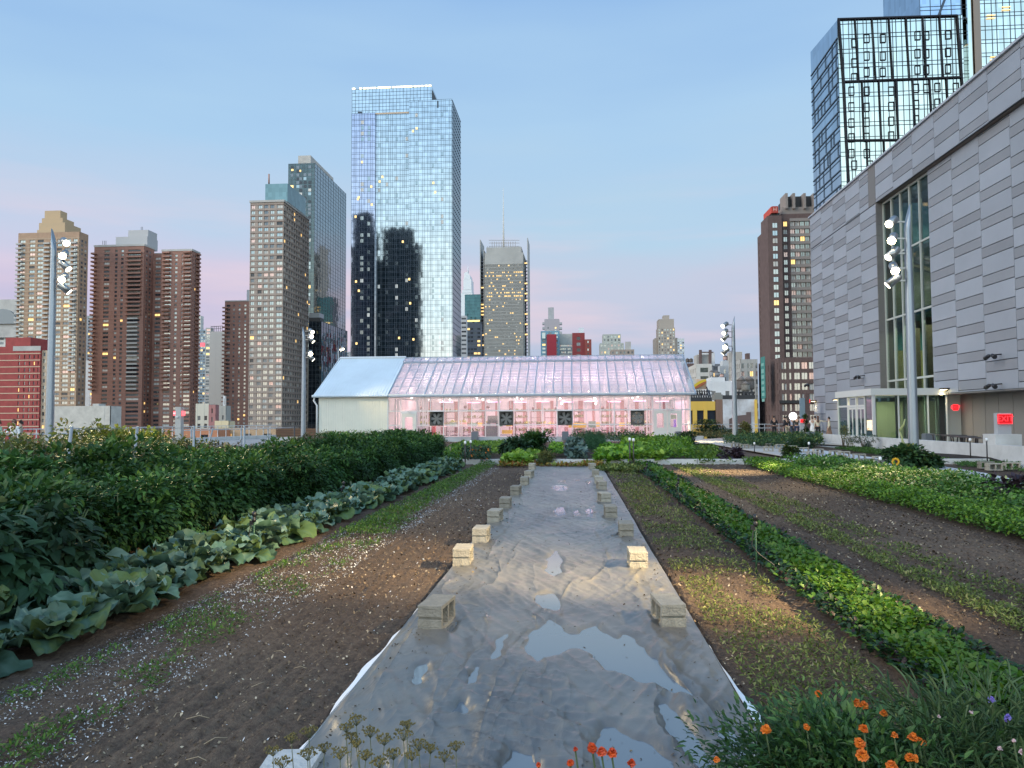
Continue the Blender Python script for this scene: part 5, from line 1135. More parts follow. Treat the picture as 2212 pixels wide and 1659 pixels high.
# fans
for n_, (a, b) in enumerate(fans):
    x0, x1 = gx(a), gx(b); z0, z1 = gz(919), gz(888.5); cx, cz = (x0 + x1) / 2, (z0 + z1) / 2; rr = (x1 - x0) * .44
    f_ = MB(); dk = mat('fan_housing', (.06, .065, .06), .7)
    k = 24
    for q in range(k):   # square plate with a round hole
        a0, a1 = 2 * math.pi * q / k, 2 * math.pi * (q + 1) / k
        def sq(t_): m_ = max(abs(math.cos(t_)), abs(math.sin(t_))); return (cx + (x1 - x0) / 2 * math.cos(t_) / m_, YG - .16, cz + (z1 - z0) / 2 * math.sin(t_) / m_)
        f_.prism([(cx + rr * math.cos(a0), YG - .16, cz + rr * math.sin(a0)), (cx + rr * math.cos(a1), YG - .16, cz + rr * math.sin(a1)), sq(a1), sq(a0)], (0, .2, 0))
    fo = f_.build('fan', dk, gh)
    b_ = MB(); b_.box(x0 + .05, YG + .05, z0 + .05, x1 - .05, YG + .1, z1 - .05); b_.build('shutter', mat('fan_dark', (.015, .017, .016), .6), fo)
    bl_ = MB()
    for q in range(6):
        a0 = q * math.pi / 3 + n_ * .4; ca, sa = math.cos(a0), math.sin(a0); pp = lambda r_, t_: (cx + r_ * ca - t_ * sa, YG - .08, cz + r_ * sa + t_ * ca)
        bl_.prism([pp(rr * .16, -.05), pp(rr * .94, -.14), pp(rr * .94, .12), pp(rr * .16, .06)], (0, .03, 0))
    bl_.lathe((cx, YG - .12, cz), [(.12, 0), (.12, .08)], 12, axis=(0, 1, 0)); bl_.build('blades', mat('fan_blade', (.16, .17, .165), .5), fo)
    h_ = MB(); h_.box(x0 - .05, YG - .42, z1, x1 + .05, YG - .06, z1 + .05); h_.build('hood', alum, fo)
# doors
dm = mat('door_white', (.62, .61, .56), .55)
def door(x0, x1, y0, y1, wx0, wx1, wy0, wy1, hand):
    X0, X1, Z0, Z1 = gx(x0), gx(x1), .1, gz(y0); a0, a1, b0, b1 = gx(wx0), gx(wx1), gz(wy1), gz(wy0)
    d_ = MB(); d_.box(X0, YG - .09, Z0, a0, YG - .03, Z1); d_.box(a1, YG - .09, Z0, X1, YG - .03, Z1); d_.box(a0, YG - .09, Z0, a1, YG - .03, b0); d_.box(a0, YG - .09, b1, a1, YG - .03, Z1)
    o = d_.build('door', dm, gh); mb = MB(); mb.box(a0, YG - .065, b0, a1, YG - .055, b1); mb.build('window', gl, o)
    hx = X1 - .12 if hand > 0 else X0 + .12; mb = MB(); mb.tube([(hx, YG - .09, 1.2), (hx, YG - .15, 1.2), (hx - .12 * hand, YG - .15, 1.2)], .015); mb.build('handle', alum2, o)
door(868, 899.5, 892, 950, 875.5, 892, 900, 927, 1); door(1411.5, 1440.5, 888.5, 950, 1418, 1432.5, 895, 925, 1); door(1441.2, 1471, 888.5, 950, 1447.5, 1461.5, 895, 924, -1)
mb = MB(); mb.box(gx(866), YG - .08, gz(892), gx(901), YG - .02, gz(888.5)); mb.box(gx(881), YG - .3, gz(889), gx(886), YG - .08, gz(887)); mb.box(gx(1438), YG - .3, gz(887), gx(1443), YG - .08, gz(884.5)); mb.build('door_lamp', alum, gh)
# what stands inside
rnd = random.Random(21)
def inbox(name, label, cat, x0, x1, y0, y1, dep, m, th=.5, grp=None, Yd=None):
    Yd = YG + dep; a = at(x0, (y0 + y1) / 2, Yd); b = at(x1, (y0 + y1) / 2, Yd); mb = MB(); mb.box(a.x, Yd, at(x0, y1, Yd).z, b.x, Yd + th, at(x0, y0, Yd).z); return tag(mb.build(name, m), label, cat, grp)
whm = mat('inner_white', (.72, .68, .68), .8); pkm = emat('grow_pink', (1, .30, .62), 5.0); wht = emat('lamp_white', (1, .86, .80), 9)
# benches with trays and seedlings
for k, (x0, x1, dep, tone) in enumerate([(905, 960, 3, 0), (968, 1040, 4, 1), (1048, 1105, 2.6, 0), (1115, 1200, 3.4, 1), (1208, 1262, 2.4, 1), (1268, 1330, 3.2, 0), (1336, 1402, 2.6, 1)]):
    A_ = at(x0, 925, YG + dep); B_ = at(x1, 925, YG + dep); zt_ = at(x0, 921, YG + dep).z
    root = empty('potting_bench', ((A_.x + B_.x) / 2, YG + dep, .06), 'white bench number %s from the left door, seen through the glass' % ['one', 'two', 'three', 'four', 'five', 'six', 'seven'][k], 'bench', 'benches inside the greenhouse')
    root['label'] = ['bench just inside the left fan', 'bench with upright tools between the first two fans', 'dark bench beside the second fan', 'bench with pale cart behind the big dark bush', 'bench with yellow trays below the third fan', 'bench with green and yellow bins right of the third fan', 'bench with leafy seedlings left of the fourth fan'][k]
    mb = MB(); mb.box(A_.x, YG + dep, zt_ - .06, B_.x, YG + dep + 1.2, zt_); mb.build('bench_top', whm, root)
    for xx in (A_.x + .1, B_.x - .1):
        for yy in (YG + dep + .1, YG + dep + 1.1): mb = MB(); mb.box(xx - .03, yy - .03, .06, xx + .03, yy + .03, zt_ - .06); mb.build('leg', wm2, root)
    mb = MB(); mb.box(A_.x + .1, YG + dep + .1, .35, B_.x - .1, YG + dep + 1.1, .4); mb.build('lower_shelf', whm, root)
    u = A_.x + .1
    while u < B_.x - .3:
        w_ = rnd.uniform(.25, .6); h_ = rnd.uniform(.08, .35); c_ = rnd.choice([(.75, .55, .05), (.65, .6, .6), (.7, .7, .7), (.25, .3, .3), (.6, .35, .3), (.15, .3, .22)])
        mb = MB(); mb.box(u, YG + dep + .2, zt_, u + w_, YG + dep + .8, zt_ + h_); tag(mb.build('tray', mat('tray_%d' % int(c_[0] * 100 + c_[1] * 10), c_, .6)), 'tray or tub on the %s' % root['label'], 'tray', 'trays on the benches')
        if rnd.random() < .6:
            n = 26; Pp = np.stack([RG.uniform(u, u + w_, n), RG.uniform(YG + dep + .2, YG + dep + .8, n), np.full(n, zt_ + h_)], -1); Dd = np.stack([RG.normal(0, .5, n), RG.normal(0, .5, n), RG.uniform(.5, 1, n)], -1)
            v_, f_, r_ = leaves(Pp, Dd, RG.uniform(.12, .3, n)); tag(linkmesh('seedlings', npmesh('seedlings', v_, f_, mat('seedling_warm', (.35, .4, .08), .6), r_)), 'leafy seedlings on the %s' % root['label'], 'seedlings', kind='stuff')
        u += w_ + rnd.uniform(.05, .4)
inbox('red_board', 'red folded board leaning inside the glass left of the first fan', 'board', 933, 941, 921, 942, 1.2, mat('red_in', (.7, .06, .08), .6), .1)
inbox('water_tank', 'square grey tank behind the glass left of the second fan', 'tank', 1050, 1078, 921, 943, 1.0, mat('tank_grey_in', (.14, .15, .16), .5), .9)
inbox('heater_drum', 'grey drum unit hung high left of the second fan', 'heater', 1053, 1077, 898, 914, 1.4, mat('tank_grey_in', (.14, .15, .16), .5), .9)
inbox('yellow_tray', 'long yellow tray on the bench right of the third fan', 'tray', 1228, 1268, 914, 924, 2.0, mat('yellow_in', (.8, .5, .02), .5), .6)
inbox('green_bin', 'green bin hanging left of the middle mullion', 'bin', 1271, 1287, 910, 924, 1.8, mat('green_in', (.08, .22, .16), .5), .5)
inbox('yellow_bin', 'yellow bin beside the green bin', 'bin', 1288, 1296, 912, 922, 1.8, mat('yellow_in', (.8, .5, .02), .5), .5)
inbox('purple_drum', 'violet drum behind the right door window', 'drum', 1456, 1461, 906, 924, 1.5, mat('violet_in', (.12, .03, .6), .5), .3)
inbox('green_crate', 'green crate above the violet drum behind the right door window', 'crate', 1450, 1461, 896, 905, 1.5, mat('green_in', (.08, .22, .16), .5), .3)
inbox('yellow_base_crate', 'low yellow crate at the foot of the glass by the second fan', 'crate', 1084, 1106, 929, 937, 1.2, mat('yellow_in', (.8, .5, .02), .5), .4)  # a plain yellow crate
for k in range(9):
    x = 1462 - 0 if 0 else [845, 852, 858, 904, 912, 922, 1396, 1402, 1406][k]
    inbox('hanging_pipe', 'vertical pipe bundle seen behind the glass, %s' % ['left of the door, first', 'left of the door, second', 'left of the door, third', 'right of the door, first', 'right of the door, second', 'right of the door, third', 'right of the fourth fan, first', 'right of the fourth fan, second', 'right of the fourth fan, third'][k], 'pipe', x, x + 3, 862, 940, 2.0, whm, .1)
for k in range(10):
    x = XS + 4 + k * 2.05; yy = YG + [4.2, 6.4][k % 2]
    root = empty('grow_light', (x, yy, ze - .45), 'pink grow light under the greenhouse trusses, %s from the left' % ['first', 'second', 'third', 'fourth', 'fifth', 'sixth', 'seventh', 'eighth', 'ninth', 'tenth'][k], 'lamp', 'pink grow lights'); 
    mb = MB(); mb.box(x - .6, yy - .1, ze - .5, x + .6, yy + .1, ze - .42); mb.build('housing', whm, root); mb = MB(); mb.box(x - .55, yy - .08, ze - .53, x + .55, yy + .08, ze - .503); mb.build('tube', pkm, root)
    mb = MB(); mb.bar((x - .5, yy, ze - .42), (x - .5, yy, ze - .28), .02); mb.bar((x + .5, yy, ze - .42), (x + .5, yy, ze - .28), .02); mb.build('hanger', wm2, root)
for k, (x, y) in enumerate([(889, 860), (958, 867), (972, 864), (1030, 860), (1043, 863), (1056, 867), (1117, 859), (1127, 862), (1210, 861), (1213, 872), (1284, 861), (1287, 872), (1366, 859), (1378, 857)]):
    p = at(x, y, YG + 1.6); mb = MB(); mb.lathe(p, [(.02, -.07), (.065, -.02), (.065, .04), (.02, .07)], 10); o = mb.build('work_lamp', wht); tag(o, 'small bright work lamp under the greenhouse eaves, number %s from the left' % ['one', 'two', 'three', 'four', 'five', 'six', 'seven', 'eight', 'nine', 'ten', 'eleven', 'twelve', 'thirteen', 'fourteen'][k], 'lamp', 'work lamps in the greenhouse')
for (x, wd, c_, e_) in ((-7.0, 7, (1, .46, .56), 330), (0, 8, (1, .36, .54), 520), (6.3, 6, (1, .46, .60), 300), (-11.2, 3, (1, .62, .52), 110)):
    ld = bpy.data.lights.new('grow_glow', 'AREA'); ld.shape = 'RECTANGLE'; ld.size = wd; ld.size_y = 7; ld.energy = e_; ld.color = c_
    lo = bpy.data.objects.new('grow_glow', ld); COL.objects.link(lo); lo.location = (x, YG + 5.5, ze - .55); lo.parent = None
for (x, e_) in ((-9, 60), (-3, 85), (3, 85), (8.5, 60)):
    pass; ld = bpy.data.lights.new('bench_glow', 'AREA'); ld.shape = 'RECTANGLE'; ld.size = 5; ld.size_y = .8; ld.energy = e_; ld.color = (1, .72, .45)
    lo = bpy.data.objects.new('bench_glow', ld); COL.objects.link(lo); lo.location = (x, YG + 1.5, 1.0); lo.rotation_euler = (R(-100), 0, 0)

for k in range(14):  # bulbs added above the tie beams to light the roof glazing from inside
    x = XS + 1.2 + k * (XR - XS - 2.4) / 13; yy = YG + (3.0 if k % 2 else 8.2)
    root = empty('added_attic_lamp', (x, yy, ze + .3), 'small warm bulb %s from the left, added above the greenhouse tie beams to brighten the roof' % ['first', 'second', 'third', 'fourth', 'fifth', 'sixth', 'seventh', 'eighth', 'ninth', 'tenth', 'eleventh', 'twelfth', 'thirteenth', 'fourteenth'][k], 'lamp', 'added attic bulbs')
    mb = MB(); mb.lathe((x, yy, ze + .25), [(.03, 0), (.05, .05), (.03, .1)], 8); mb.build('bulb', wht, root)
    ld = bpy.data.lights.new('bulb_light', 'POINT'); ld.energy = 110; ld.color = (1, .64, .60); ld.shadow_soft_size = .12; lo = bpy.data.objects.new('bulb_light', ld); COL.objects.link(lo); lo.location = (x, yy, ze + .45)
# darker gear, racks and curtains that break up the glow
rk = mat('rack_rose', (.42, .20, .20), .7); rd = mat('rack_dark', (.10, .07, .07), .7)
for k, (x0, x1) in enumerate([(905, 927), (962, 985), (1000, 1046), (1112, 1138), (1146, 1168), (1176, 1200), (1240, 1262), (1300, 1322), (1330, 1356), (1394, 1408)]):
    Yd = YG + 9.5; a = at(x0, 925, Yd).x; b = at(x1, 925, Yd).x; nm_ = ['first', 'second', 'third', 'fourth', 'fifth', 'sixth', 'seventh', 'eighth', 'ninth', 'tenth'][k]
    root = empty('plant_rack', ((a + b) / 2, Yd, .06), '%s tall rack from the left along the back of the greenhouse' % nm_, 'rack', 'racks in the greenhouse')
    mb = MB()
    for xx in (a, b - .06): mb.box(xx, Yd, .06, xx + .06, Yd + .06, 2.3); mb.box(xx, Yd + .6, .06, xx + .06, Yd + .66, 2.3)
    mb.build('rack_frame', rd, root)
    for z in (.5, 1.1, 1.7, 2.25):
        mb = MB(); mb.box(a + .07, Yd, z, b - .07, Yd + .6, z + .05); mb.build('shelf', rd, root)
        n = 40; Pp = np.stack([RG.uniform(a, b, n), RG.uniform(Yd, Yd + .6, n), np.full(n, z + .05)], -1); Dd = np.stack([RG.normal(0, .5, n), RG.normal(0, .5, n), RG.uniform(.5, 1, n)], -1)
        if rnd.random() < .75: v_, f_, r_ = leaves(Pp, Dd, RG.uniform(.12, .34, n)); o = linkmesh('rack_plants', npmesh('rack_plants', v_, f_, mat('seedling_dark', (.13, .17, .04), .6), r_), root); o['kind'] = 'stuff'
mb = MB()
for k in range(18): u = XS + (XR - XS) * (k + .5) / 18; mb.box(u, YG + 2 * GW - .16, .1, u + rnd.uniform(.15, .5), YG + 2 * GW - .11, ze - .2)
mb.build('curtain_strips', rk, gh)
for k in range(12):
    x = XS + 2 + k * 1.9; mb = MB(); z = rnd.uniform(2.3, 2.9); mb.tube([(x, YG + 3, ze - .3), (x, YG + 3, z)], .012, 5); mb.lathe((x, YG + 3, z - .28), [(.05, 0), (.14, .08), (.12, .26)], 10)
    tag(mb.build('hanging_pot', rd), '%s hanging pot from the left under the greenhouse pipes' % ['first', 'second', 'third', 'fourth', 'fifth', 'sixth', 'seventh', 'eighth', 'ninth', 'tenth', 'eleventh', 'twelfth'][k], 'pot', 'hanging pots')
# ================================================================ the grey hall on the right
HX = 20.5; HT = 18.8; SOF = 16.1
hall = empty('exhibition_hall', (HX + 10, 40, 0), 'big hall clad in staggered grey panels with a tall glazed bay, right side', 'hall')
pl_ = mat('panel_light', (.42, .455, .50), .5, metal=.1, var=.04, scale=.5); pd_ = mat('panel_warm', (.325, .33, .345), .55, metal=.1, var=.04, scale=.5)
bk_ = mat('panel_gap', (.05, .05, .055), .8); bg_ = mat('panel_pier', (.17, .165, .16), .6)
YC = 66.6; YB0 = onx(1912, 600, 21.0).y; YB1 = onx(2010, 600, 20.85).y; YE = 14.0; MOD = 2.8; PER = 1.45
HXR = 20.85
PRG = random.Random(44)
def tones(n, c, **k): return [mat(n + '_%s' % q, tuple(v * f for v in c), **k) for q, f in (('a', 1.0), ('b', .94), ('c', 1.05))]
def panelwall(light, dark, X, ya, yb, za, zb_, offs=0, n0=0):
    """staggered courses between ya > yb (towards the camera)"""
    y = ya; i = n0
    while y > yb + .05:
        y2 = max(yb, y - MOD); o_ = (i * .43 + offs) % 1.0; z = za - o_ * PER
        while z < zb_:
            for (lo, hi, tgt) in ((z, z + PER * .36, dark), (z + PER * .36, z + PER, light)):
                a_ = max(lo, za); b_ = min(hi, zb_)
                if b_ - a_ > .05: tgt.box(X, y2 + .012, a_ + .02, X + .10, y - .015, b_ - .02, PRG.choice((0, 1, 2)))
            z += PER
        y = y2; i += 1
    return i
Lm, Dm, Bk = MB(), MB(), MB()
i = panelwall(Lm, Dm, HX, YC, YB0, -.05, SOF - .04)
panelwall(Lm, Dm, HX, YC, YB0 + 1.2, SOF, HT)
Bk.box(HX + .07, YB0 + .02, -.1, HX + .6, YC, HT - .05)
# band over the bay and the right part
panelwall(Lm, Dm, HX, YB0 - .05, YE, SOF, HT, .2)
Bk.box(HX + .07, YE, SOF + .002, HX + 2, YB0 + .02, HT - .05)
panelwall(Lm, Dm, HXR, YB1, YE, 2.95, SOF - .02, .5)
Bk.box(HXR + .07, YE, 2.95, HXR + .9, YB1 - .02, SOF - .003)
Bk.box(HX + 7.2, YE, -.1, HX + 30, YC, HT - .3); Bk.box(HX + 2.3, YE, -.1, HX + 7.2, YB1 - 6.2, HT - .3); Bk.box(HX + 1, YB0 + .8, -.1, HX + 7.2, YC, HT - .3)
# far return and near pier
z = -.05
while z < HT - .1: Lm.box(HX, YC + .01, z, HX + 12, YC + .1, min(HT, z + .9)); z += .93
Lm.build('light_panels', tones('panel_light', (.32, .35, .395), rough=.5, metal=.1, var=.05, scale=.4), hall); Dm.build('warm_panels', tones('panel_warm', (.255, .27, .295), rough=.55, metal=.1, var=.05, scale=.4), hall); Bk.build('backing_wall', bk_, hall)
mb = MB(); mb.box(HX - .003, YB0 - .02, SOF, HX + .1, YB0 + 1.19, HT + .0); mb.box(HX + .001, YB0 - .06, -.05, HX + .9, YB0 + .015, SOF); mb.build('corner_pier', bg_, hall)
mb = MB()
for k in range(22): mb.box(HX - .002, YB0 - .078, k * .73, HX + .9, YB0 - .0601, k * .73 + .70)
mb.build('return_panels', mat('return_panel', (.15, .145, .145), .6), hall)
mb = MB(); mb.box(HX + .12, YE, SOF - .02, HXR + 1.2, YB0 - .08, SOF + .001); mb.build('soffit', mat('soffit_brown', (.13, .105, .085), .6), hall)
mb = MB(); mb.box(HX - .12, YE, HT, HX + 2, YC + .2, HT + .12); mb.build('coping', pl_, hall)
# glazed bay
GX_ = 21.0; bayg = clearmat('bay_glass', (.50, .62, .66), .10, .0); bayf = mat('bay_frame', (.42, .45, .42), .5)
zr = [onx(2010, 512, GX_).z, onx(2010, 663, GX_).z, onx(2010, 813, GX_).z]
ys = [YB0 - .1 - (YB0 - .1 - YB1) * k / 5 for k in range(6)]
fr2 = MB()
for y in ys: fr2.box(GX_ - .1, y - .05, 0, GX_ + .06, y + .05, SOF)
for z in zr + [SOF - .1]:
    for a, b in zip(ys, ys[1:]): fr2.box(GX_ - .08, b + .052, z - .06, GX_ + .04, a - .052, z + .06)
fr2.build('bay_mullions', bayf, hall)
lev = [0] + zr[::-1] + [SOF - .1]
for a, b in zip(ys, ys[1:]):
    for z0, z1 in zip(lev, lev[1:]): mb = MB(); mb.box(GX_ - .01, b + .05, z0 + .06, GX_ + .01, a - .05, z1 - .06); mb.build('glass_pane', bayg, hall)
# rooms behind the bay glass
rm = MB(); rm.box(GX_ + 5, YB1 - 6, -.1, GX_ + 5.2, YB0 + 3, SOF); rm.build('inner_wall', mat('inner_ochre', (.40, .38, .22), .8), hall)
rm = MB(); rm.box(GX_ + .3, YB0 + .3, -.1, GX_ + 5, YB0 + .5, SOF); rm.build('inner_side_wall', mat('inner_dim', (.22, .27, .24), .8), hall)
rm = MB()
for z in (zr[1] - .1, zr[0] - .3): rm.box(GX_ + .35, YB1 - 5.7, z, GX_ + 4.9, YB0 + .2, z + .35)
rm.build('inner_floor', mat('inner_teal', (.10, .24, .26), .7), hall)
rm = MB()
for k in range(7): rm.box(GX_ + 1.2, YB1 - 4 + k * 1.9, 0, GX_ + 1.6, YB1 - 3.4 + k * 1.9, zr[1] - .2)
for k in range(5): rm.bar((GX_ + .8, YB1 - 3 + k * 2, zr[0] - .6), (GX_ + 4, YB1 - 2 + k * 2, zr[0] - 1.4), .25)
rm.build('inner_columns', mat('inner_brown', (.12, .10, .07), .8), hall)

for n_, (za, zb2, c_) in enumerate(((0, zr[2], (.42, .40, .24)), (zr[2], zr[1] - 2.0, (.50, .46, .22)), (zr[1] - 2.0, zr[1], (.08, .30, .36)), (zr[1], zr[0] - .8, (.36, .37, .26)), (zr[0] - .8, SOF, (.10, .28, .30)))):
    rm = MB(); rm.box(GX_ + .25, YB0 + .2, za + .01, GX_ + 4.9, YB0 + .28, zb2 - .01); rm.build('inner_wall_panel', mat('inner_zone_%s' % 'abcde'[n_], c_, .7, var=.25, scale=.6), hall)
for z, e_ in ((zr[2] + 3.4, 330), (zr[1] + 3.4, 150), (2.6, 150), (zr[0] + 2.6, 130)):
    ld = bpy.data.lights.new('hall_glow', 'AREA'); ld.size = 5; ld.energy = e_; ld.color = (1, .82, .45); lo = bpy.data.objects.new('hall_glow', ld); COL.objects.link(lo); lo.location = (GX_ + 2.5, (YB0 + YB1) / 2, z)
# recessed lower wall on the right
LX = 22.0
mb = MB(); mb.box(LX + .05, YE, -.1, LX + .4, YB1 - .6, 2.95); mb.build('lower_backing', bk_, hall)
mb = MB(); y = YB1 - .6
while y > YE: mb.box(LX, max(YE, y - 1.28), 0, LX + .06, y - .02, 2.9); y -= 1.3
mb.build('lower_panels', mat('lower_taupe', (.20, .19, .18), .6, var=.04, scale=.6), hall)
mb = MB(); mb.box(HXR + .0, YE, 2.88, LX + .4, YB1 - .3, 2.947); mb.build('lower_soffit', bg_, hall)
mb = MB(); mb.box(HXR + .02, YB1 - .62, 0, LX + .05, YB1 - .45, 2.87); mb.build('white_jamb', mat('jamb_white', (.6, .6, .56), .6), hall)
# vestibule
vx0 = 16.9; vyn = 44.5; vyf = 50.2; vz = 3.25
vf = mat('vest_frame', (.58, .60, .58), .45); vg = clearmat('vest_glass', (.42, .56, .58), .12, .0)
vs = empty('entrance_vestibule', (18.6, 47, 0), 'low glass entrance vestibule with a white roof edge in front of the grey hall', 'entrance')
mb = MB(); mb.box(vx0 - .12, vyn - .12, vz - .38, HX + .6, vyf + .1, vz); mb.build('roof', vf, vs)
mb = MB()
for y in (vyn, vyn + 1.15, vyn + 2.5, vyn + 3.9, vyf - .12): mb.box(vx0 - .03, y - .04, .02, vx0 + .09, y + .06, vz - .38)
for x in (vx0 + .1, vx0 + 1.4, vx0 + 2.0, 20.9, 19.9): mb.box(x - .03, vyn - .03, .02, x + .04, vyn + .07, vz - .38)
mb.box(vx0 - .02, vyn + 1.25, 2.25, vx0 + .06, vyf - .2, 2.36); mb.build('frame', vf, vs)
for a, b in ((vyn + .08, vyn + 1.1), (vyn + 3.97, vyf - .17)): q = MB(); q.box(vx0 + .02, a, .1, vx0 + .04, b, vz - .4); q.build('glass_pane', vg, vs)
for a, b in ((vyn + 1.22, vyn + 2.44), (vyn + 2.57, vyn + 3.84)):
    q = MB()
    for u0, u1, z0, z1 in ((a, b, .05, .2), (a, b, 2.1, 2.22), (a, a + .1, .2, 2.1), (b - .1, b, .2, 2.1), ((a + b) / 2 - .06, (a + b) / 2 + .06, .2, 2.1)): q.box(vx0 + .0, u0, z0, vx0 + .05, u1, z1)
    o = q.build('door', vf, vs); q = MB(); q.box(vx0 + .02, a + .1, .2, vx0 + .03, b - .1, 2.1); q.build('glass_pane', vg, o)
    q = MB(); q.box(vx0 - .08, (a + b) / 2 - .09, .9, vx0 - .04, (a + b) / 2 - .05, 1.3); q.build('handle', mat('frame_black', (.02, .022, .03), .35), o)
for a, b in ((vx0 + .15, vx0 + 1.36), (vx0 + 1.45, vx0 + 1.96), (vx0 + 2.05, 19.86), (19.95, 20.86)): q = MB(); q.box(a, vyn + .01, .1, b, vyn + .03, vz - .4); q.build('glass_pane', vg, vs)
q = MB(); q.box(vx0 + 1.42, vyn + .3, 0, vx0 + 1.6, vyn + .5, vz - .4); q.box(20.6, vyn + .2, 0, 20.9, vyn + .4, vz - .4); q.build('dark_post', mat('post_dark', (.02, .05, .055), .4), vs)
q = MB(); q.box(18.9, vyf - 1, .02, HX, vyf - .9, 2.6); q.box(vx0 + 2.2, vyf - .5, .02, vx0 + 2.3, vyf - .4, 2.8); q.build('inner_door', mat('inner_door', (.40, .36, .24), .5), vs)
ld = bpy.data.lights.new('vestibule_glow', 'AREA'); ld.size = 2.4; ld.energy = 200; ld.color = (1, .85, .5); lo = bpy.data.objects.new('vestibule_glow', ld); COL.objects.link(lo); lo.location = (18.9, 47.2, vz - .5)
# wall lamps and flood brackets
dkm = mat('lamp_dark', (.04, .04, .045), .4, metal=.5)
def wall_lamp(px, py, X, label, en=25, aim=(0, 0, -1)):
    p = onx(px, py, X); root = empty('wall_lamp', p, label, 'lamp', 'lamps on the grey hall')
    mb = MB(); mb.box(p.x - .35, p.y - .3, p.z - .04, p.x, p.y + .3, p.z + .05); mb.box(p.x - .06, p.y - .08, p.z - .12, p.x, p.y + .08, p.z - .04); mb.build('housing', dkm, root)
    if en:
        mb = MB(); mb.box(p.x - .32, p.y - .24, p.z - .055, p.x - .1, p.y + .24, p.z - .041); mb.build('lens', emat('lamp_warm', (1, .80, .42), 6), root)
        ld = bpy.data.lights.new('wall_lamp_light', 'SPOT'); ld.energy = en; ld.color = (1, .78, .42); ld.spot_size = R(110); ld.spot_blend = .9; ld.shadow_soft_size = .08
        lo = bpy.data.objects.new('wall_lamp_light', ld); COL.objects.link(lo); lo.location = (p.x - .25, p.y, p.z - .1)
wall_lamp(2046, 840, HXR, 'lit lamp over the corner of the dark lower wall', 60); wall_lamp(1762, 866, HX, 'lit lamp on the hall wall above the people', 45); wall_lamp(2037, 883, LX, 'small lit lamp beside the red wall sign', 12); wall_lamp(1811, 863, HX, 'lit lamp mirrored beside the glass doors', 45)
for px, py, lb in ((1756, 829, 'far'), (1868, 811, 'middle'), (2163, 765, 'right upper'), (2164, 829, 'right lower')):
    X = HX if px < 1900 else HXR; p = onx(px, py, X); root = empty('flood_bracket', p, 'unlit twin spotlight on a bracket, %s one on the grey hall wall' % lb, 'spotlight', 'twin spotlights')
    mb = MB(); mb.bar(p, p + Vector((-.5, 0, -.05)), .06); mb.build('bracket', dkm, root)
    for s in (-1, 1): mb = MB(); c = p + Vector((-.5, .12 * s, -.05)); mb.lathe(c, [(.04, -.05), (.09, .02), (.11, .34)], 10, axis=(-.1, s * .9, -.35)); mb.build('spot_head', dkm, root)
# red exit signs
redp = emat('exit_red', (1, .03, .04), 2.0); redd = mat('exit_dark', (.15, .004, .008), .4, emit=(1, .004, .01), es=.35)
def exit_face(root, c, w_, h_, nx, bright=True):
    """nx: 0 faces the camera (-Y), 1 faces -X"""
    mb = MB(); 
    if nx: mb.box(c[0] - .03, c[1] - w_ / 2, c[2] - h_ / 2, c[0] + .03, c[1] + w_ / 2, c[2] + h_ / 2)
    else: mb.box(c[0] - w_ / 2, c[1] - .03, c[2] - h_ / 2, c[0] + w_ / 2, c[1] + .03, c[2] + h_ / 2)
    mb.build('sign_face', redd, root)
    mb = MB(); t_ = .03
    for (a, b, e, f) in ((-1, 1, .86, 1), (-1, 1, -1, -.86), (-1, -.9, -.86, .86), (.9, 1, -.86, .86)):
        if nx: mb.box(c[0] - .045, c[1] + a * w_ / 2, c[2] + e * h_ / 2, c[0] - .031, c[1] + b * w_ / 2, c[2] + f * h_ / 2)
        else: mb.box(c[0] + a * w_ / 2, c[1] - .045, c[2] + e * h_ / 2, c[0] + b * w_ / 2, c[1] - .031, c[2] + f * h_ / 2)
    mb.build('sign_border', redp, root)
    text('lettering', 'EXIT', h_ * .78, (c[0] - (.036 if nx else 0), c[1] - (0 if nx else .036), c[2]), (R(90), 0, R(-90) if nx else 0), redp, root)
def exit_pylon(px, py, pw, Yp, label, sides=False, hh=None):
    c = at(px, py, Yp); w_ = pw / F * Yp; h_ = w_ * .72; root = empty('exit_pylon', (c.x, Yp, 0), label, 'exit sign', 'exit signs on posts')
    mb = MB(); mb.box(c.x - w_ * .48, Yp + .04, 0, c.x + w_ * .48, Yp + .3, c.z + h_ * .62); mb.build('post', mat('pylon_grey', (.36, .38, .40), .6), root)
    exit_face(root, (c.x, Yp - .0, c.z), w_, h_, 0); return root, c
pyl, c = exit_pylon(2170.5, 905, 28, 31, 'grey post with a red EXIT sign on the terrace wall, far right'); mb = MB(); mb.box(c.x - .48, 30.8, -.02, c.x + .5, 31.7, .95); mb.build('plinth', wm_, pyl)
exit_pylon(1734, 909, 9.5, 60.5, 'grey post with a red EXIT sign among the people')
def wall_sign(px, py, X, lb, w_=.30):
    c = onx(px, py, X); root = empty('exit_sign', c, lb, 'exit sign', 'exit signs on the hall'); mb = MB(); mb.box(c.x - .5, c.y + .06, c.z - .2, c.x, c.y + .12, c.z + .24); mb.build('housing', mat('sign_box', (.5, .48, .46), .5), root)
    exit_face(root, (c.x - .28, c.y + .02, c.z), w_, .32, 0)
wall_sign(2075, 880, LX, 'red EXIT sign on the dark lower wall of the hall'); wall_sign(1751, 866.5, HX, 'red EXIT sign high on the hall corner left of a wall lamp', .42)
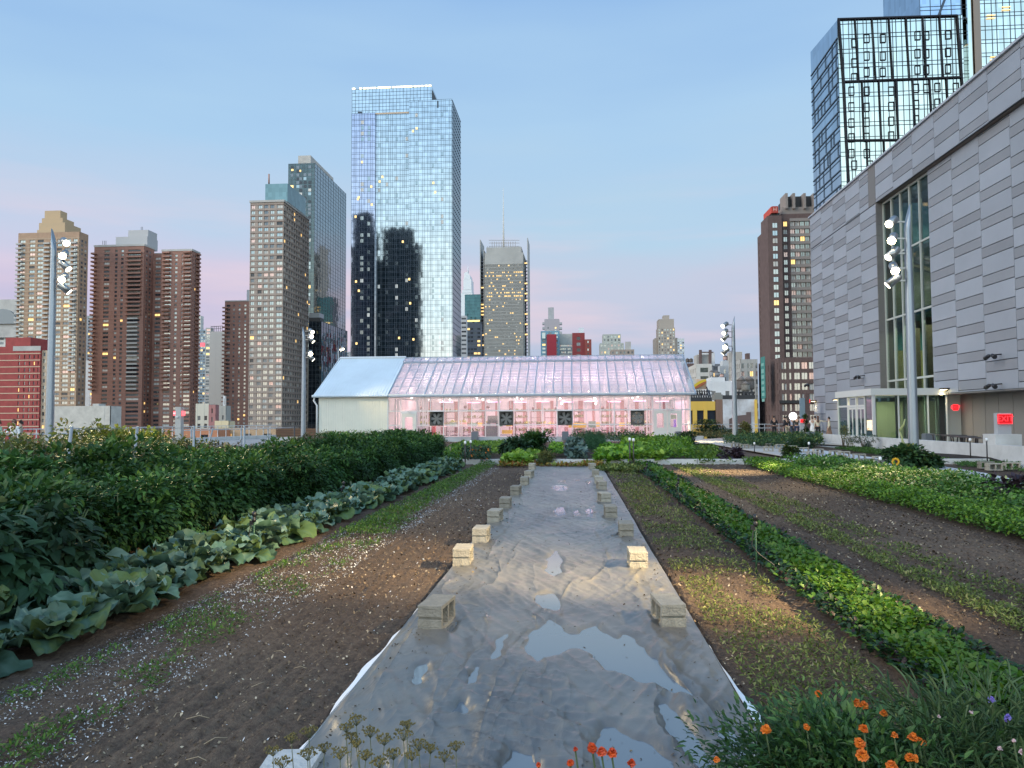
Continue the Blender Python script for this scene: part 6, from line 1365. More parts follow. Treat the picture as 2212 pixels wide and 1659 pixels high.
# left pylon with two signs
c = at(384.5, 893, 42); root = empty('exit_pylon', (c.x, 42, 0), 'concrete post with two glowing red EXIT signs over the left plants', 'exit sign', 'exit signs on posts')
mb = MB(); mb.box(c.x - .17, 42, 0, c.x + .17, 42.35, at(384, 879, 42).z); mb.build('post', mat('pylon_concrete', (.42, .41, .38), .8, var=.1, scale=2), root)
pkred = emat('exit_pinkred', (1, .10, .12), 2.0)
for xa, xb in ((372.5, 382), (390.5, 396)):
    a = at(xa, 888, 42); b = at(xb, 898, 42); mb = MB(); mb.box(a.x, 42.1, b.z, b.x - .01 if xa < 380 else b.x, 42.2, a.z); o = mb.build('sign_face', pkred, root)
    if xa < 380: text('lettering', 'EXIT', .11, ((a.x + b.x) / 2, 42.08, (a.z + b.z) / 2), (R(90), 0, 0), mat('sign_letter', (.8, .6, .6), .5, emit=(1, .5, .5), es=2), root)
mb = MB(); mb.box(c.x - .12, 41.9, at(384, 902, 42).z, c.x + .05, 42, at(384, 899, 42).z); mb.build('small_box', vf, root)

# ================================================================ lamp posts
pole_m = mat('pole_metal', (.30, .34, .38), .4, metal=.7)
hd_m = mat('head_metal', (.34, .34, .33), .3, metal=.8)
lens_m = emat('lens_glow', (1, .93, .72), 6); lens_b = emat('lens_blaze', (1, .88, .55), 40)
def post(x, yb, yt, Y, heads, side, label, rad=.16, hl=.62, targets=(), wpx=None, blaze=()):
    b = at(x[0], yb, Y); tp = at(x[1], yt, Y); root = empty('lamp_post', (b.x, Y, 0), label, 'lamp post', 'tall lamp posts')
    H_ = tp.z; r0 = rad; r1 = rad * .62
    mb = MB(); pts = []; n = 16; bx = b.x; mb.tube([(bx, Y, -.1), (bx, Y, H_ * .5), (bx, Y, H_ - .9)], [r0, (r0 + r1) / 2, r1], n, cap=False)
    # slanted top cut
    k0 = len(mb.v) - n; ring = [mb.v[k0 + k] for k in range(n)]; top = [(p[0], p[1], H_ - .9 + (.9 * (.5 + .5 * (p[0] - bx) / r1 * side * -1))) for p in ring]
    base = len(mb.v); mb.v += top
    for k in range(n): j = (k + 1) % n; mb.f.append((k0 + k, k0 + j, base + j, base + k)); mb.m.append(0); mb.sm.append(True)
    mb.f.append(tuple(base + k for k in range(n))); mb.m.append(0); mb.sm.append(False)
    mb.build('pole', pole_m, root)
    mb = MB(); mb.lathe((bx, Y, 0), [(r0 * 1.9, 0), (r0 * 1.9, .04), (r0 * 1.1, .1)], 16); mb.build('base_plate', pole_m, root)
    for i, (hy, dirv) in enumerate(heads):
        z = at(x[1], hy, Y).z; d = Vector(dirv).normalized(); c = Vector((bx + side * (r1 + hl * .62), Y - .05, z))
        hm = MB(); hm.bar((bx + side * r1 * .8, Y, z - .02), (c.x, c.y, z - .02), .05); arm = hm.build('arm', hd_m, root)
        hm = MB(); q = c - d * hl * .42; hm.lathe(q, [(.01, 0), (hl * .15, hl * .04), (hl * .22, hl * .14), (hl * .21, hl * .4), (hl * .235, hl * .84)], 16, axis=d); h_ = hm.build('lamp_head', hd_m, root)
        hm = MB(); hm.lathe(q + d * hl * .843, [(hl * .20, 0), (hl * .20, .012)], 16, axis=d); hm.build('lens', lens_b if i in blaze else lens_m, h_)
    for i, (hi, tgt, en, ang) in enumerate(targets):
        z = at(x[1], heads[hi][0], Y).z; src = Vector((bx + side * (r1 + hl * 1.2), Y - .4, z - .2)); ld = bpy.data.lights.new('flood', 'SPOT'); ld.energy = en; ld.color = (1, .76, .40); ld.spot_size = R(ang); ld.spot_blend = 1.0; ld.shadow_soft_size = .12
        lo = bpy.data.objects.new('flood', ld); COL.objects.link(lo); lo.location = src; lo.rotation_euler = (Vector(tgt) - src).to_track_quat('-Z', 'Y').to_euler()
    return root
post((1975, 1956), 1005, 440, 25.8, [(478, (-.6, -.5, -.45)), (514, (-.5, -.75, -.55)), (546, (-.7, -.2, -.6)), (578, (-.15, -.8, -.6)), (605, (-.65, .2, -.55))], -1, 'tall silver lamp post at right with five round floodlights on its left side', .165, .62,
     [(2, (4.6, 23.6, 0), 16000, 22), (0, (7.5, 20, .3), 4500, 30), (3, (2.2, 16, 0), 2500, 30)], blaze=(1, 3))
post((107, 115), 936, 493, 28.2, [(523, (.6, -.5, -.35)), (550, (.3, -.8, -.45)), (573, (.6, .0, -.6)), (600, (.25, -.8, -.5)), (622, (.6, .3, -.6))], 1, 'tall silver lamp post at left with five round floodlights on its right side', .165, .62,
     [(0, (-9.6, 16.5, 1.3), 12000, 24)], blaze=(1, 3))
post((655, 656.5), 947, 705, 57.0, [(715, (.6, -.5, -.4)), (724, (.5, -.7, -.5)), (733, (.6, .1, -.6)), (762, (.3, -.8, -.4)), (772, (.6, .2, -.6))][:5], 1, 'lamp post left of the greenhouse with one blazing floodlight', .19, .7, [(3, (-14, 59.5, 3.4), 900, 60)], blaze=(3,))
post((1588, 1589), 938, 682, 54.0, [(701, (-.6, -.5, -.4)), (716, (-.5, -.7, -.5)), (728, (-.6, .1, -.6)), (747, (-.3, -.8, -.4)), (758, (-.6, .2, -.6))], -1, 'slim lamp post right of the greenhouse with one blazing floodlight', .19, .7, [(3, (8.5, 52, 0), 4000, 40)], blaze=(3,))
post((731, 731.5), 800, 749, 82.0, [(752, (.5, -.6, -.5)), (754, (-.5, -.6, -.5))], 1, 'small far lamp post rising behind the greenhouse roof', .12, .6)
# the next post of the row stands just outside the picture on the right and lights the near beds
root = empty('lamp_post', (11.8, 3.2, 0), 'lamp post standing out of the picture on the right whose floodlight warms the near beds', 'lamp post', 'tall lamp posts')
mb = MB(); mb.tube([(11.8, 3.2, 0), (11.8, 3.2, 8.6)], [.19, .12], 14); mb.build('pole', pole_m, root)
for tgt, en, ang in (((-2.0, 8.7, 0), 17000, 15), ((1.55, 7.3, 0), 17000, 13), ((-.6, 7.8, 0), 4500, 26)):
    src = Vector((11.3, 3.3, 7.4)); d = (Vector(tgt) - src).normalized(); mb = MB(); mb.lathe(src - d * .45, [(.02, 0), (.14, .05), (.17, .4)], 12, axis=d); mb.build('lamp_head', hd_m, root)
    ld = bpy.data.lights.new('flood', 'SPOT'); ld.energy = en; ld.color = (1, .74, .38); ld.spot_size = R(ang); ld.spot_blend = 1.0; ld.shadow_soft_size = .1; lo = bpy.data.objects.new('flood', ld); COL.objects.link(lo); lo.location = src; lo.rotation_euler = d.to_track_quat('-Z', 'Y').to_euler()

# ================================================================ railings, bins, tables
railm = mat('rail_white', (.55, .57, .58), .45, metal=.2)
def rail(a, b, label, h=1.1, n=12, z0=0, lowwall=.0):
    a = Vector(a); b = Vector(b); root = empty('railing', (a + b) / 2, label, 'railing')
    mb = MB()
    for f in (1.0, .72): mb.bar((a.x, a.y, z0 + h * f), (b.x, b.y, z0 + h * f), .06)
    mb.build('rail', railm, root)
    for i in range(n + 1): p = a.lerp(b, i / n); mb = MB(); mb.bar((p.x, p.y, z0), (p.x, p.y, z0 + h), .05); mb.build('post', railm, root)
    if lowwall: mb = MB(); mb.bar((a.x, a.y, z0 + lowwall / 2 - .05), (b.x, b.y, z0 + lowwall / 2 - .05), .2, lowwall + .1); mb.build('base_curb', wm_, root)
rail((RA.x, RA.y, 0), (RB.x, RB.y, 0), 'long white metal railing along the left roof edge', 1.15, 26, lowwall=.2)
rail((at(1496, 900, 63).x, 63, 0), (20.3, 64.2, 0), 'white railing at the back of the terrace between greenhouse and hall', 1.1, 9)
mb = MB(); mb.box(at(598, 900, 73).x, 72.8, 0, at(692, 900, 73).x, 73.1, at(640, 925, 73).z)
sl_ = mb.build('slat_wall', mat('slat_brown', (.17, .09, .05), .7, var=.2, scale=2, stretch=(.3, 1, 12))); tag(sl_, 'brown slatted timber wall left of the greenhouse', 'wall')
mb = MB()
for k in range(7): z = .1 + k * .17; mb.box(at(598, 900, 73).x, 72.76, z, at(692, 900, 73).x, 72.8, z + .03)
mb.build('slat_gap', mat('black_steel', (.02, .02, .022), .5), sl_)
def bin_(px, py0, py1, Y, lb, w_=.5):
    a = at(px, py0, Y); z1 = a.z; z0 = max(0.0, at(px, py1, Y).z); mb = MB(); mb.box(a.x - w_ / 2, Y, z0, a.x + w_ / 2, Y + w_, z1); mb.box(a.x - w_ / 2 + .03, Y + .03, z1, a.x + w_ / 2 - .03, Y + w_ - .03, z1 + .04); o = mb.build('litter_bin', mat('bin_grey', (.13, .15, .17), .6)); tag(o, lb, 'bin', 'grey square bins')
for (px, a_, b_, Y_, lb) in ((834, 935, 952, 57.2, 'grey square bin at the right end of the solid greenhouse wall'), (1025, 933, 951, 57.3, 'grey square bin left of the big dark bush'), (1221, 933, 950, 57.3, 'grey square bin below the third fan'), (1467 - .5, 933, 950, 57.3, 'grey square bin before the double doors'), (1753, 935, 957, 50, 'grey square bin beside the white dress'), (2010, 938, 962, 42, 'grey square bin under the glass bay')): bin_(px, a_, b_, Y_, lb)
bin_(2154, 945, 962, 33, 'grey bin by the right sign post')
tbm = mat('table_dark', (.045, .04, .04), .5)
def table(px, Y, w_, lb, h=.74):
    c = at(px, 950, Y); root = empty('cafe_table', (c.x, Y, 0), lb, 'table', 'dark terrace tables'); mb = MB(); mb.box(c.x - .4, Y - w_ / 2, h - .03, c.x + .4, Y + w_ / 2, h); mb.build('table_top', tbm, root)
    for sx in (-.33, .33):
        for sy in (-1, 1): mb = MB(); y = Y + sy * (w_ / 2 - .08); mb.bar((c.x + sx * .8, y, 0), (c.x + sx, y, h - .03), .045); mb.build('leg', tbm, root)
table(2049, 39.5, 2.0, 'dark table nearest the glass bay'); table(2072, 37.2, 1.8, 'second dark table from the glass bay'); table(2118, 34.2, 2.2, 'dark table in the middle of the lower wall'); table(2085, 35.8, 1.0, 'small dark table between the long ones')
def chair(px, Y, rz, lb):
    c = at(px, 950, Y); root = empty('terrace_chair', (c.x, Y, 0), lb, 'chair', 'dark terrace chairs', rz)
    mb = MB(); mb.box(-.22, -.22, .43, .22, .22, .46); mb.build('seat', tbm, root, local=True); mb = MB(); mb.box(-.22, .2, .6, .22, .23, .85); mb.bar((-.21, .21, .45), (-.21, .23, .85), .03); mb.bar((.21, .21, .45), (.21, .23, .85), .03); mb.build('backrest', tbm, root, local=True)
    for sx in (-.2, .2):
        for sy in (-.2, .2): mb = MB(); mb.bar((sx, sy, 0), (sx, sy, .43), .03); mb.build('leg', tbm, root, local=True)
chair(2138, 33.4, 1.2, 'dark chair right of the middle table'); chair(2147, 32.8, 2.6, 'dark chair beside the right grey bin')
# planters and posts in the beds
def peg_light(px, py, h, lb, grp='small path lights on sticks'):
    p = gp(px, py, 0); root = empty('garden_light', p, lb, 'garden light', grp); mb = MB(); mb.tube([(p.x, p.y, 0), (p.x, p.y, h)], .022, 8); mb.build('stake', tbm, root); mb = MB(); mb.lathe((p.x, p.y, h), [(.03, 0), (.045, .02), (.045, .09), (.02, .11)], 10); mb.build('cap', mat('cap_white', (.8, .8, .78), .4), root)
for (x, y, h, lb) in ((1005, 1005, .75, 'left one of two light sticks at the end of the cabbages'), (1017, 1001, .75, 'right one of two light sticks at the end of the cabbages'), (1361, 1012, .9, 'left one of two light sticks at the far end of the mustard row'), (1369, 1012, .88, 'right one of two light sticks at the far end of the mustard row'), (1748, 986, .5, 'light stick on the pale weed cover behind the yellow flowers'), (1630, 979, .4, 'light stick behind the path blocks'), (2097, 998, .75, 'left light stick in front of the terrace wall'), (2133, 1004, .8, 'right light stick in front of the terrace wall'), (1902, 1020, .35, 'light stick left of the sunflower'), (2200, 1075, .35, 'light stick at the right picture edge')): peg_light(x, y, h, lb)
def sprinkler(px, py, top, lb):
    p = gp(px, py, 0); h = at(px, top, p.y).z; root = empty('sprinkler', p, lb, 'sprinkler', 'sprinkler stakes')
    mb = MB(); mb.tube([(p.x, p.y, 0), (p.x, p.y, h - .12)], .009, 6); mb.build('stake', mat('stake_green', (.03, .09, .045), .5), root)
    bl_ = mat('black_plastic', (.012, .012, .014), .4); mb = MB(); mb.lathe((p.x, p.y, h - .13), [(.012, 0), (.025, .02), (.025, .05), (.012, .06), (.02, .075), (.028, .09), (.028, .12), (.008, .135)], 10); mb.box(p.x - .05, p.y - .015, h - .16, p.x - .008, p.y + .015, h - .11); mb.build('nozzle', bl_, root)
    mb = MB(); pts = [(p.x, p.y - .01, h - .15), (p.x - .03, p.y - .02, h * .72), (p.x - .05, p.y - .03, h * .48), (p.x + .02, p.y - .05, h * .34), (p.x + .17, p.y - .06, h * .16), (p.x + .155, p.y - .12, .0)]; mb.tube(pts, .0065, 6); mb.build('hose', bl_, root)
sprinkler(1634, 1238, 1112, 'nearest black sprinkler stake in the mustard row'); sprinkler(1466, 1085, 1032, 'second black sprinkler stake in the mustard row'); sprinkler(1398, 1035, 1000, 'farthest black sprinkler stake in the mustard row'); sprinkler(548, 1205, 1105, 'black sprinkler stake among the near cabbages'); sprinkler(742, 1105, 1040, 'black sprinkler stake among the far cabbages')
# support stakes with strings on the left
pipe = mat('pipe_grey', (.30, .32, .33), .5, metal=.3); prev = None
stk = [(155, 1008, 922), (298 - 4, 1008, 921), (419, 1003, 921 - 4), (528, 992, 920), (636, 982, 917)]
stk = [(158, 922, 13.5), (297, 924, 15.5), (418, 922, 19), (528, 924, 24), (625, 922, 30), (722, 923, 36), (818, 920, 43), (935, 919, 50)]
stk = [(62, 930, 13), (157, 921, 15), (296, 921, 17.5), (418, 920, 20), (528, 920, 24), (540 + 84, 922, 29), (728, 923, 35), (818, 919, 30), (1380 * 0 + 943, 921, 40)]
stk = [(157, 14.5), (297, 16), (418, 17.5), (528, 19.5), (625, 22), (723, 24.5), (817, 27), (895, 30), (942, 34)]
tops = []
for i, (px, Y_) in enumerate([(157, 15), (297, 16.6), (419, 18.4), (528, 20.6), (622, 23), (726, 26), (817, 29.6), (890, 33)][:7]):
    pass
def at0(px, Y_): return at(px, 930, Y_)
sroot = []
for i, (x, top, Y_, lean) in enumerate([(0, 924, 14.5, .1), (157, 921, 15.2, .12), (297, 921, 16.5, .1), (419, 920, 18, 0), (528, 920, 20.5, 0), (625, 922, 23.5, 0), (729, 923, 26, 0), (818, 919, 29, .1), (943, 920, 33, 0)][1:5]):
    Y_ = [12.6, 14.6, 16.8, 19.4][i]; p = at([155, 297, 419, 528][i], top, Y_)
    mb = MB(); mb.tube([(p.x - lean * 1.4, Y_, 0), (p.x, Y_, p.z)], .028, 8); o = mb.build('support_stake', pipe); tag(o, '%s grey support stake from the left among the tall tomato plants' % ['first', 'second', 'third', 'fourth'][i], 'stake', 'grey support stakes'); tops.append(p)
for i, (x, top, Y_) in enumerate([(625, 926, 24), (727, 925, 27), (821, 926, 31), (879, 925, 34), (944, 925, 38)]):
    x = [500 * .576 / .576, 0][0] if 0 else [243 + 0, 0][0] if 0 else x
for i, (x, top, Y_) in enumerate([(362 * 1.0, 928, 24), (404, 926, 27), (461, 925, 25), (520, 926, 32), (579, 925, 36)]):
    p = at([413.5, 460, 521, 580 - 1, 636][i] - 0, [927, 925, 925, 927, 920][i], [23, 26, 29, 33, 38][i]); mb = MB(); mb.tube([(p.x - (.35 if i == 1 else 0), p.y, 0), (p.x, p.y, p.z)], .03 if i < 4 else .035, 8)
    o = mb.build('support_stake', pipe if i < 4 else tbm); tag(o, '%s stake behind the pepper bushes' % ['thin grey first', 'leaning grey second', 'thin grey third', 'thin grey fourth', 'black fifth'][i], 'stake', 'grey support stakes'); tops.append(p)
mb = MB()
for a, b in zip(tops, tops[1:]):
    for f in (.97,): mb.bar((a.x, a.y, a.z * f), (b.x, b.y, b.z * f), .008)
tag(mb.build('trellis_wire', pipe), 'thin wire strung between the support stakes', 'wire')
# ================================================================ people
skin = mat('skin', (.50, .31, .22), .6); darkhair = mat('hair_dark', (.02, .014, .011), .5); brownhair = mat('hair_brown', (.09, .04, .022), .5)
def skinned(name, verts, edges, radii, m, parent, sub=1, root=0):
    me = bpy.data.meshes.new(name); me.from_pydata([tuple(v) for v in verts], edges, []); me.materials.append(m)
    o = bpy.data.objects.new(name, me); COL.objects.link(o)
    if parent is not None: o.parent = parent
    sk = o.modifiers.new('skin', 'SKIN'); sk.use_smooth_shade = True
    for i, r_ in enumerate(radii): me.skin_vertices[0].data[i].radius = r_ if isinstance(r_, tuple) else (r_, r_); me.skin_vertices[0].data[i].use_root = (i == root)
    if sub: s_ = o.modifiers.new('smooth', 'SUBSURF'); s_.levels = sub; s_.render_levels = sub
    return o
def person(px, py, Y, h, rz, label, top, bottom, hairc, longhair=False, skirt=False, dress=False, armL=None, armR=None, stride=.08, topcol2=None, lean=0, name='person', cap=None):
    """px, py: feet in the picture; faces +Y rotated by rz"""
    p = at(px, py, Y); root = empty(name, (p.x, Y, 0.0), label, 'person', None, rz)
    s = h / 1.72
    hip, waist, chest, neckz, head = .92 * s, 1.08 * s, 1.33 * s, 1.48 * s, 1.60 * s
    sw = .185 * s; hw = .09 * s
    V = [(0, 0, hip), (0, .01, waist), (0, .0 + lean, chest), (0, lean, neckz), (0, lean + .015, head - .04 * s), (0, lean + .02, head + .04 * s), (0, lean + .13 * s, head - .02 * s)]
    Rr = [(.135 * s, .10 * s), (.115 * s, .09 * s), (.14 * s, .10 * s), (.05 * s, .05 * s), (.066 * s, .078 * s), (.078 * s, .092 * s), (.012, .012)]
    E = [(0, 1), (1, 2), (2, 3), (3, 4), (4, 5), (4, 6)]
    armsj = []
    for sd, arm in ((-1, armL), (1, armR)):
        sh = Vector((sd * sw, lean, chest + .08 * s)); el = Vector(arm[0]) * s if arm else Vector((sd * (sw + .05), lean - .02, chest - .2 * s)); wr = Vector(arm[1]) * s if arm else Vector((sd * (sw + .06), lean + .07, chest - .44 * s))
        b = len(V); fw = (wr - el).normalized(); pm = wr + fw * .05 * s
        V += [sh, el, wr, pm]; Rr += [.052 * s, .040 * s, .026 * s, (.038 * s, .018 * s)]; E += [(2, b), (b, b + 1), (b + 1, b + 2), (b + 2, b + 3)]
        side_ = fw.cross(Vector((0, 1, 0)) if abs(fw.y) < .8 else Vector((1, 0, 0))).normalized()
        for k, (off, ln) in enumerate(((-.028, .06), (-.01, .075), (.009, .07), (.027, .055))):
            c = len(V); V += [pm + side_ * off * s + fw * .03 * s, pm + side_ * off * s + fw * (.03 + ln) * s + Vector((0, 0, -.012))]; Rr += [.009, .008]; E += [(b + 3, c), (c, c + 1)]
        c = len(V); V += [wr + side_ * .04 * s + fw * .06 * s]; Rr += [.010]; E += [(b + 2, c)]
        armsj.append((sh, el, wr))
    legs = []
    for sd in (-1, 1):
        b = len(V); st = stride * sd; hp = Vector((sd * hw, 0, hip - .04 * s)); kn = Vector((sd * hw * 1.1, st * .5 + .02, .49 * s)); an = Vector((sd * hw * 1.15, st, .08 * s)); toe = Vector((sd * hw * 1.3, st + .15 * s, .025))
        V += [hp, kn, an, toe]; Rr += [.085 * s, .055 * s, .036 * s, (.036 * s, .022 * s)]; E += [(0, b), (b, b + 1), (b + 1, b + 2), (b + 2, b + 3)]; legs.append((hp, kn, an, toe))
    skinned('body', V, E, Rr, skin, root)
    # top
    TV = [Vector((0, 0, hip + .02)), V[1], V[2], Vector((0, lean, chest + .09 * s))]; TR = [(.155 * s, .118 * s), (.133 * s, .105 * s), (.158 * s, .118 * s), (.075 * s, .065 * s)]; TE = [(0, 1), (1, 2), (2, 3)]
    for sd, (sh, el, wr) in zip((-1, 1), armsj):
        b = len(TV); TV += [sh, el, wr - (wr - el) * .1]; TR += [.066 * s, .055 * s, .040 * s]; TE += [(2, b), (b, b + 1)] + ([] if dress else [(b + 1, b + 2)])
        if dress: TV.pop(); TR.pop(); TV[-1] = sh.lerp(el, .6)
    skinned('jacket' if top[1] == 'j' else ('dress_top' if dress else 'shirt'), TV, TE, TR, top[0], root)
    if skirt or dress:
        mb = MB(); n = 22; rings = [(.125 * s, waist), (.17 * s, hip - .05 * s), (.24 * s, .55 * s), (.30 * s, .28 * s)]
        b0 = 0
        for j, (r_, z) in enumerate(rings):
            for k in range(n): a_ = 2 * math.pi * k / n; rr = r_ * (1 + .08 * j * math.sin(a_ * 5)); mb.v.append((rr * math.cos(a_), rr * .8 * math.sin(a_), z))
        for j in range(3):
            for k in range(n): q = (k + 1) % n; mb.f.append((j * n + k, (j + 1) * n + k, (j + 1) * n + q, j * n + q)); mb.m.append(0); mb.sm.append(True)
        o = mb.build('skirt', bottom, root, local=True); so_ = o.modifiers.new('thick', 'SOLIDIFY'); so_.thickness = .01
    else:
        PV = [Vector((0, 0, hip + .02))]; PR = [(.15 * s, .115 * s)]; PE = []
        for (hp, kn, an, toe) in legs: b = len(PV); PV += [hp, kn, an + Vector((0, 0, .02))]; PR += [.098 * s, .072 * s, .058 * s]; PE += [(0, b), (b, b + 1), (b + 1, b + 2)]
        skinned('trousers', PV, PE, PR, bottom, root)
    for (hp, kn, an, toe) in legs: skinned('shoe', [an + Vector((0, -.03, -.03)), an.lerp(toe, .5) + Vector((0, 0, -.005)), toe + Vector((0, .01, 0))], [(0, 1), (1, 2)], [(.045 * s, .04 * s), (.045 * s, .035 * s), (.042 * s, .026 * s)], tbm, root, 1)
    HV = [(0, lean - .035 * s, head + .06 * s), (0, lean + .03 * s, head + .105 * s), (0, lean - .05 * s, head - .03 * s)]; HR = [.085 * s, .06 * s, .07 * s]; HE = [(0, 1), (0, 2)]
    if longhair: HV += [(0, lean - .09 * s, neckz - .04 * s), (0, lean - .12 * s, chest - .08 * s)]; HR += [(.09 * s, .04), (.075 * s, .03)]; HE += [(2, 3), (3, 4)]
    skinned('hair', HV, HE, HR, hairc, root)
    return root
blk_c = mat('cloth_black', (.012, .013, .018), .8); wh_c = mat('cloth_white', (.72, .72, .70), .7); lb_c = mat('cloth_pale_blue', (.45, .50, .62), .7); nv_c = mat('cloth_navy', (.03, .045, .09), .8); kh_c = mat('cloth_khaki', (.36, .32, .24), .8); dn_c = mat('cloth_denim', (.05, .08, .12), .8); ol_c = mat('cloth_olive', (.03, .035, .03), .8); br_c = mat('cloth_brown', (.22, .14, .10), .8); cr_c = mat('cloth_cream', (.6, .55, .42), .7)
up_ = lambda sd: ((sd * .3, .12, 1.18), (sd * .12, .3, 1.38))
person(1673, 952, 63, 1.72, R(170), 'person in a dark suit and white shirt, hands raised to the face', (blk_c, 'j'), blk_c, darkhair, armL=((-.27, .1, 1.12), (-.05, .22, 1.42)), armR=((.27, .1, 1.12), (.06, .22, 1.4)))
person(1701, 955, 62, 1.70, R(20), 'person in a black jacket and khaki trousers seen from behind', (blk_c, 'j'), kh_c, darkhair, longhair=True)
person(1696, 955, 63.5, 1.72, R(60), 'person in black half hidden beside the khaki trousers', (blk_c, 'j'), nv_c, darkhair)
person(1712, 955, 62.5, 1.72, R(10), 'person in a pale blue shirt and jeans facing away', (lb_c, 's'), dn_c, brownhair, armR=((.3, .1, 1.25), (.26, .25, 1.5)))
person(1722, 955, 62, 1.78, R(-15), 'person in a dark vest with arms folded forward', (ol_c, 's'), nv_c, darkhair)
person(1727, 955, 63.3, 1.68, R(-60), 'person in a lilac shirt behind the dark vest', (lb_c, 's'), nv_c, brownhair)
person(1756, 959, 60, 1.66, R(-10), 'person in a long white dress facing away', (wh_c, 'd'), wh_c, brownhair, dress=True, armL=((-.24, .12, 1.18), (-.15, .34, 1.2)), armR=((.24, .12, 1.18), (.12, .34, 1.22)))
person(1768, 960, 59, 1.70, R(-20), 'long haired person in a cream top and black trousers, one arm stretched out', (cr_c, 's'), blk_c, brownhair, longhair=True, armR=((.36, .05, 1.35), (.62, .12, 1.36)))
person(1792, 960, 55, 1.66, R(70), 'person in a cream top and brown skirt at the vestibule corner', (cr_c, 's'), br_c, darkhair, skirt=True)
person(1762, 959, 61, 1.68, R(160), 'person in dark red mostly hidden between the white dress and the long haired person', (mat('cloth_red', (.2, .02, .03), .8), 's'), blk_c, darkhair)
person(30, 960, 32, 1.70, R(175), 'person in a white top with shoulder length hair behind the tomato plants', (wh_c, 's'), nv_c, brownhair, longhair=False, armR=((.26, .12, 1.15), (.08, .3, 1.12)))
person(44, 960, 34, 1.68, R(120), 'person half hidden by leaves right of the one in the white top', (kh_c, 's'), nv_c, darkhair)
person(-3, 960, 32, 1.68, R(150), 'person in green and white cut by the left picture edge', (mat('cloth_sage', (.25, .35, .25), .8), 's'), nv_c, brownhair)
# photographer's globe lamp on a stick
c = at(1713, 899, 61.2); root = empty('globe_light', (c.x, 61.2, 0), 'glowing white globe held up above the group', 'lamp'); mb = MB(); mb.lathe(c, [(.30 * math.sin(math.pi * k / 12), -.30 * math.cos(math.pi * k / 12)) for k in range(13)], 20); mb.build('globe', emat('globe_white', (1, .97, .92), 2.5), root); mb = MB(); mb.tube([(c.x, 61.2, 0), (c.x, 61.2, c.z - .28)], .015); mb.build('stick', tbm, root)
# tall screen behind the people and a slim planter
a = at(1728, 860, 64); mb = MB(); b = at(1741, 955, 64); mb.box(a.x, 64, 0, b.x, 64.2, a.z); tag(mb.build('glass_screen', mat('screen_blue', (.20, .28, .33), .3)), 'tall blue glass screen at the hall corner behind the people', 'screen')
mb = MB(); mb.box(b.x + .02, 63.9, 0, b.x + .33, 64.3, a.z + .4); tag(mb.build('screen_post', dbrown), 'brown post beside the blue glass screen', 'post')

# ================================================================ plants
def leafmesh(name, P, D, S, m, rnd=None, Wd=1.0, wide=.26, droop=.15):
    v, f, r_ = leaves(np.asarray(P), np.asarray(D), S, Wd, rnd=rnd, wide=wide, droop=droop); return npmesh(name, v, f, m, r_)
Gd = (.012, .035, .012)
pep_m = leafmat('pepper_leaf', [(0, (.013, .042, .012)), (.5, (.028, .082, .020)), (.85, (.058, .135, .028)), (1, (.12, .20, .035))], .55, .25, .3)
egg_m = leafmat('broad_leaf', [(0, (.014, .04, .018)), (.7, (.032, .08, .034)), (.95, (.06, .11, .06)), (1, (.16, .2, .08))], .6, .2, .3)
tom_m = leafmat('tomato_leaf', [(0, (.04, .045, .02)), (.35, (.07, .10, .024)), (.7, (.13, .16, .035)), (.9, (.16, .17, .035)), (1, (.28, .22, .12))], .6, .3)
yel_m = leafmat('lamplit_tomato_leaf', [(0, (.07, .10, .02)), (.6, (.17, .21, .03)), (1, (.32, .34, .07))], .6, .35)  # brighter, yellower tomato leaf: the floodlight's glow is put into the colour
dry_m = leafmat('dry_leaf', [(0, (.07, .055, .035)), (.5, (.15, .11, .065)), (.8, (.10, .12, .045)), (1, (.34, .27, .17))], .8, .2)
stem_m = mat('stem_green', (.06, .09, .03), .7); stemb_m = mat('stem_brown', (.13, .10, .06), .8)
def bush_mesh(name, r, h, n, size, m, seed, low=.12, droopd=.35, wide=.26, topbias=1.0, rw=0.0):
    rg = np.random.default_rng(seed); k = max(3, int(n / 90)); C = np.stack([rg.normal(0, r * .45, k), rg.normal(0, r * .45, k), rg.uniform(low + .12, h - .12, k)], -1)
    C[:, :2] *= (1.15 - .5 * (C[:, 2:3] / h) ** 2); ci = rg.integers(0, k, n); d = nrm(rg.normal(0, 1, (n, 3))); rad = r * rg.uniform(.22, .48, (n, 1)); P = C[ci] + d * rad * np.array([[1, 1, .8]])
    P[:, 2] = np.clip(P[:, 2], .04, h * 1.08); out = P - np.array([[0, 0, h * .4]]); D = nrm(out) * .6 + d * .5 + rg.normal(0, .3, (n, 3)); D[:, 2] -= droopd
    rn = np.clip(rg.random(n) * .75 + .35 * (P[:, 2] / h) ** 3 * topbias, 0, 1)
    return leafmesh(name, P, D, size * rg.uniform(.6, 1.25, n), m, rn, wide=wide, droop=.2)
def stems_mesh(name, h, r, n, m, seed, rad=.012):
    rg = random.Random(seed); mb = MB()
    for i in range(n): a_ = rg.uniform(0, 6.28); mb.tube([(rg.uniform(-.04, .04), rg.uniform(-.04, .04), -.05), (math.cos(a_) * r * .25, math.sin(a_) * r * .25, h * .45), (math.cos(a_) * r * .7, math.sin(a_) * r * .7, h * .85)], [rad * 1.5, rad, rad * .4], 5)
    return mb.mesh(name, m)
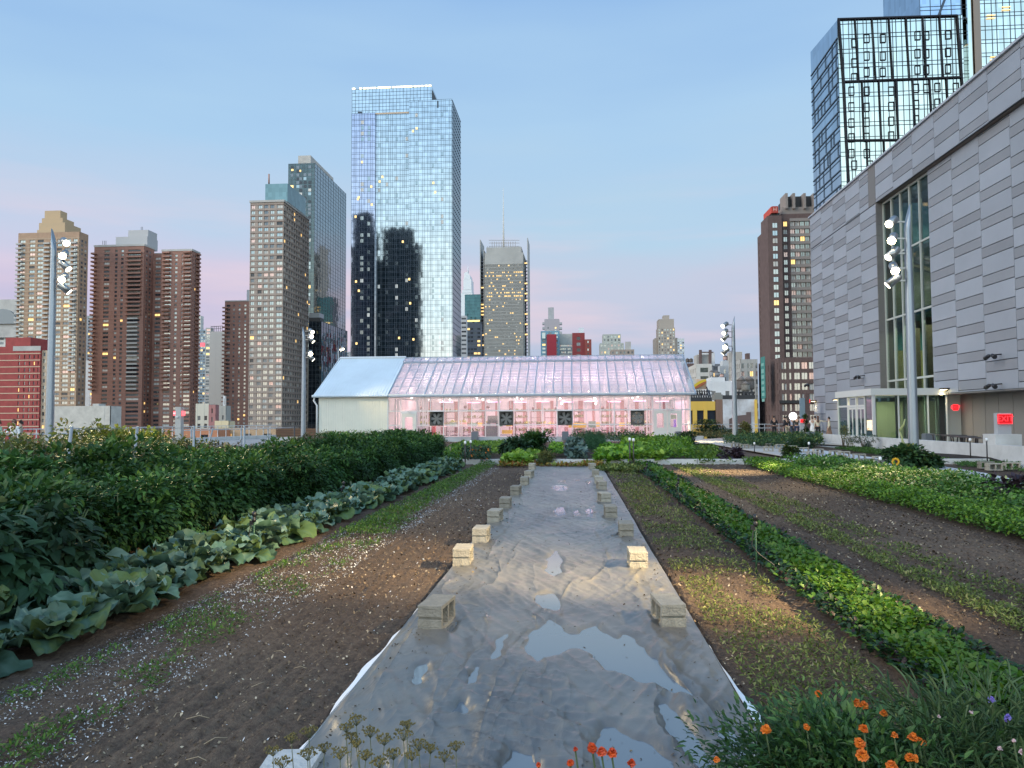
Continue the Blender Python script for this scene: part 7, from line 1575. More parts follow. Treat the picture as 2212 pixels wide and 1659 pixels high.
def plants(name, label, cat, group, fol, stm, spots, smin=.85, smax=1.15, seed=0):
    rg = random.Random(seed); protos = []
    for fm_ in fol:
        o = bpy.data.objects.new(name, fm_); COL.objects.link(o); tag(o, label, cat, group)
        if stm: c_ = bpy.data.objects.new('stem', stm); COL.objects.link(c_); c_.parent = o
        protos.append(o)
    used = set()
    for i, sp_ in enumerate(spots):
        k = i % len(protos); o = protos[k] if k not in used else copy_tree(protos[k]); used.add(k)
        o.location = (sp_[0], sp_[1], sp_[2] if len(sp_) > 2 else 0); s = rg.uniform(smin, smax) * (sp_[3] if len(sp_) > 3 else 1); o.scale = (s, s, s * rg.uniform(.92, 1.08)); o.rotation_euler = (0, 0, rg.uniform(0, 6.28))
rg = random.Random(5)
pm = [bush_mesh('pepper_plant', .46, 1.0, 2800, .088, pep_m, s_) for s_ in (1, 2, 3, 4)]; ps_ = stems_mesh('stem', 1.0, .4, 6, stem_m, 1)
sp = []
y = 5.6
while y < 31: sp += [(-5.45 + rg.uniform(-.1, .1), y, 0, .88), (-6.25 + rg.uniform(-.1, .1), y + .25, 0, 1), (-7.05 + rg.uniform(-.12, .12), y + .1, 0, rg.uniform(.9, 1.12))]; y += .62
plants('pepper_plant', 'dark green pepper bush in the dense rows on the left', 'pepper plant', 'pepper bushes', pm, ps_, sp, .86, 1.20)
em_ = [bush_mesh('eggplant', .5, .95, 900, .18, egg_m, 8, droopd=.7, wide=.24)]
plants('eggplant', 'broad leaved dark plant at the left edge beside the cabbages', 'plant', 'broad leaved plants', em_, ps_, [(-4.95, 6.1, 0, 1), (-4.9, 6.9, 0, .95), (-5.2, 5.3, 0, .9)], .95, 1.05)
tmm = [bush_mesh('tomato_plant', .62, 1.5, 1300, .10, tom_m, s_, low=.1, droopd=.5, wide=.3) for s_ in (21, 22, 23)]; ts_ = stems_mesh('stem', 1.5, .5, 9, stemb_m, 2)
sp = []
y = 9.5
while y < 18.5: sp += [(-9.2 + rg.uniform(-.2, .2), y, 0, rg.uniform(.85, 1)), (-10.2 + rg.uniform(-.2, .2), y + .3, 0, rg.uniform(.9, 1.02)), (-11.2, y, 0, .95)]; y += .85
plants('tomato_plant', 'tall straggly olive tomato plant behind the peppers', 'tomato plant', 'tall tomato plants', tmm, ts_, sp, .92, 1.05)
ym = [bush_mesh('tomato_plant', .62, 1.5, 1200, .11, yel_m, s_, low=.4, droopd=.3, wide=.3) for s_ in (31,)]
plants('tomato_plant', 'tomato plant near the third grey stake, leaves coloured yellow green as if lamp lit', 'tomato plant', 'tomato plants coloured as lamp lit', ym, ts_, [(at(215, 930, 17).x, 17, 0, .98), (at(250, 930, 17.5).x, 17.5, 0, 1.04), (at(285, 930, 18).x, 18, 0, 1), (at(325, 930, 18.8).x, 18.8, 0, .93)], .97, 1.03)
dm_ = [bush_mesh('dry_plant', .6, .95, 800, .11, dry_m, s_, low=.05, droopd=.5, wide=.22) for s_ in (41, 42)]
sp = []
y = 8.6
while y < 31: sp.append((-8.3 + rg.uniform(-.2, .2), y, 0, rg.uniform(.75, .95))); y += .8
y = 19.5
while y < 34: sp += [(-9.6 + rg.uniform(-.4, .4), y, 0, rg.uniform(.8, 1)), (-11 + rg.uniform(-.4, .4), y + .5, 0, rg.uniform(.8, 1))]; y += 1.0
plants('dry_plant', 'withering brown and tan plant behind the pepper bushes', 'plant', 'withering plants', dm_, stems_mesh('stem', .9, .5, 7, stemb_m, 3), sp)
# cabbages
cab_m = leafmat('cabbage_leaf', [(0, (.055, .10, .03)), (.22, (.10, .15, .045)), (.38, (.055, .115, .07)), (.6, (.09, .165, .115)), (.8, (.14, .225, .165)), (.93, (.2, .28, .18)), (1, (.33, .40, .29))], .55, .15, .35)
def cabbage_mesh(seed, nl=13, size=.31):
    rg = np.random.default_rng(seed); V = []; Fc = []; Rn = []; base = 0; nu, nv = 10, 9
    for i in range(nl):
        f = i / (nl - 1); a_ = i * 2.399 + rg.uniform(-.5, .5); e0 = .45 + .95 * f ** .8 + rg.uniform(-.2, .2); bend = rg.uniform(.9, 1.9) * (1.15 - .55 * f); L_ = size * (1.05 - .35 * f) * rg.uniform(.8, 1.2); W_ = L_ * rg.uniform(.42, .56); tone = rg.uniform(.05, .8); ph = rg.uniform(0, 6.28); roll = rg.uniform(-.55, .55)
        ca, sa = math.cos(a_), math.sin(a_); r_, z_ = .02, .05 + .05 * f
        for iu in range(nu):
            u = iu / (nu - 1); el = e0 - bend * u ** 1.3; st = L_ / (nu - 1)
            if iu: r_ += st * math.cos(el); z_ += st * math.sin(el)
            uu = max(0, (u - .12) / .88); prof = .10 + .95 * math.sin(math.pi * min(1, uu * .93 + .03)) ** .55 * (1 if u > .1 else .25)
            nx_, nz_ = -math.sin(el), math.cos(el)
            for iv in range(nv):
                v = iv / (nv - 1) * 2 - 1; w_ = W_ * prof * v; lift = .20 * W_ * prof * v * v + .032 * abs(v) ** 1.5 * math.sin(v * 5 + u * 9 + ph) + .016 * math.sin(u * 17 + v * 6 + ph * 2) * (abs(v) + .15)
                lift += roll * w_ * .6
                rr = r_ + nx_ * lift; z = z_ + nz_ * lift; V.append((rr * ca - w_ * sa, rr * sa + w_ * ca, max(.012, z)))
                vein = .22 if abs(v) < .1 else (.07 * math.sin(v * 16 + u * 26 * (1 if v > 0 else -1)))
                Rn.append(min(1, max(0, tone + vein + rg.uniform(-.03, .03))))
        for iu in range(nu - 1):
            for iv in range(nv - 1): q = base + iu * nv + iv; Fc.append((q, q + 1, q + nv + 1, q + nv))
        base += nu * nv
    return npmesh('cabbage', np.array(V), np.array(Fc), cab_m, np.array(Rn), smooth=True)
cm = [cabbage_mesh(s_) for s_ in (1, 2, 3, 4, 5)]
sp = []
y = 3.9
while y < 26.3: sp += [(-3.92 + rg.uniform(-.12, .12), y, 0, rg.uniform(.85, 1.2)), (-4.4 + rg.uniform(-.1, .1), y + .24, 0, rg.uniform(.95, 1.2))]; y += .44
plants('cabbage', 'big leaved blue green cabbage in the row beside the peppers', 'cabbage', 'row of cabbages', cm, None, sp, .95, 1.1)
# ground hugging stuff
def strip(name, label, x0, x1, y0, y1, h, n, size, m, rndf=None, lodpow=1.0, kind='stuff', upw=1.0, wide=.26, clump=1.5, cl_th=0.0, cat=None, z0=0.0, xw=.0, seed=1, edge=True):
    rg = np.random.default_rng(seed); u = rg.random(n * 3); y = y0 * (y1 / y0) ** u if lodpow == 1 else y0 + (y1 - y0) * u ** lodpow; x = rg.uniform(x0, x1, n * 3) + xw * np.sin(y * .5)
    nz_ = fbm(x * clump, y * clump, 2, seed + 100); ctr = 1 - np.abs((x - (x0 + x1) / 2) / ((x1 - x0) / 2)) ** 3 if edge else np.ones(len(x))
    keep = (nz_ + rg.normal(0, .06, len(x)) > cl_th) & (rg.random(len(x)) < .25 + .75 * ctr); x = x[keep][:n]; y = y[keep][:n]; nz_ = nz_[keep][:n]; ctr = np.clip(ctr[keep][:n], .2, 1); k = len(x)
    z = z0 + h * (.35 + .65 * nz_) * ctr ** .35 * rg.uniform(.25, 1, k); D = np.stack([rg.normal(0, .6, k), rg.normal(0, .6, k), rg.uniform(-.2, .9, k) * upw], -1)
    S = size * rg.uniform(.55, 1.3, k) * (np.clip(y / (y0 * 2.2), 1, 3.2) ** .55 if y1 > y0 * 2.5 else 1)
    rn = rg.random(k) if rndf is None else rndf(x, y, z, rg)
    o = linkmesh(name, leafmesh(name, np.stack([x, y, z], -1), D, S, m, rn, wide=wide)); return tag(o, label, cat, None, kind)
feath = leafmat('feathery_green', [(0, (.03, .08, .012)), (.6, (.07, .16, .02)), (1, (.16, .26, .04))], .6, .35)
strip('carrot_tops', 'dense bright feathery seedlings in the far part of the bed', -3.4, -2.7, 10.5, 27.3, .17, 9000, .055, feath, clump=2, wide=.16, cl_th=.2)
strip('carrot_seedlings', 'thin scattered seedlings among white flakes', -3.35, -2.55, 3.2, 13, .07, 4600, .034, feath, clump=3.6, cl_th=.54, wide=.16, edge=False)
def flakes(name, label, x0, x1, y0, y1, n, size, m, seed, z=.0, flat=.5, th=0, clump=2, cat=None):
    rg = np.random.default_rng(seed); y = y0 * (y1 / y0) ** rg.random(n); x = rg.uniform(x0, x1, n); keep = fbm(x * clump, y * clump * .6, 2, seed) + rg.normal(0, .08, n) > th; x = x[keep]; y = y[keep]; k = len(x)
    zz = soil_h(x, y) + rg.uniform(.002, .012, k) + z; S = size * rg.uniform(.4, 1.5, k) ** 1.4 * np.clip(y / 5, 1, 2.4) ** .7; a_ = rg.uniform(0, 6.28, k); asp = rg.uniform(.35, .9, k)
    tl = rg.normal(0, flat, (k, 2)); c, s = np.cos(a_), np.sin(a_); U = np.stack([c, s, tl[:, 0]], -1) * S[:, None]; W_ = np.stack([-s, c, tl[:, 1]], -1) * (S * asp)[:, None]; P = np.stack([x, y, zz], -1)
    V = np.stack([P - U, P - W_ * .8 + U * .1, P + U * .9, P + W_], 1).reshape(-1, 3); V[:, 2] = np.maximum(V[:, 2], -.03); Fc = np.arange(4 * k).reshape(-1, 4)
    o = linkmesh(name, npmesh(name, V, Fc, m, np.repeat(rg.random(k), 4))); return tag(o, label, cat, None, 'stuff')
wfl = leafmat('white_flake', [(0, (.38, .38, .37)), (.5, (.62, .62, .62)), (1, (.85, .85, .84))], .6, 0)
flakes('shell_flakes', 'white mineral flakes strewn over the dark seedling bed', -3.58, -2.45, 3.0, 26, 19000, .0050, wfl, 3, th=.33)
flakes('shell_flakes', 'few white flakes strewn over the bare soil', -2.5, -1.4, 3.0, 16, 260, .007, wfl, 13)
chip = leafmat('straw_chip', [(0, (.05, .035, .022)), (.5, (.12, .08, .05)), (.85, (.24, .17, .10)), (1, (.5, .42, .3))], .85, 0)
flakes('wood_chips', 'small wood chips and straw bits on the left soil', -3.6, -1.35, 3, 24, 15000, .0075, chip, 4)
flakes('wood_chips', 'small wood chips and straw bits on the right soil', .98, 5.8, 3, 27, 36000, .0085, chip, 5)
# grit, dead leaves and mud crumbs on the plastic sheet
rg_ = np.random.default_rng(77); n = 900; y = 3.2 * (24 / 3.2) ** rg_.random(n); x = rg_.uniform(-1.28, .9, n); x = np.where(rg_.random(n) < .5, np.sign(x) * (1.1 - .3 * rg_.random(n)) - .2, x); S = rg_.uniform(.0025, .011, n) * np.clip(y / 5, 1, 2); a_ = rg_.uniform(0, 6.28, n)
iy = np.clip(np.searchsorted(ty, y), 0, len(ty) - 1); ix = np.clip(np.searchsorted(tx, x), 0, len(tx) - 1); P = np.stack([x, y, np.maximum(H[iy, ix], WLV) + .004], -1); U = np.stack([np.cos(a_), np.sin(a_), rg_.normal(0, .4, n)], -1) * S[:, None]; W_ = np.stack([-np.sin(a_), np.cos(a_), rg_.normal(0, .3, n)], -1) * (S * rg_.uniform(.3, .9, n))[:, None]
tag(linkmesh('grit', npmesh('grit', np.stack([P - U, P - W_, P + U, P + W_], 1).reshape(-1, 3), np.arange(4 * n).reshape(-1, 4), leafmat('grit', [(0, (.015, .012, .01)), (.6, (.05, .035, .02)), (1, (.2, .15, .08))], .8, 0), np.repeat(rg_.random(n), 4))), 'soil crumbs and dead leaf bits on the plastic sheet', None, None, 'stuff')
mb = MB(); rg = random.Random(9)
for i in range(46):
    x = rg.choice([rg.uniform(-2.9, -1.4), rg.uniform(1, 3.2)]); y = rg.uniform(3.3, 8); a_ = rg.uniform(0, 6.28); l_ = rg.uniform(.03, .13); z = .012
    mb.tube([(x, y, z), (x + l_ * .5 * math.cos(a_), y + l_ * .5 * math.sin(a_), z + .01), (x + l_ * math.cos(a_ + .3), y + l_ * math.sin(a_ + .3), z)], .0022, 4)
tag(mb.build('straw_stalks', mat('straw', (.36, .28, .18), .8)), 'dry straw stalks lying on the bare soil', 'straw', None, 'stuff')
sprout = leafmat('sprout', [(0, (.05, .08, .015)), (.5, (.11, .15, .03)), (.85, (.2, .24, .05)), (1, (.34, .32, .12))], .6, .3)
strip('sprouting_weeds', 'sparse yellow green seedlings on the near right bed', 1.05, 1.92, 3.4, 27, .06, 13500, .034, sprout, clump=2.6, cl_th=.44, wide=.18, edge=False)
strip('sprouting_weeds', 'sparse seedlings in the bed beyond the mustard row, inner line', 3.35, 3.75, 5, 27, .06, 9000, .04, sprout, clump=2.4, cl_th=.36, wide=.2, edge=False, seed=5)
strip('sprouting_weeds', 'sparse seedlings in the bed beyond the mustard row, outer line', 3.85, 4.3, 5, 27, .05, 5000, .04, sprout, clump=2.4, cl_th=.42, wide=.2, edge=False, seed=6)
mus = leafmat('mustard_leaf', [(0, (.02, .06, .02)), (.22, (.035, .10, .04)), (.26, (.045, .02, .03)), (.36, (.05, .03, .025)), (.4, (.06, .17, .012)), (.75, (.085, .20, .018)), (1, (.17, .28, .035))], .45, .35)
def musr(x, y, z, rg):
    d = np.abs((x - 2.43 - .05 * np.sin(y * .9)) / .42); r_ = rg.random(len(x)); out = np.where(d < .55, .4 + .6 * r_, np.where(r_ < .62, r_ * .36, np.where(r_ < .8, .26 + r_ * .1, .42 + r_ * .4))); return np.clip(out, 0, 1)
strip('mustard_greens', 'dense bright mustard greens with darker edges running down the right bed', 2.03, 2.83, 3.0, 27.2, .20, 26000, .046, mus, musr, clump=2.6, wide=.34, upw=.8, cl_th=.3)
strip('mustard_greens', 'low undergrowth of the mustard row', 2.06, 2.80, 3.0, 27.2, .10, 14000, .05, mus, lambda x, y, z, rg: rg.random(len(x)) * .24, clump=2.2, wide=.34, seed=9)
par = leafmat('parsley_leaf', [(0, (.03, .085, .012)), (.5, (.11, .25, .02)), (.85, (.20, .36, .03)), (1, (.28, .40, .06))], .5, .35)
bean = leafmat('bean_leaf', [(0, (.025, .07, .012)), (.5, (.06, .15, .02)), (.85, (.13, .25, .03)), (.95, (.20, .28, .07)), (1, (.55, .52, .34))], .45, .3)
strip('herb_row', 'bright green leafy herb row at right', 5.75, 6.95, 6.0, 27.2, .40, 34000, .05, par, clump=1.6, wide=.34, seed=11)
strip('herb_row_shade', 'inner leaves of the herb row, coloured dark as shade', 5.85, 6.85, 6.0, 27.2, .22, 9000, .06, par, lambda x, y, z, rg: rg.random(len(x)) * .35, clump=1.6, wide=.34, seed=12)  # low leaves kept to the dark ramp end, shade put into their colour
strip('bean_row', 'bean row with pale flowers behind the herb row', 7.1, 9.3, 7.5, 27.2, .52, 28000, .07, bean, clump=1.3, wide=.36, seed=13)
strip('bean_row_shade', 'inner leaves of the bean row, coloured dark as shade', 7.2, 9.2, 7.5, 27.2, .28, 9000, .08, bean, lambda x, y, z, rg: rg.random(len(x)) * .4, clump=1.3, wide=.36, seed=14)  # same for the beans: shade inside the row is coloured into the leaves
dk = leafmat('purple_leaf', [(0, (.02, .012, .018)), (1, (.07, .04, .055))], .5, .1)
pdm = [bush_mesh('purple_plant', .4, .42, 500, .10, dk, 51, low=.03, wide=.36)]
p = gp(2190, 1090, 0); q_ = gp(1587, 1002, .0); plants('purple_plant', 'dark purple leafy clump', 'plant', None, pdm, None, [(p.x, p.y, 0, 1.1), (q_.x, q_.y + .6, 0, 1.35)])
for o, lb in zip([o for o in bpy.data.objects if o.name.startswith('purple_plant') and o.parent is None], ('dark purple leafy clump in the bean row near the right edge', 'dark withered shrub at the far end of the right beds')): o['label'] = lb
gr = leafmat('grass_green', [(0, (.03, .08, .015)), (1, (.09, .19, .03))], .6, .3)
def pxstrip(name, label, quad, h, n, size, m, seed=1, kind='stuff', wide=.26, upw=1.0, th=0.0, cat=None):
    """leaves over a ground quad given by its picture corners (near-left, near-right, far-right, far-left)"""
    a, b, c, d = [gp(x, y, 0) for x, y in quad]; rg = np.random.default_rng(seed); u = rg.random((n, 1)); v = rg.random((n, 1)); A_, B_, C_, D_ = [np.array([[k.x, k.y]]) for k in (a, b, c, d)]
    P = (A_ * (1 - u) + B_ * u) * (1 - v) + (D_ * (1 - u) + C_ * u) * v; nz_ = fbm(P[:, 0] * 1.1, P[:, 1] * .9, 2, seed); keep = nz_ > th; P = P[keep]; nz_ = nz_[keep]; k = len(P)
    z = h * (.3 + .9 * nz_) * rg.uniform(.3, 1, k); D = np.stack([rg.normal(0, .6, k), rg.normal(0, .6, k), rg.uniform(-.1, .9, k) * upw], -1)
    o = linkmesh(name, leafmesh(name, np.stack([P[:, 0], P[:, 1], z], -1), D, size * rg.uniform(.6, 1.3, k), m, rg.random(k), wide=wide)); return tag(o, label, cat, None, kind)
pxstrip('green_strip', 'low grassy green strip before the terrace wall', [(1990, 1000), (2075, 1000), (1850, 968), (1800, 970)], .14, 7000, .10, gr, 1, wide=.15)
pxstrip('green_strip', 'thin grass by the right terrace wall', [(2070, 1008), (2212, 1022), (2200, 1003), (2060, 1000)], .12, 1500, .10, gr, 2, wide=.15)
shr = leafmat('shrub_leaf', [(0, (.015, .04, .018)), (.5, (.03, .08, .025)), (.85, (.07, .13, .03)), (1, (.2, .2, .05))], .6, .25)
dry_g = leafmat('olive_leaf', [(0, (.05, .07, .02)), (.6, (.12, .14, .04)), (1, (.28, .22, .07))], .6, .3)
yg = leafmat('lime_leaf', [(0, (.06, .13, .015)), (.6, (.14, .26, .025)), (1, (.3, .42, .06))], .55, .35)
kal = leafmat('kale_leaf', [(0, (.03, .06, .05)), (.6, (.07, .12, .095)), (1, (.14, .2, .16))], .5, .1)
fern = leafmat('fern_leaf', [(0, (.02, .06, .03)), (.6, (.035, .10, .04)), (1, (.06, .15, .06))], .7, .3)
# far field, row by row
pxstrip('leafy_row', 'pale green leafy row left in the far field', [(905, 1001), (1000, 1001), (1075, 962), (1000, 960)], .30, 5000, .13, par, 21, wide=.3)
pxstrip('leafy_row', 'lime green low row before the greenhouse wall', [(985, 985), (1085, 985), (1110, 958), (1020, 958)], .28, 4000, .13, yg, 22, wide=.3)
pxstrip('straw_rows', 'dry pinkish stalk rows at the left of the far field', [(890, 990), (975, 985), (1045, 956), (960, 957)], .10, 1600, .35, leafmat('straw_pink', [(0, (.2, .13, .10)), (1, (.45, .33, .27))], .8, .1), 23, wide=.04, upw=.2)
pxstrip('marigold_patch', 'dark patch with orange dots at the end of the cabbage row', [(995, 1004), (1060, 1004), (1060, 985), (1000, 985)], .5, 2600, .11, leafmat('marigold_far', [(0, (.015, .04, .02)), (.8, (.04, .08, .03)), (.96, (.07, .10, .03)), (.98, (.7, .18, .01)), (1, (.7, .2, .01))], .6, .2), 24)
pxstrip('squash_leaves', 'bright squash leaves left of the sheet end', [(1085, 1006), (1150, 1006), (1165, 985), (1110, 985)], .35, 1600, .2, yg, 25, wide=.4)
pxstrip('leafy_row', 'green square patch behind the sheet end', [(1183, 985), (1216, 985), (1216, 968), (1190, 968)], .35, 1300, .13, par, 26)
pxstrip('kale_row', 'blue green kale block behind the sheet end', [(1224, 1002), (1266, 1002), (1256, 960), (1228, 960)], .55, 2600, .2, kal, 27, wide=.36)
pxstrip('fern_row', 'soft dark green asparagus fern row behind the sheet end', [(1270, 985), (1312, 990), (1300, 955), (1262, 955)], .85, 6000, .16, fern, 28, wide=.05)
pxstrip('squash_leaves', 'grey green broad leaves right of the fern row', [(1285, 1003), (1375, 1003), (1365, 985), (1300, 985)], .5, 2400, .2, par, 29, wide=.4)
pxstrip('squash_leaves', 'bright lime vine leaves before the greenhouse right half', [(1365, 1003), (1440, 1003), (1440, 955), (1340, 952)], .5, 5200, .2, yg, 30, wide=.4)
pxstrip('leafy_row', 'green leafy row right of the vines', [(1395, 1000), (1500, 1003), (1490, 965), (1420, 960)], .65, 5200, .15, par, 31)
pxstrip('leafy_row', 'low green row left of the dark withered shrub', [(1500, 1003), (1590, 1003), (1540, 970), (1470, 966)], .25, 3200, .14, yg, 32)
pxstrip('creeping_weeds', 'orange and yellow weeds along the cross curb', [(1075, 1010), (1300, 1012), (1300, 1002), (1085, 1002)], .14, 1800, .13, leafmat('autumn_leaf', [(0, (.12, .05, .01)), (.5, (.3, .16, .02)), (.6, (.10, .14, .02)), (1, (.2, .24, .04))], .6, .2), 33, th=.3)
pxstrip('creeping_weeds', 'yellow lamp lit weeds at the far end of the right bed', [(1290, 1020), (1400, 1022), (1395, 1008), (1290, 1008)], .12, 1500, .12, sprout, 34, th=.3)
pxstrip('shrub_bed', 'dark mixed shrubs before the terrace with the people', [(1600, 972), (1780, 968), (1770, 950), (1590, 950)], .75, 9000, .14, shr, 35)
pxstrip('shrub_bed', 'olive shrubs beside the path end', [(1500, 950), (1600, 952), (1610, 938), (1520, 940)], .8, 4500, .13, dry_g, 36)
pxstrip('shrub_bed', 'flowering shrubs left of the right path', [(1560, 965), (1690, 966), (1700, 955), (1570, 955)], .6, 3500, .13, shr, 37)
pxstrip('perennial_bed', 'olive and orange plants along the greenhouse wall', [(690, 962), (905, 962), (905, 950), (690, 950)], .85, 6000, .13, dry_g, 38)
pxstrip('perennial_bed', 'bushy green herbs before the left greenhouse door', [(820, 975), (960, 970), (950, 955), (830, 955)], .75, 4500, .13, par, 39)
pxstrip('perennial_bed', 'olive plants below the third fan', [(1230, 962), (1400, 962), (1390, 952), (1240, 952)], .95, 4200, .12, shr, 40)
def big_bush(name, label, px, py, wpx, hpx, m, seed, n=2200, size=.14, wide=.26, cat='bush', droopd=.3):
    p = gp(px, py, 0); k = p.y / F; r = wpx * k / 2; h = hpx * k; me = bush_mesh(name, r * 1.0, h, n, size, m, seed, low=.03, wide=wide, droopd=droopd)
    o = bpy.data.objects.new(name, me); COL.objects.link(o); o.location = (p.x, p.y, 0); tag(o, label, cat)
    c_ = bpy.data.objects.new('stem', stems_mesh('stem', h, r * .7, 6, stemb_m, seed)); COL.objects.link(c_); c_.parent = o
big_bush('bush', 'big round dark bush in front of the greenhouse middle', 1152, 985, 62, 50, pep_m, 61, 3200, .15)
big_bush('bush', 'lower dark long leaved bush left of the big round one', 1120, 990, 58, 36, egg_m, 62, 1300, .26, droopd=.6)
big_bush('bush', 'grey green wispy bush below the big round one', 1170, 1003, 36, 28, dry_g, 63, 900, .12, wide=.1)
big_bush('bush', 'round dark shrub at the right greenhouse corner', 1487, 966, 42, 32, shr, 64, 1800, .13)
big_bush('bush', 'dark shrub mass right of the greenhouse under the yellow building', 1533, 946, 64, 34, shr, 65, 2400, .16)
big_bush('bush', 'yellow tipped bush left of the slim lamp post foot', 1612, 948, 26, 36, dry_g, 66, 1200, .13)
big_bush('bush', 'dark shrub left of the entrance vestibule', 1730, 970, 50, 20, shr, 67, 1500, .12)
big_bush('bush', 'wispy shrub before the vestibule doors', 1822, 966, 34, 44, dry_g, 68, 500, .12, wide=.14)
big_bush('bush', 'thin dark shrub at the vestibule corner', 1864, 968, 40, 28, shr, 69, 700, .12, wide=.14)
big_bush('bush', 'big leafy plant at the foot of the tall right lamp post', 1960, 1012, 80, 44, shr, 70, 1800, .16, wide=.36)
big_bush('bush', 'leafy plant right of the tall right lamp post', 2010, 1012, 50, 26, shr, 71, 1100, .15, wide=.36)
big_bush('bush', 'small yellow flowered bush in front of the path blocks', 1709, 993, 32, 30, leafmat('yellow_flowers', [(0, (.02, .05, .015)), (.9, (.08, .13, .03)), (.93, (.8, .6, .06)), (1, (.9, .75, .2))], .5, .2), 72, 800, .11)
big_bush('bush', 'slim climbing shrub beside the hall corner screen', 1741, 952, 14, 60, shr, 73, 900, .14)
big_bush('bush', 'small tuft before the white cladding left of the door', 886, 972, 20, 36, shr, 74, 260, .12)
for i, (px, py, w_, h_) in enumerate([(745, 960, 32, 28), (690, 962, 36, 24), (640, 962, 40, 16), (800, 966, 36, 22)]): big_bush('bush', ['round bush under the solid greenhouse wall, the largest', 'round bush at the left greenhouse corner', 'low bush left of the greenhouse corner', 'low bush under the right end of the solid wall'][i], px, py, w_, h_, [yg, pep_m, dry_g, shr][i], 80 + i, 900, .13)
# sunflower and stalks at the tall lamp post
p = gp(1934, 1018, 0); c = at(1934, 997, p.y); root = empty('sunflower', p, 'single yellow sunflower left of the tall right lamp post', 'sunflower')
mb = MB(); mb.tube([p, (c.x, c.y, c.z)], .012, 6); mb.build('stem', stem_m, root); mb = MB(); mb.lathe((c.x, c.y - .02, c.z), [(.05, -.01), (.05, .01)], 14, axis=(0, -1, 0)); mb.build('flower_centre', mat('sun_centre', (.03, .015, .01), .8), root)
mb = MB()
for k in range(16): a_ = k * math.pi / 8; u = Vector((math.cos(a_), 0, math.sin(a_))); v = Vector((-math.sin(a_), 0, math.cos(a_))); o_ = Vector((c.x, c.y - .02, c.z)); mb.prism([o_ + u * .045 - v * .018, o_ + u * .09 - v * .022, o_ + u * .13, o_ + u * .09 + v * .022, o_ + u * .045 + v * .018], (0, -.004, 0))
mb.build('petals', mat('sun_petal', (.85, .45, .01), .5), root)
p = gp(1958, 1010, 0); mb = MB()
for (x1, y1, x2, y2) in ((1960, 1000, 1943, 930), (1943, 930, 1955, 905), (1965, 1008, 1972, 985), (1950, 995, 1948, 950)): mb.tube([at(x1, y1, p.y - .3), at((x1 + x2) / 2 + 3, (y1 + y2) / 2, p.y - .3), at(x2, y2, p.y - .3)], [.035, .03, .018], 6)
tag(mb.build('bare_stalk', mat('stalk_pale', (.30, .32, .14), .7)), 'bare pale sunflower stalks leaning on the tall right lamp post', 'stalk')

# ================================================================ foreground flowers
mar = leafmat('marigold_leaf', [(0, (.014, .042, .014)), (.5, (.03, .08, .022)), (.85, (.06, .13, .03)), (1, (.12, .19, .045))], .5, .25)
def flower(root, c, r, m, seed=0, up=(0, -.25, 1)):
    rg = random.Random(seed); mb = MB(); n_ = Vector(up).normalized(); a0 = n_.orthogonal().normalized(); b0 = n_.cross(a0); c = Vector(c)
    for ring, (k, rr, tz) in enumerate(((11, 1.0, -.12), (10, .78, .18), (7, .5, .38), (4, .25, .5))):
        for i in range(k):
            q = 2 * math.pi * (i + rg.random() * .5) / k; u = a0 * math.cos(q) + b0 * math.sin(q); v = n_.cross(u); L_ = r * .68 * rr * rg.uniform(.85, 1.12); w_ = r * .26; z = n_ * r * tz
            t_ = n_ * r * rg.uniform(-.12, .12)
            mb.poly([c + z * .6 + u * L_ * .25 - v * w_ * .4, c + z + u * L_ * .75 - v * w_ + t_, c + z * .9 + u * L_ + t_ * 2, c + z + u * L_ * .75 + v * w_ - t_, c + z * .6 + u * L_ * .25 + v * w_ * .4])
    mb.lathe(c - n_ * r * .7, [(r * .10, 0), (r * .3, r * .35), (r * .34, r * .62)], 8, m=1, axis=n_)
    mb.build('flower', [m, stem_m], root)
def clump(name, label, cat, cx, cy, r, h, n, size, m, seed, wide, flowers, fm_, fr_, zlow=.0, stemn=16):
    me = bush_mesh(name, r, h, n, size, m, seed, low=zlow, droopd=.0, wide=wide); o = bpy.data.objects.new(name, me); COL.objects.link(o); o.location = (cx, cy, 0); tag(o, label, cat)
    mb = MB()
    for i, (px, py, Y_, rr) in enumerate(flowers):
        p = at(px, py, Y_); mb.tube([(p.x * .7 + cx * .3, p.y * .6 + cy * .4, max(.1, p.z - .25)), (p.x + .01, p.y, p.z - .08), (p.x, p.y, p.z - rr * .5)], .003, 5)
        flower(o, p, rr, fm_[i % len(fm_)], i + seed, (random.uniform(-.3, .3), -.35 + random.uniform(-.2, .2), 1))
    mb.build('stem', stem_m, o); c_ = bpy.data.objects.new('inner_stem', stems_mesh('inner_stem', h, r * .8, stemn, stem_m, seed, .005)); COL.objects.link(c_); c_.parent = o; return o
org = mat('petal_orange', (.62, .10, .006), .6, col2=(.75, .20, .008), scale=30); red = mat('petal_red', (.45, .03, .008), .5, col2=(.75, .10, .01), scale=40)
p = at(1800, 1659, 2.75)
clump('marigold', 'marigold bush with orange flowers at the lower right', 'marigold', at(1745, 1600, 2.9).x, 2.9, .36, .60, 9000, .034, mar, 91, .2, [(1655, 1575, 2.75, .028), (1768, 1499, 3.05, .024), (1743, 1571, 2.7, .02), (1850, 1518, 3.0, .028), (1866, 1523, 2.98, .026), (1909, 1540, 2.9, .022)], [org], .026)
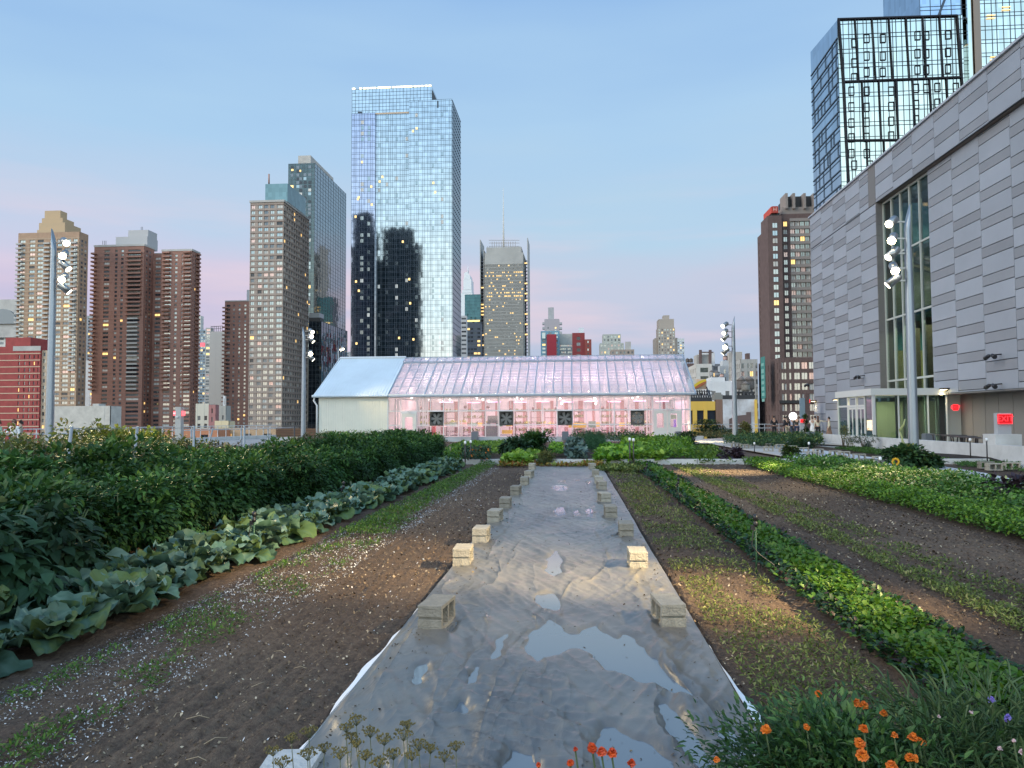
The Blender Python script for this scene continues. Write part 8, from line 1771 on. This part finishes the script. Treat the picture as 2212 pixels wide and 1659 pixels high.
clump('marigold', 'denser marigold bush behind the grassy stems at the lower right', 'marigold', at(1880, 1600, 2.75).x, 2.8, .40, .64, 11000, .034, mar, 92, .2, [(1866, 1574, 2.6, .024), (1858, 1606, 2.5, .03), (1863, 1630, 2.45, .03), (1932, 1588, 2.6, .018), (1972, 1592, 2.6, .026), (1985, 1600, 2.6, .02), (1965, 1637, 2.5, .026), (1976, 1638, 2.5, .02), (1925, 1654, 2.4, .028), (1995, 1604, 2.7, .018)], [org], .026)
clump('marigold', 'low marigold with red flowers at the bottom centre', 'marigold', at(1285, 1690, 2.35).x, 2.35, .19, .56, 3000, .034, mar, 93, .2, [(1280, 1616, 2.3, .026), (1300, 1623, 2.28, .024), (1322, 1626, 2.28, .024), (1243, 1618, 2.35, .012), (1364, 1648, 2.3, .02), (1232, 1648, 2.2, .018)], [red], .024)
clump('marigold', 'second low marigold at the bottom centre, right of the red one', 'marigold', at(1350, 1700, 2.3).x, 2.3, .15, .52, 1700, .034, mar, 94, .2, [(1548, 1640, 2.3, .015)], [org], .024)
clump('marigold', 'small marigold tuft at the bottom, left of the red one', 'marigold', at(1215, 1700, 2.25).x, 2.25, .13, .50, 1500, .034, mar, 95, .2, [(1163, 1652, 2.2, .012)], [red], .024)
scb = leafmat('grassy_leaf', [(0, (.03, .07, .025)), (.6, (.07, .13, .045)), (1, (.15, .21, .09))], .55, .3)
vio = mat('petal_violet', (.33, .24, .68), .5); pkf = mat('petal_pink', (.8, .55, .55), .5)
clump('scabiosa', 'grassy flowering clump with violet heads at the lower right corner', 'flowering plant', at(2120, 1600, 2.9).x, 2.9, .46, .66, 5200, .085, scb, 96, .045, [(2141, 1511, 2.9, .022), (2177, 1549, 2.8, .018), (2172, 1556, 2.85, .014), (2098, 1538, 2.8, .012), (2160, 1617, 2.6, .014), (2208, 1624, 2.6, .018)], [vio, vio, vio, pkf, pkf, pkf], .02, stemn=30)
clump('scabiosa', 'second grassy clump left of the violet flowers', 'flowering plant', at(2010, 1600, 2.75).x, 2.7, .28, .56, 2200, .08, scb, 97, .045, [(2028, 1548, 2.8, .010)], [pkf], .02, stemn=20)
clump('scabiosa', 'third grassy clump filling the lower right corner', 'flowering plant', at(2170, 1660, 2.5).x, 2.45, .34, .50, 3000, .08, scb, 98, .045, [(2190, 1600, 2.5, .010)], [pkf], .02, stemn=20)
# dill umbels
umb = mat('umbel_olive', (.10, .085, .035), .8, col2=(.22, .165, .04), scale=40)
def umbel_plant(cx, cy, heads, label):
    root = empty('dill_plant', (cx, cy, 0), label, 'dill', 'dill stalks in the foreground'); rg = random.Random(int(cx * 1000)); mb = MB(); hb = MB()
    for (p, r) in heads:
        m_ = Vector((cx, cy, 0)).lerp(p, .55) + Vector((rg.uniform(-.02, .02), 0, 0)); base = p - Vector((0, 0, r * 1.1)); mb.tube([(cx, cy, 0), m_, base], [.003, .0022, .0012], 5)
        for k in range(16):
            a_ = k * 2.4; rr = r * math.sqrt((k + .5) / 16); q = p + Vector((rr * math.cos(a_), rr * math.sin(a_), -rr * .25 + rg.uniform(-.004, .004))); mb.tube([base, q], .0007, 3, cap=False)
            for j in range(3): w_ = q + Vector((rg.uniform(-.007, .007), rg.uniform(-.007, .007), rg.uniform(-.003, .004))); s_ = rg.uniform(.0012, .0024); hb.box(w_.x - s_, w_.y - s_, w_.z - s_, w_.x + s_, w_.y + s_, w_.z + s_)
    mb.build('stem', mat('dill_stem', (.12, .13, .06), .7), root); hb.build('umbel', umb, root)
hd = [[(770, 1548, 2.35), (748, 1566, 2.3)], [(800, 1575, 2.3), (830, 1590, 2.25), (770, 1600, 2.25)], [(872, 1578, 2.3), (880, 1560, 2.4)], [(905, 1600, 2.3), (930, 1612, 2.3), (890, 1625, 2.2)], [(630, 1590, 2.35), (668, 1572, 2.4)], [(700, 1610, 2.3), (665, 1620, 2.25)], [(735, 1620, 2.2), (790, 1625, 2.2), (760, 1585, 2.3)], [(850, 1620, 2.2), (820, 1640, 2.15)], [(960, 1625, 2.3), (985, 1605, 2.4)], [(610, 1640, 2.3), (590, 1615, 2.35)]]
for i, hh in enumerate(hd):
    ps = [at(x, y, Y_) for x, y, Y_ in hh]; cx = sum(p.x for p in ps) / len(ps) + random.uniform(-.05, .05)
    umbel_plant(cx, ps[0].y + .03, [(p, random.uniform(.018, .030)) for p in ps], '%s dill stalk with olive umbels, counted from the left at the bottom' % ['fifth', 'sixth', 'eighth', 'ninth', 'second', 'third', 'fourth', 'seventh', 'tenth', 'first'][i])
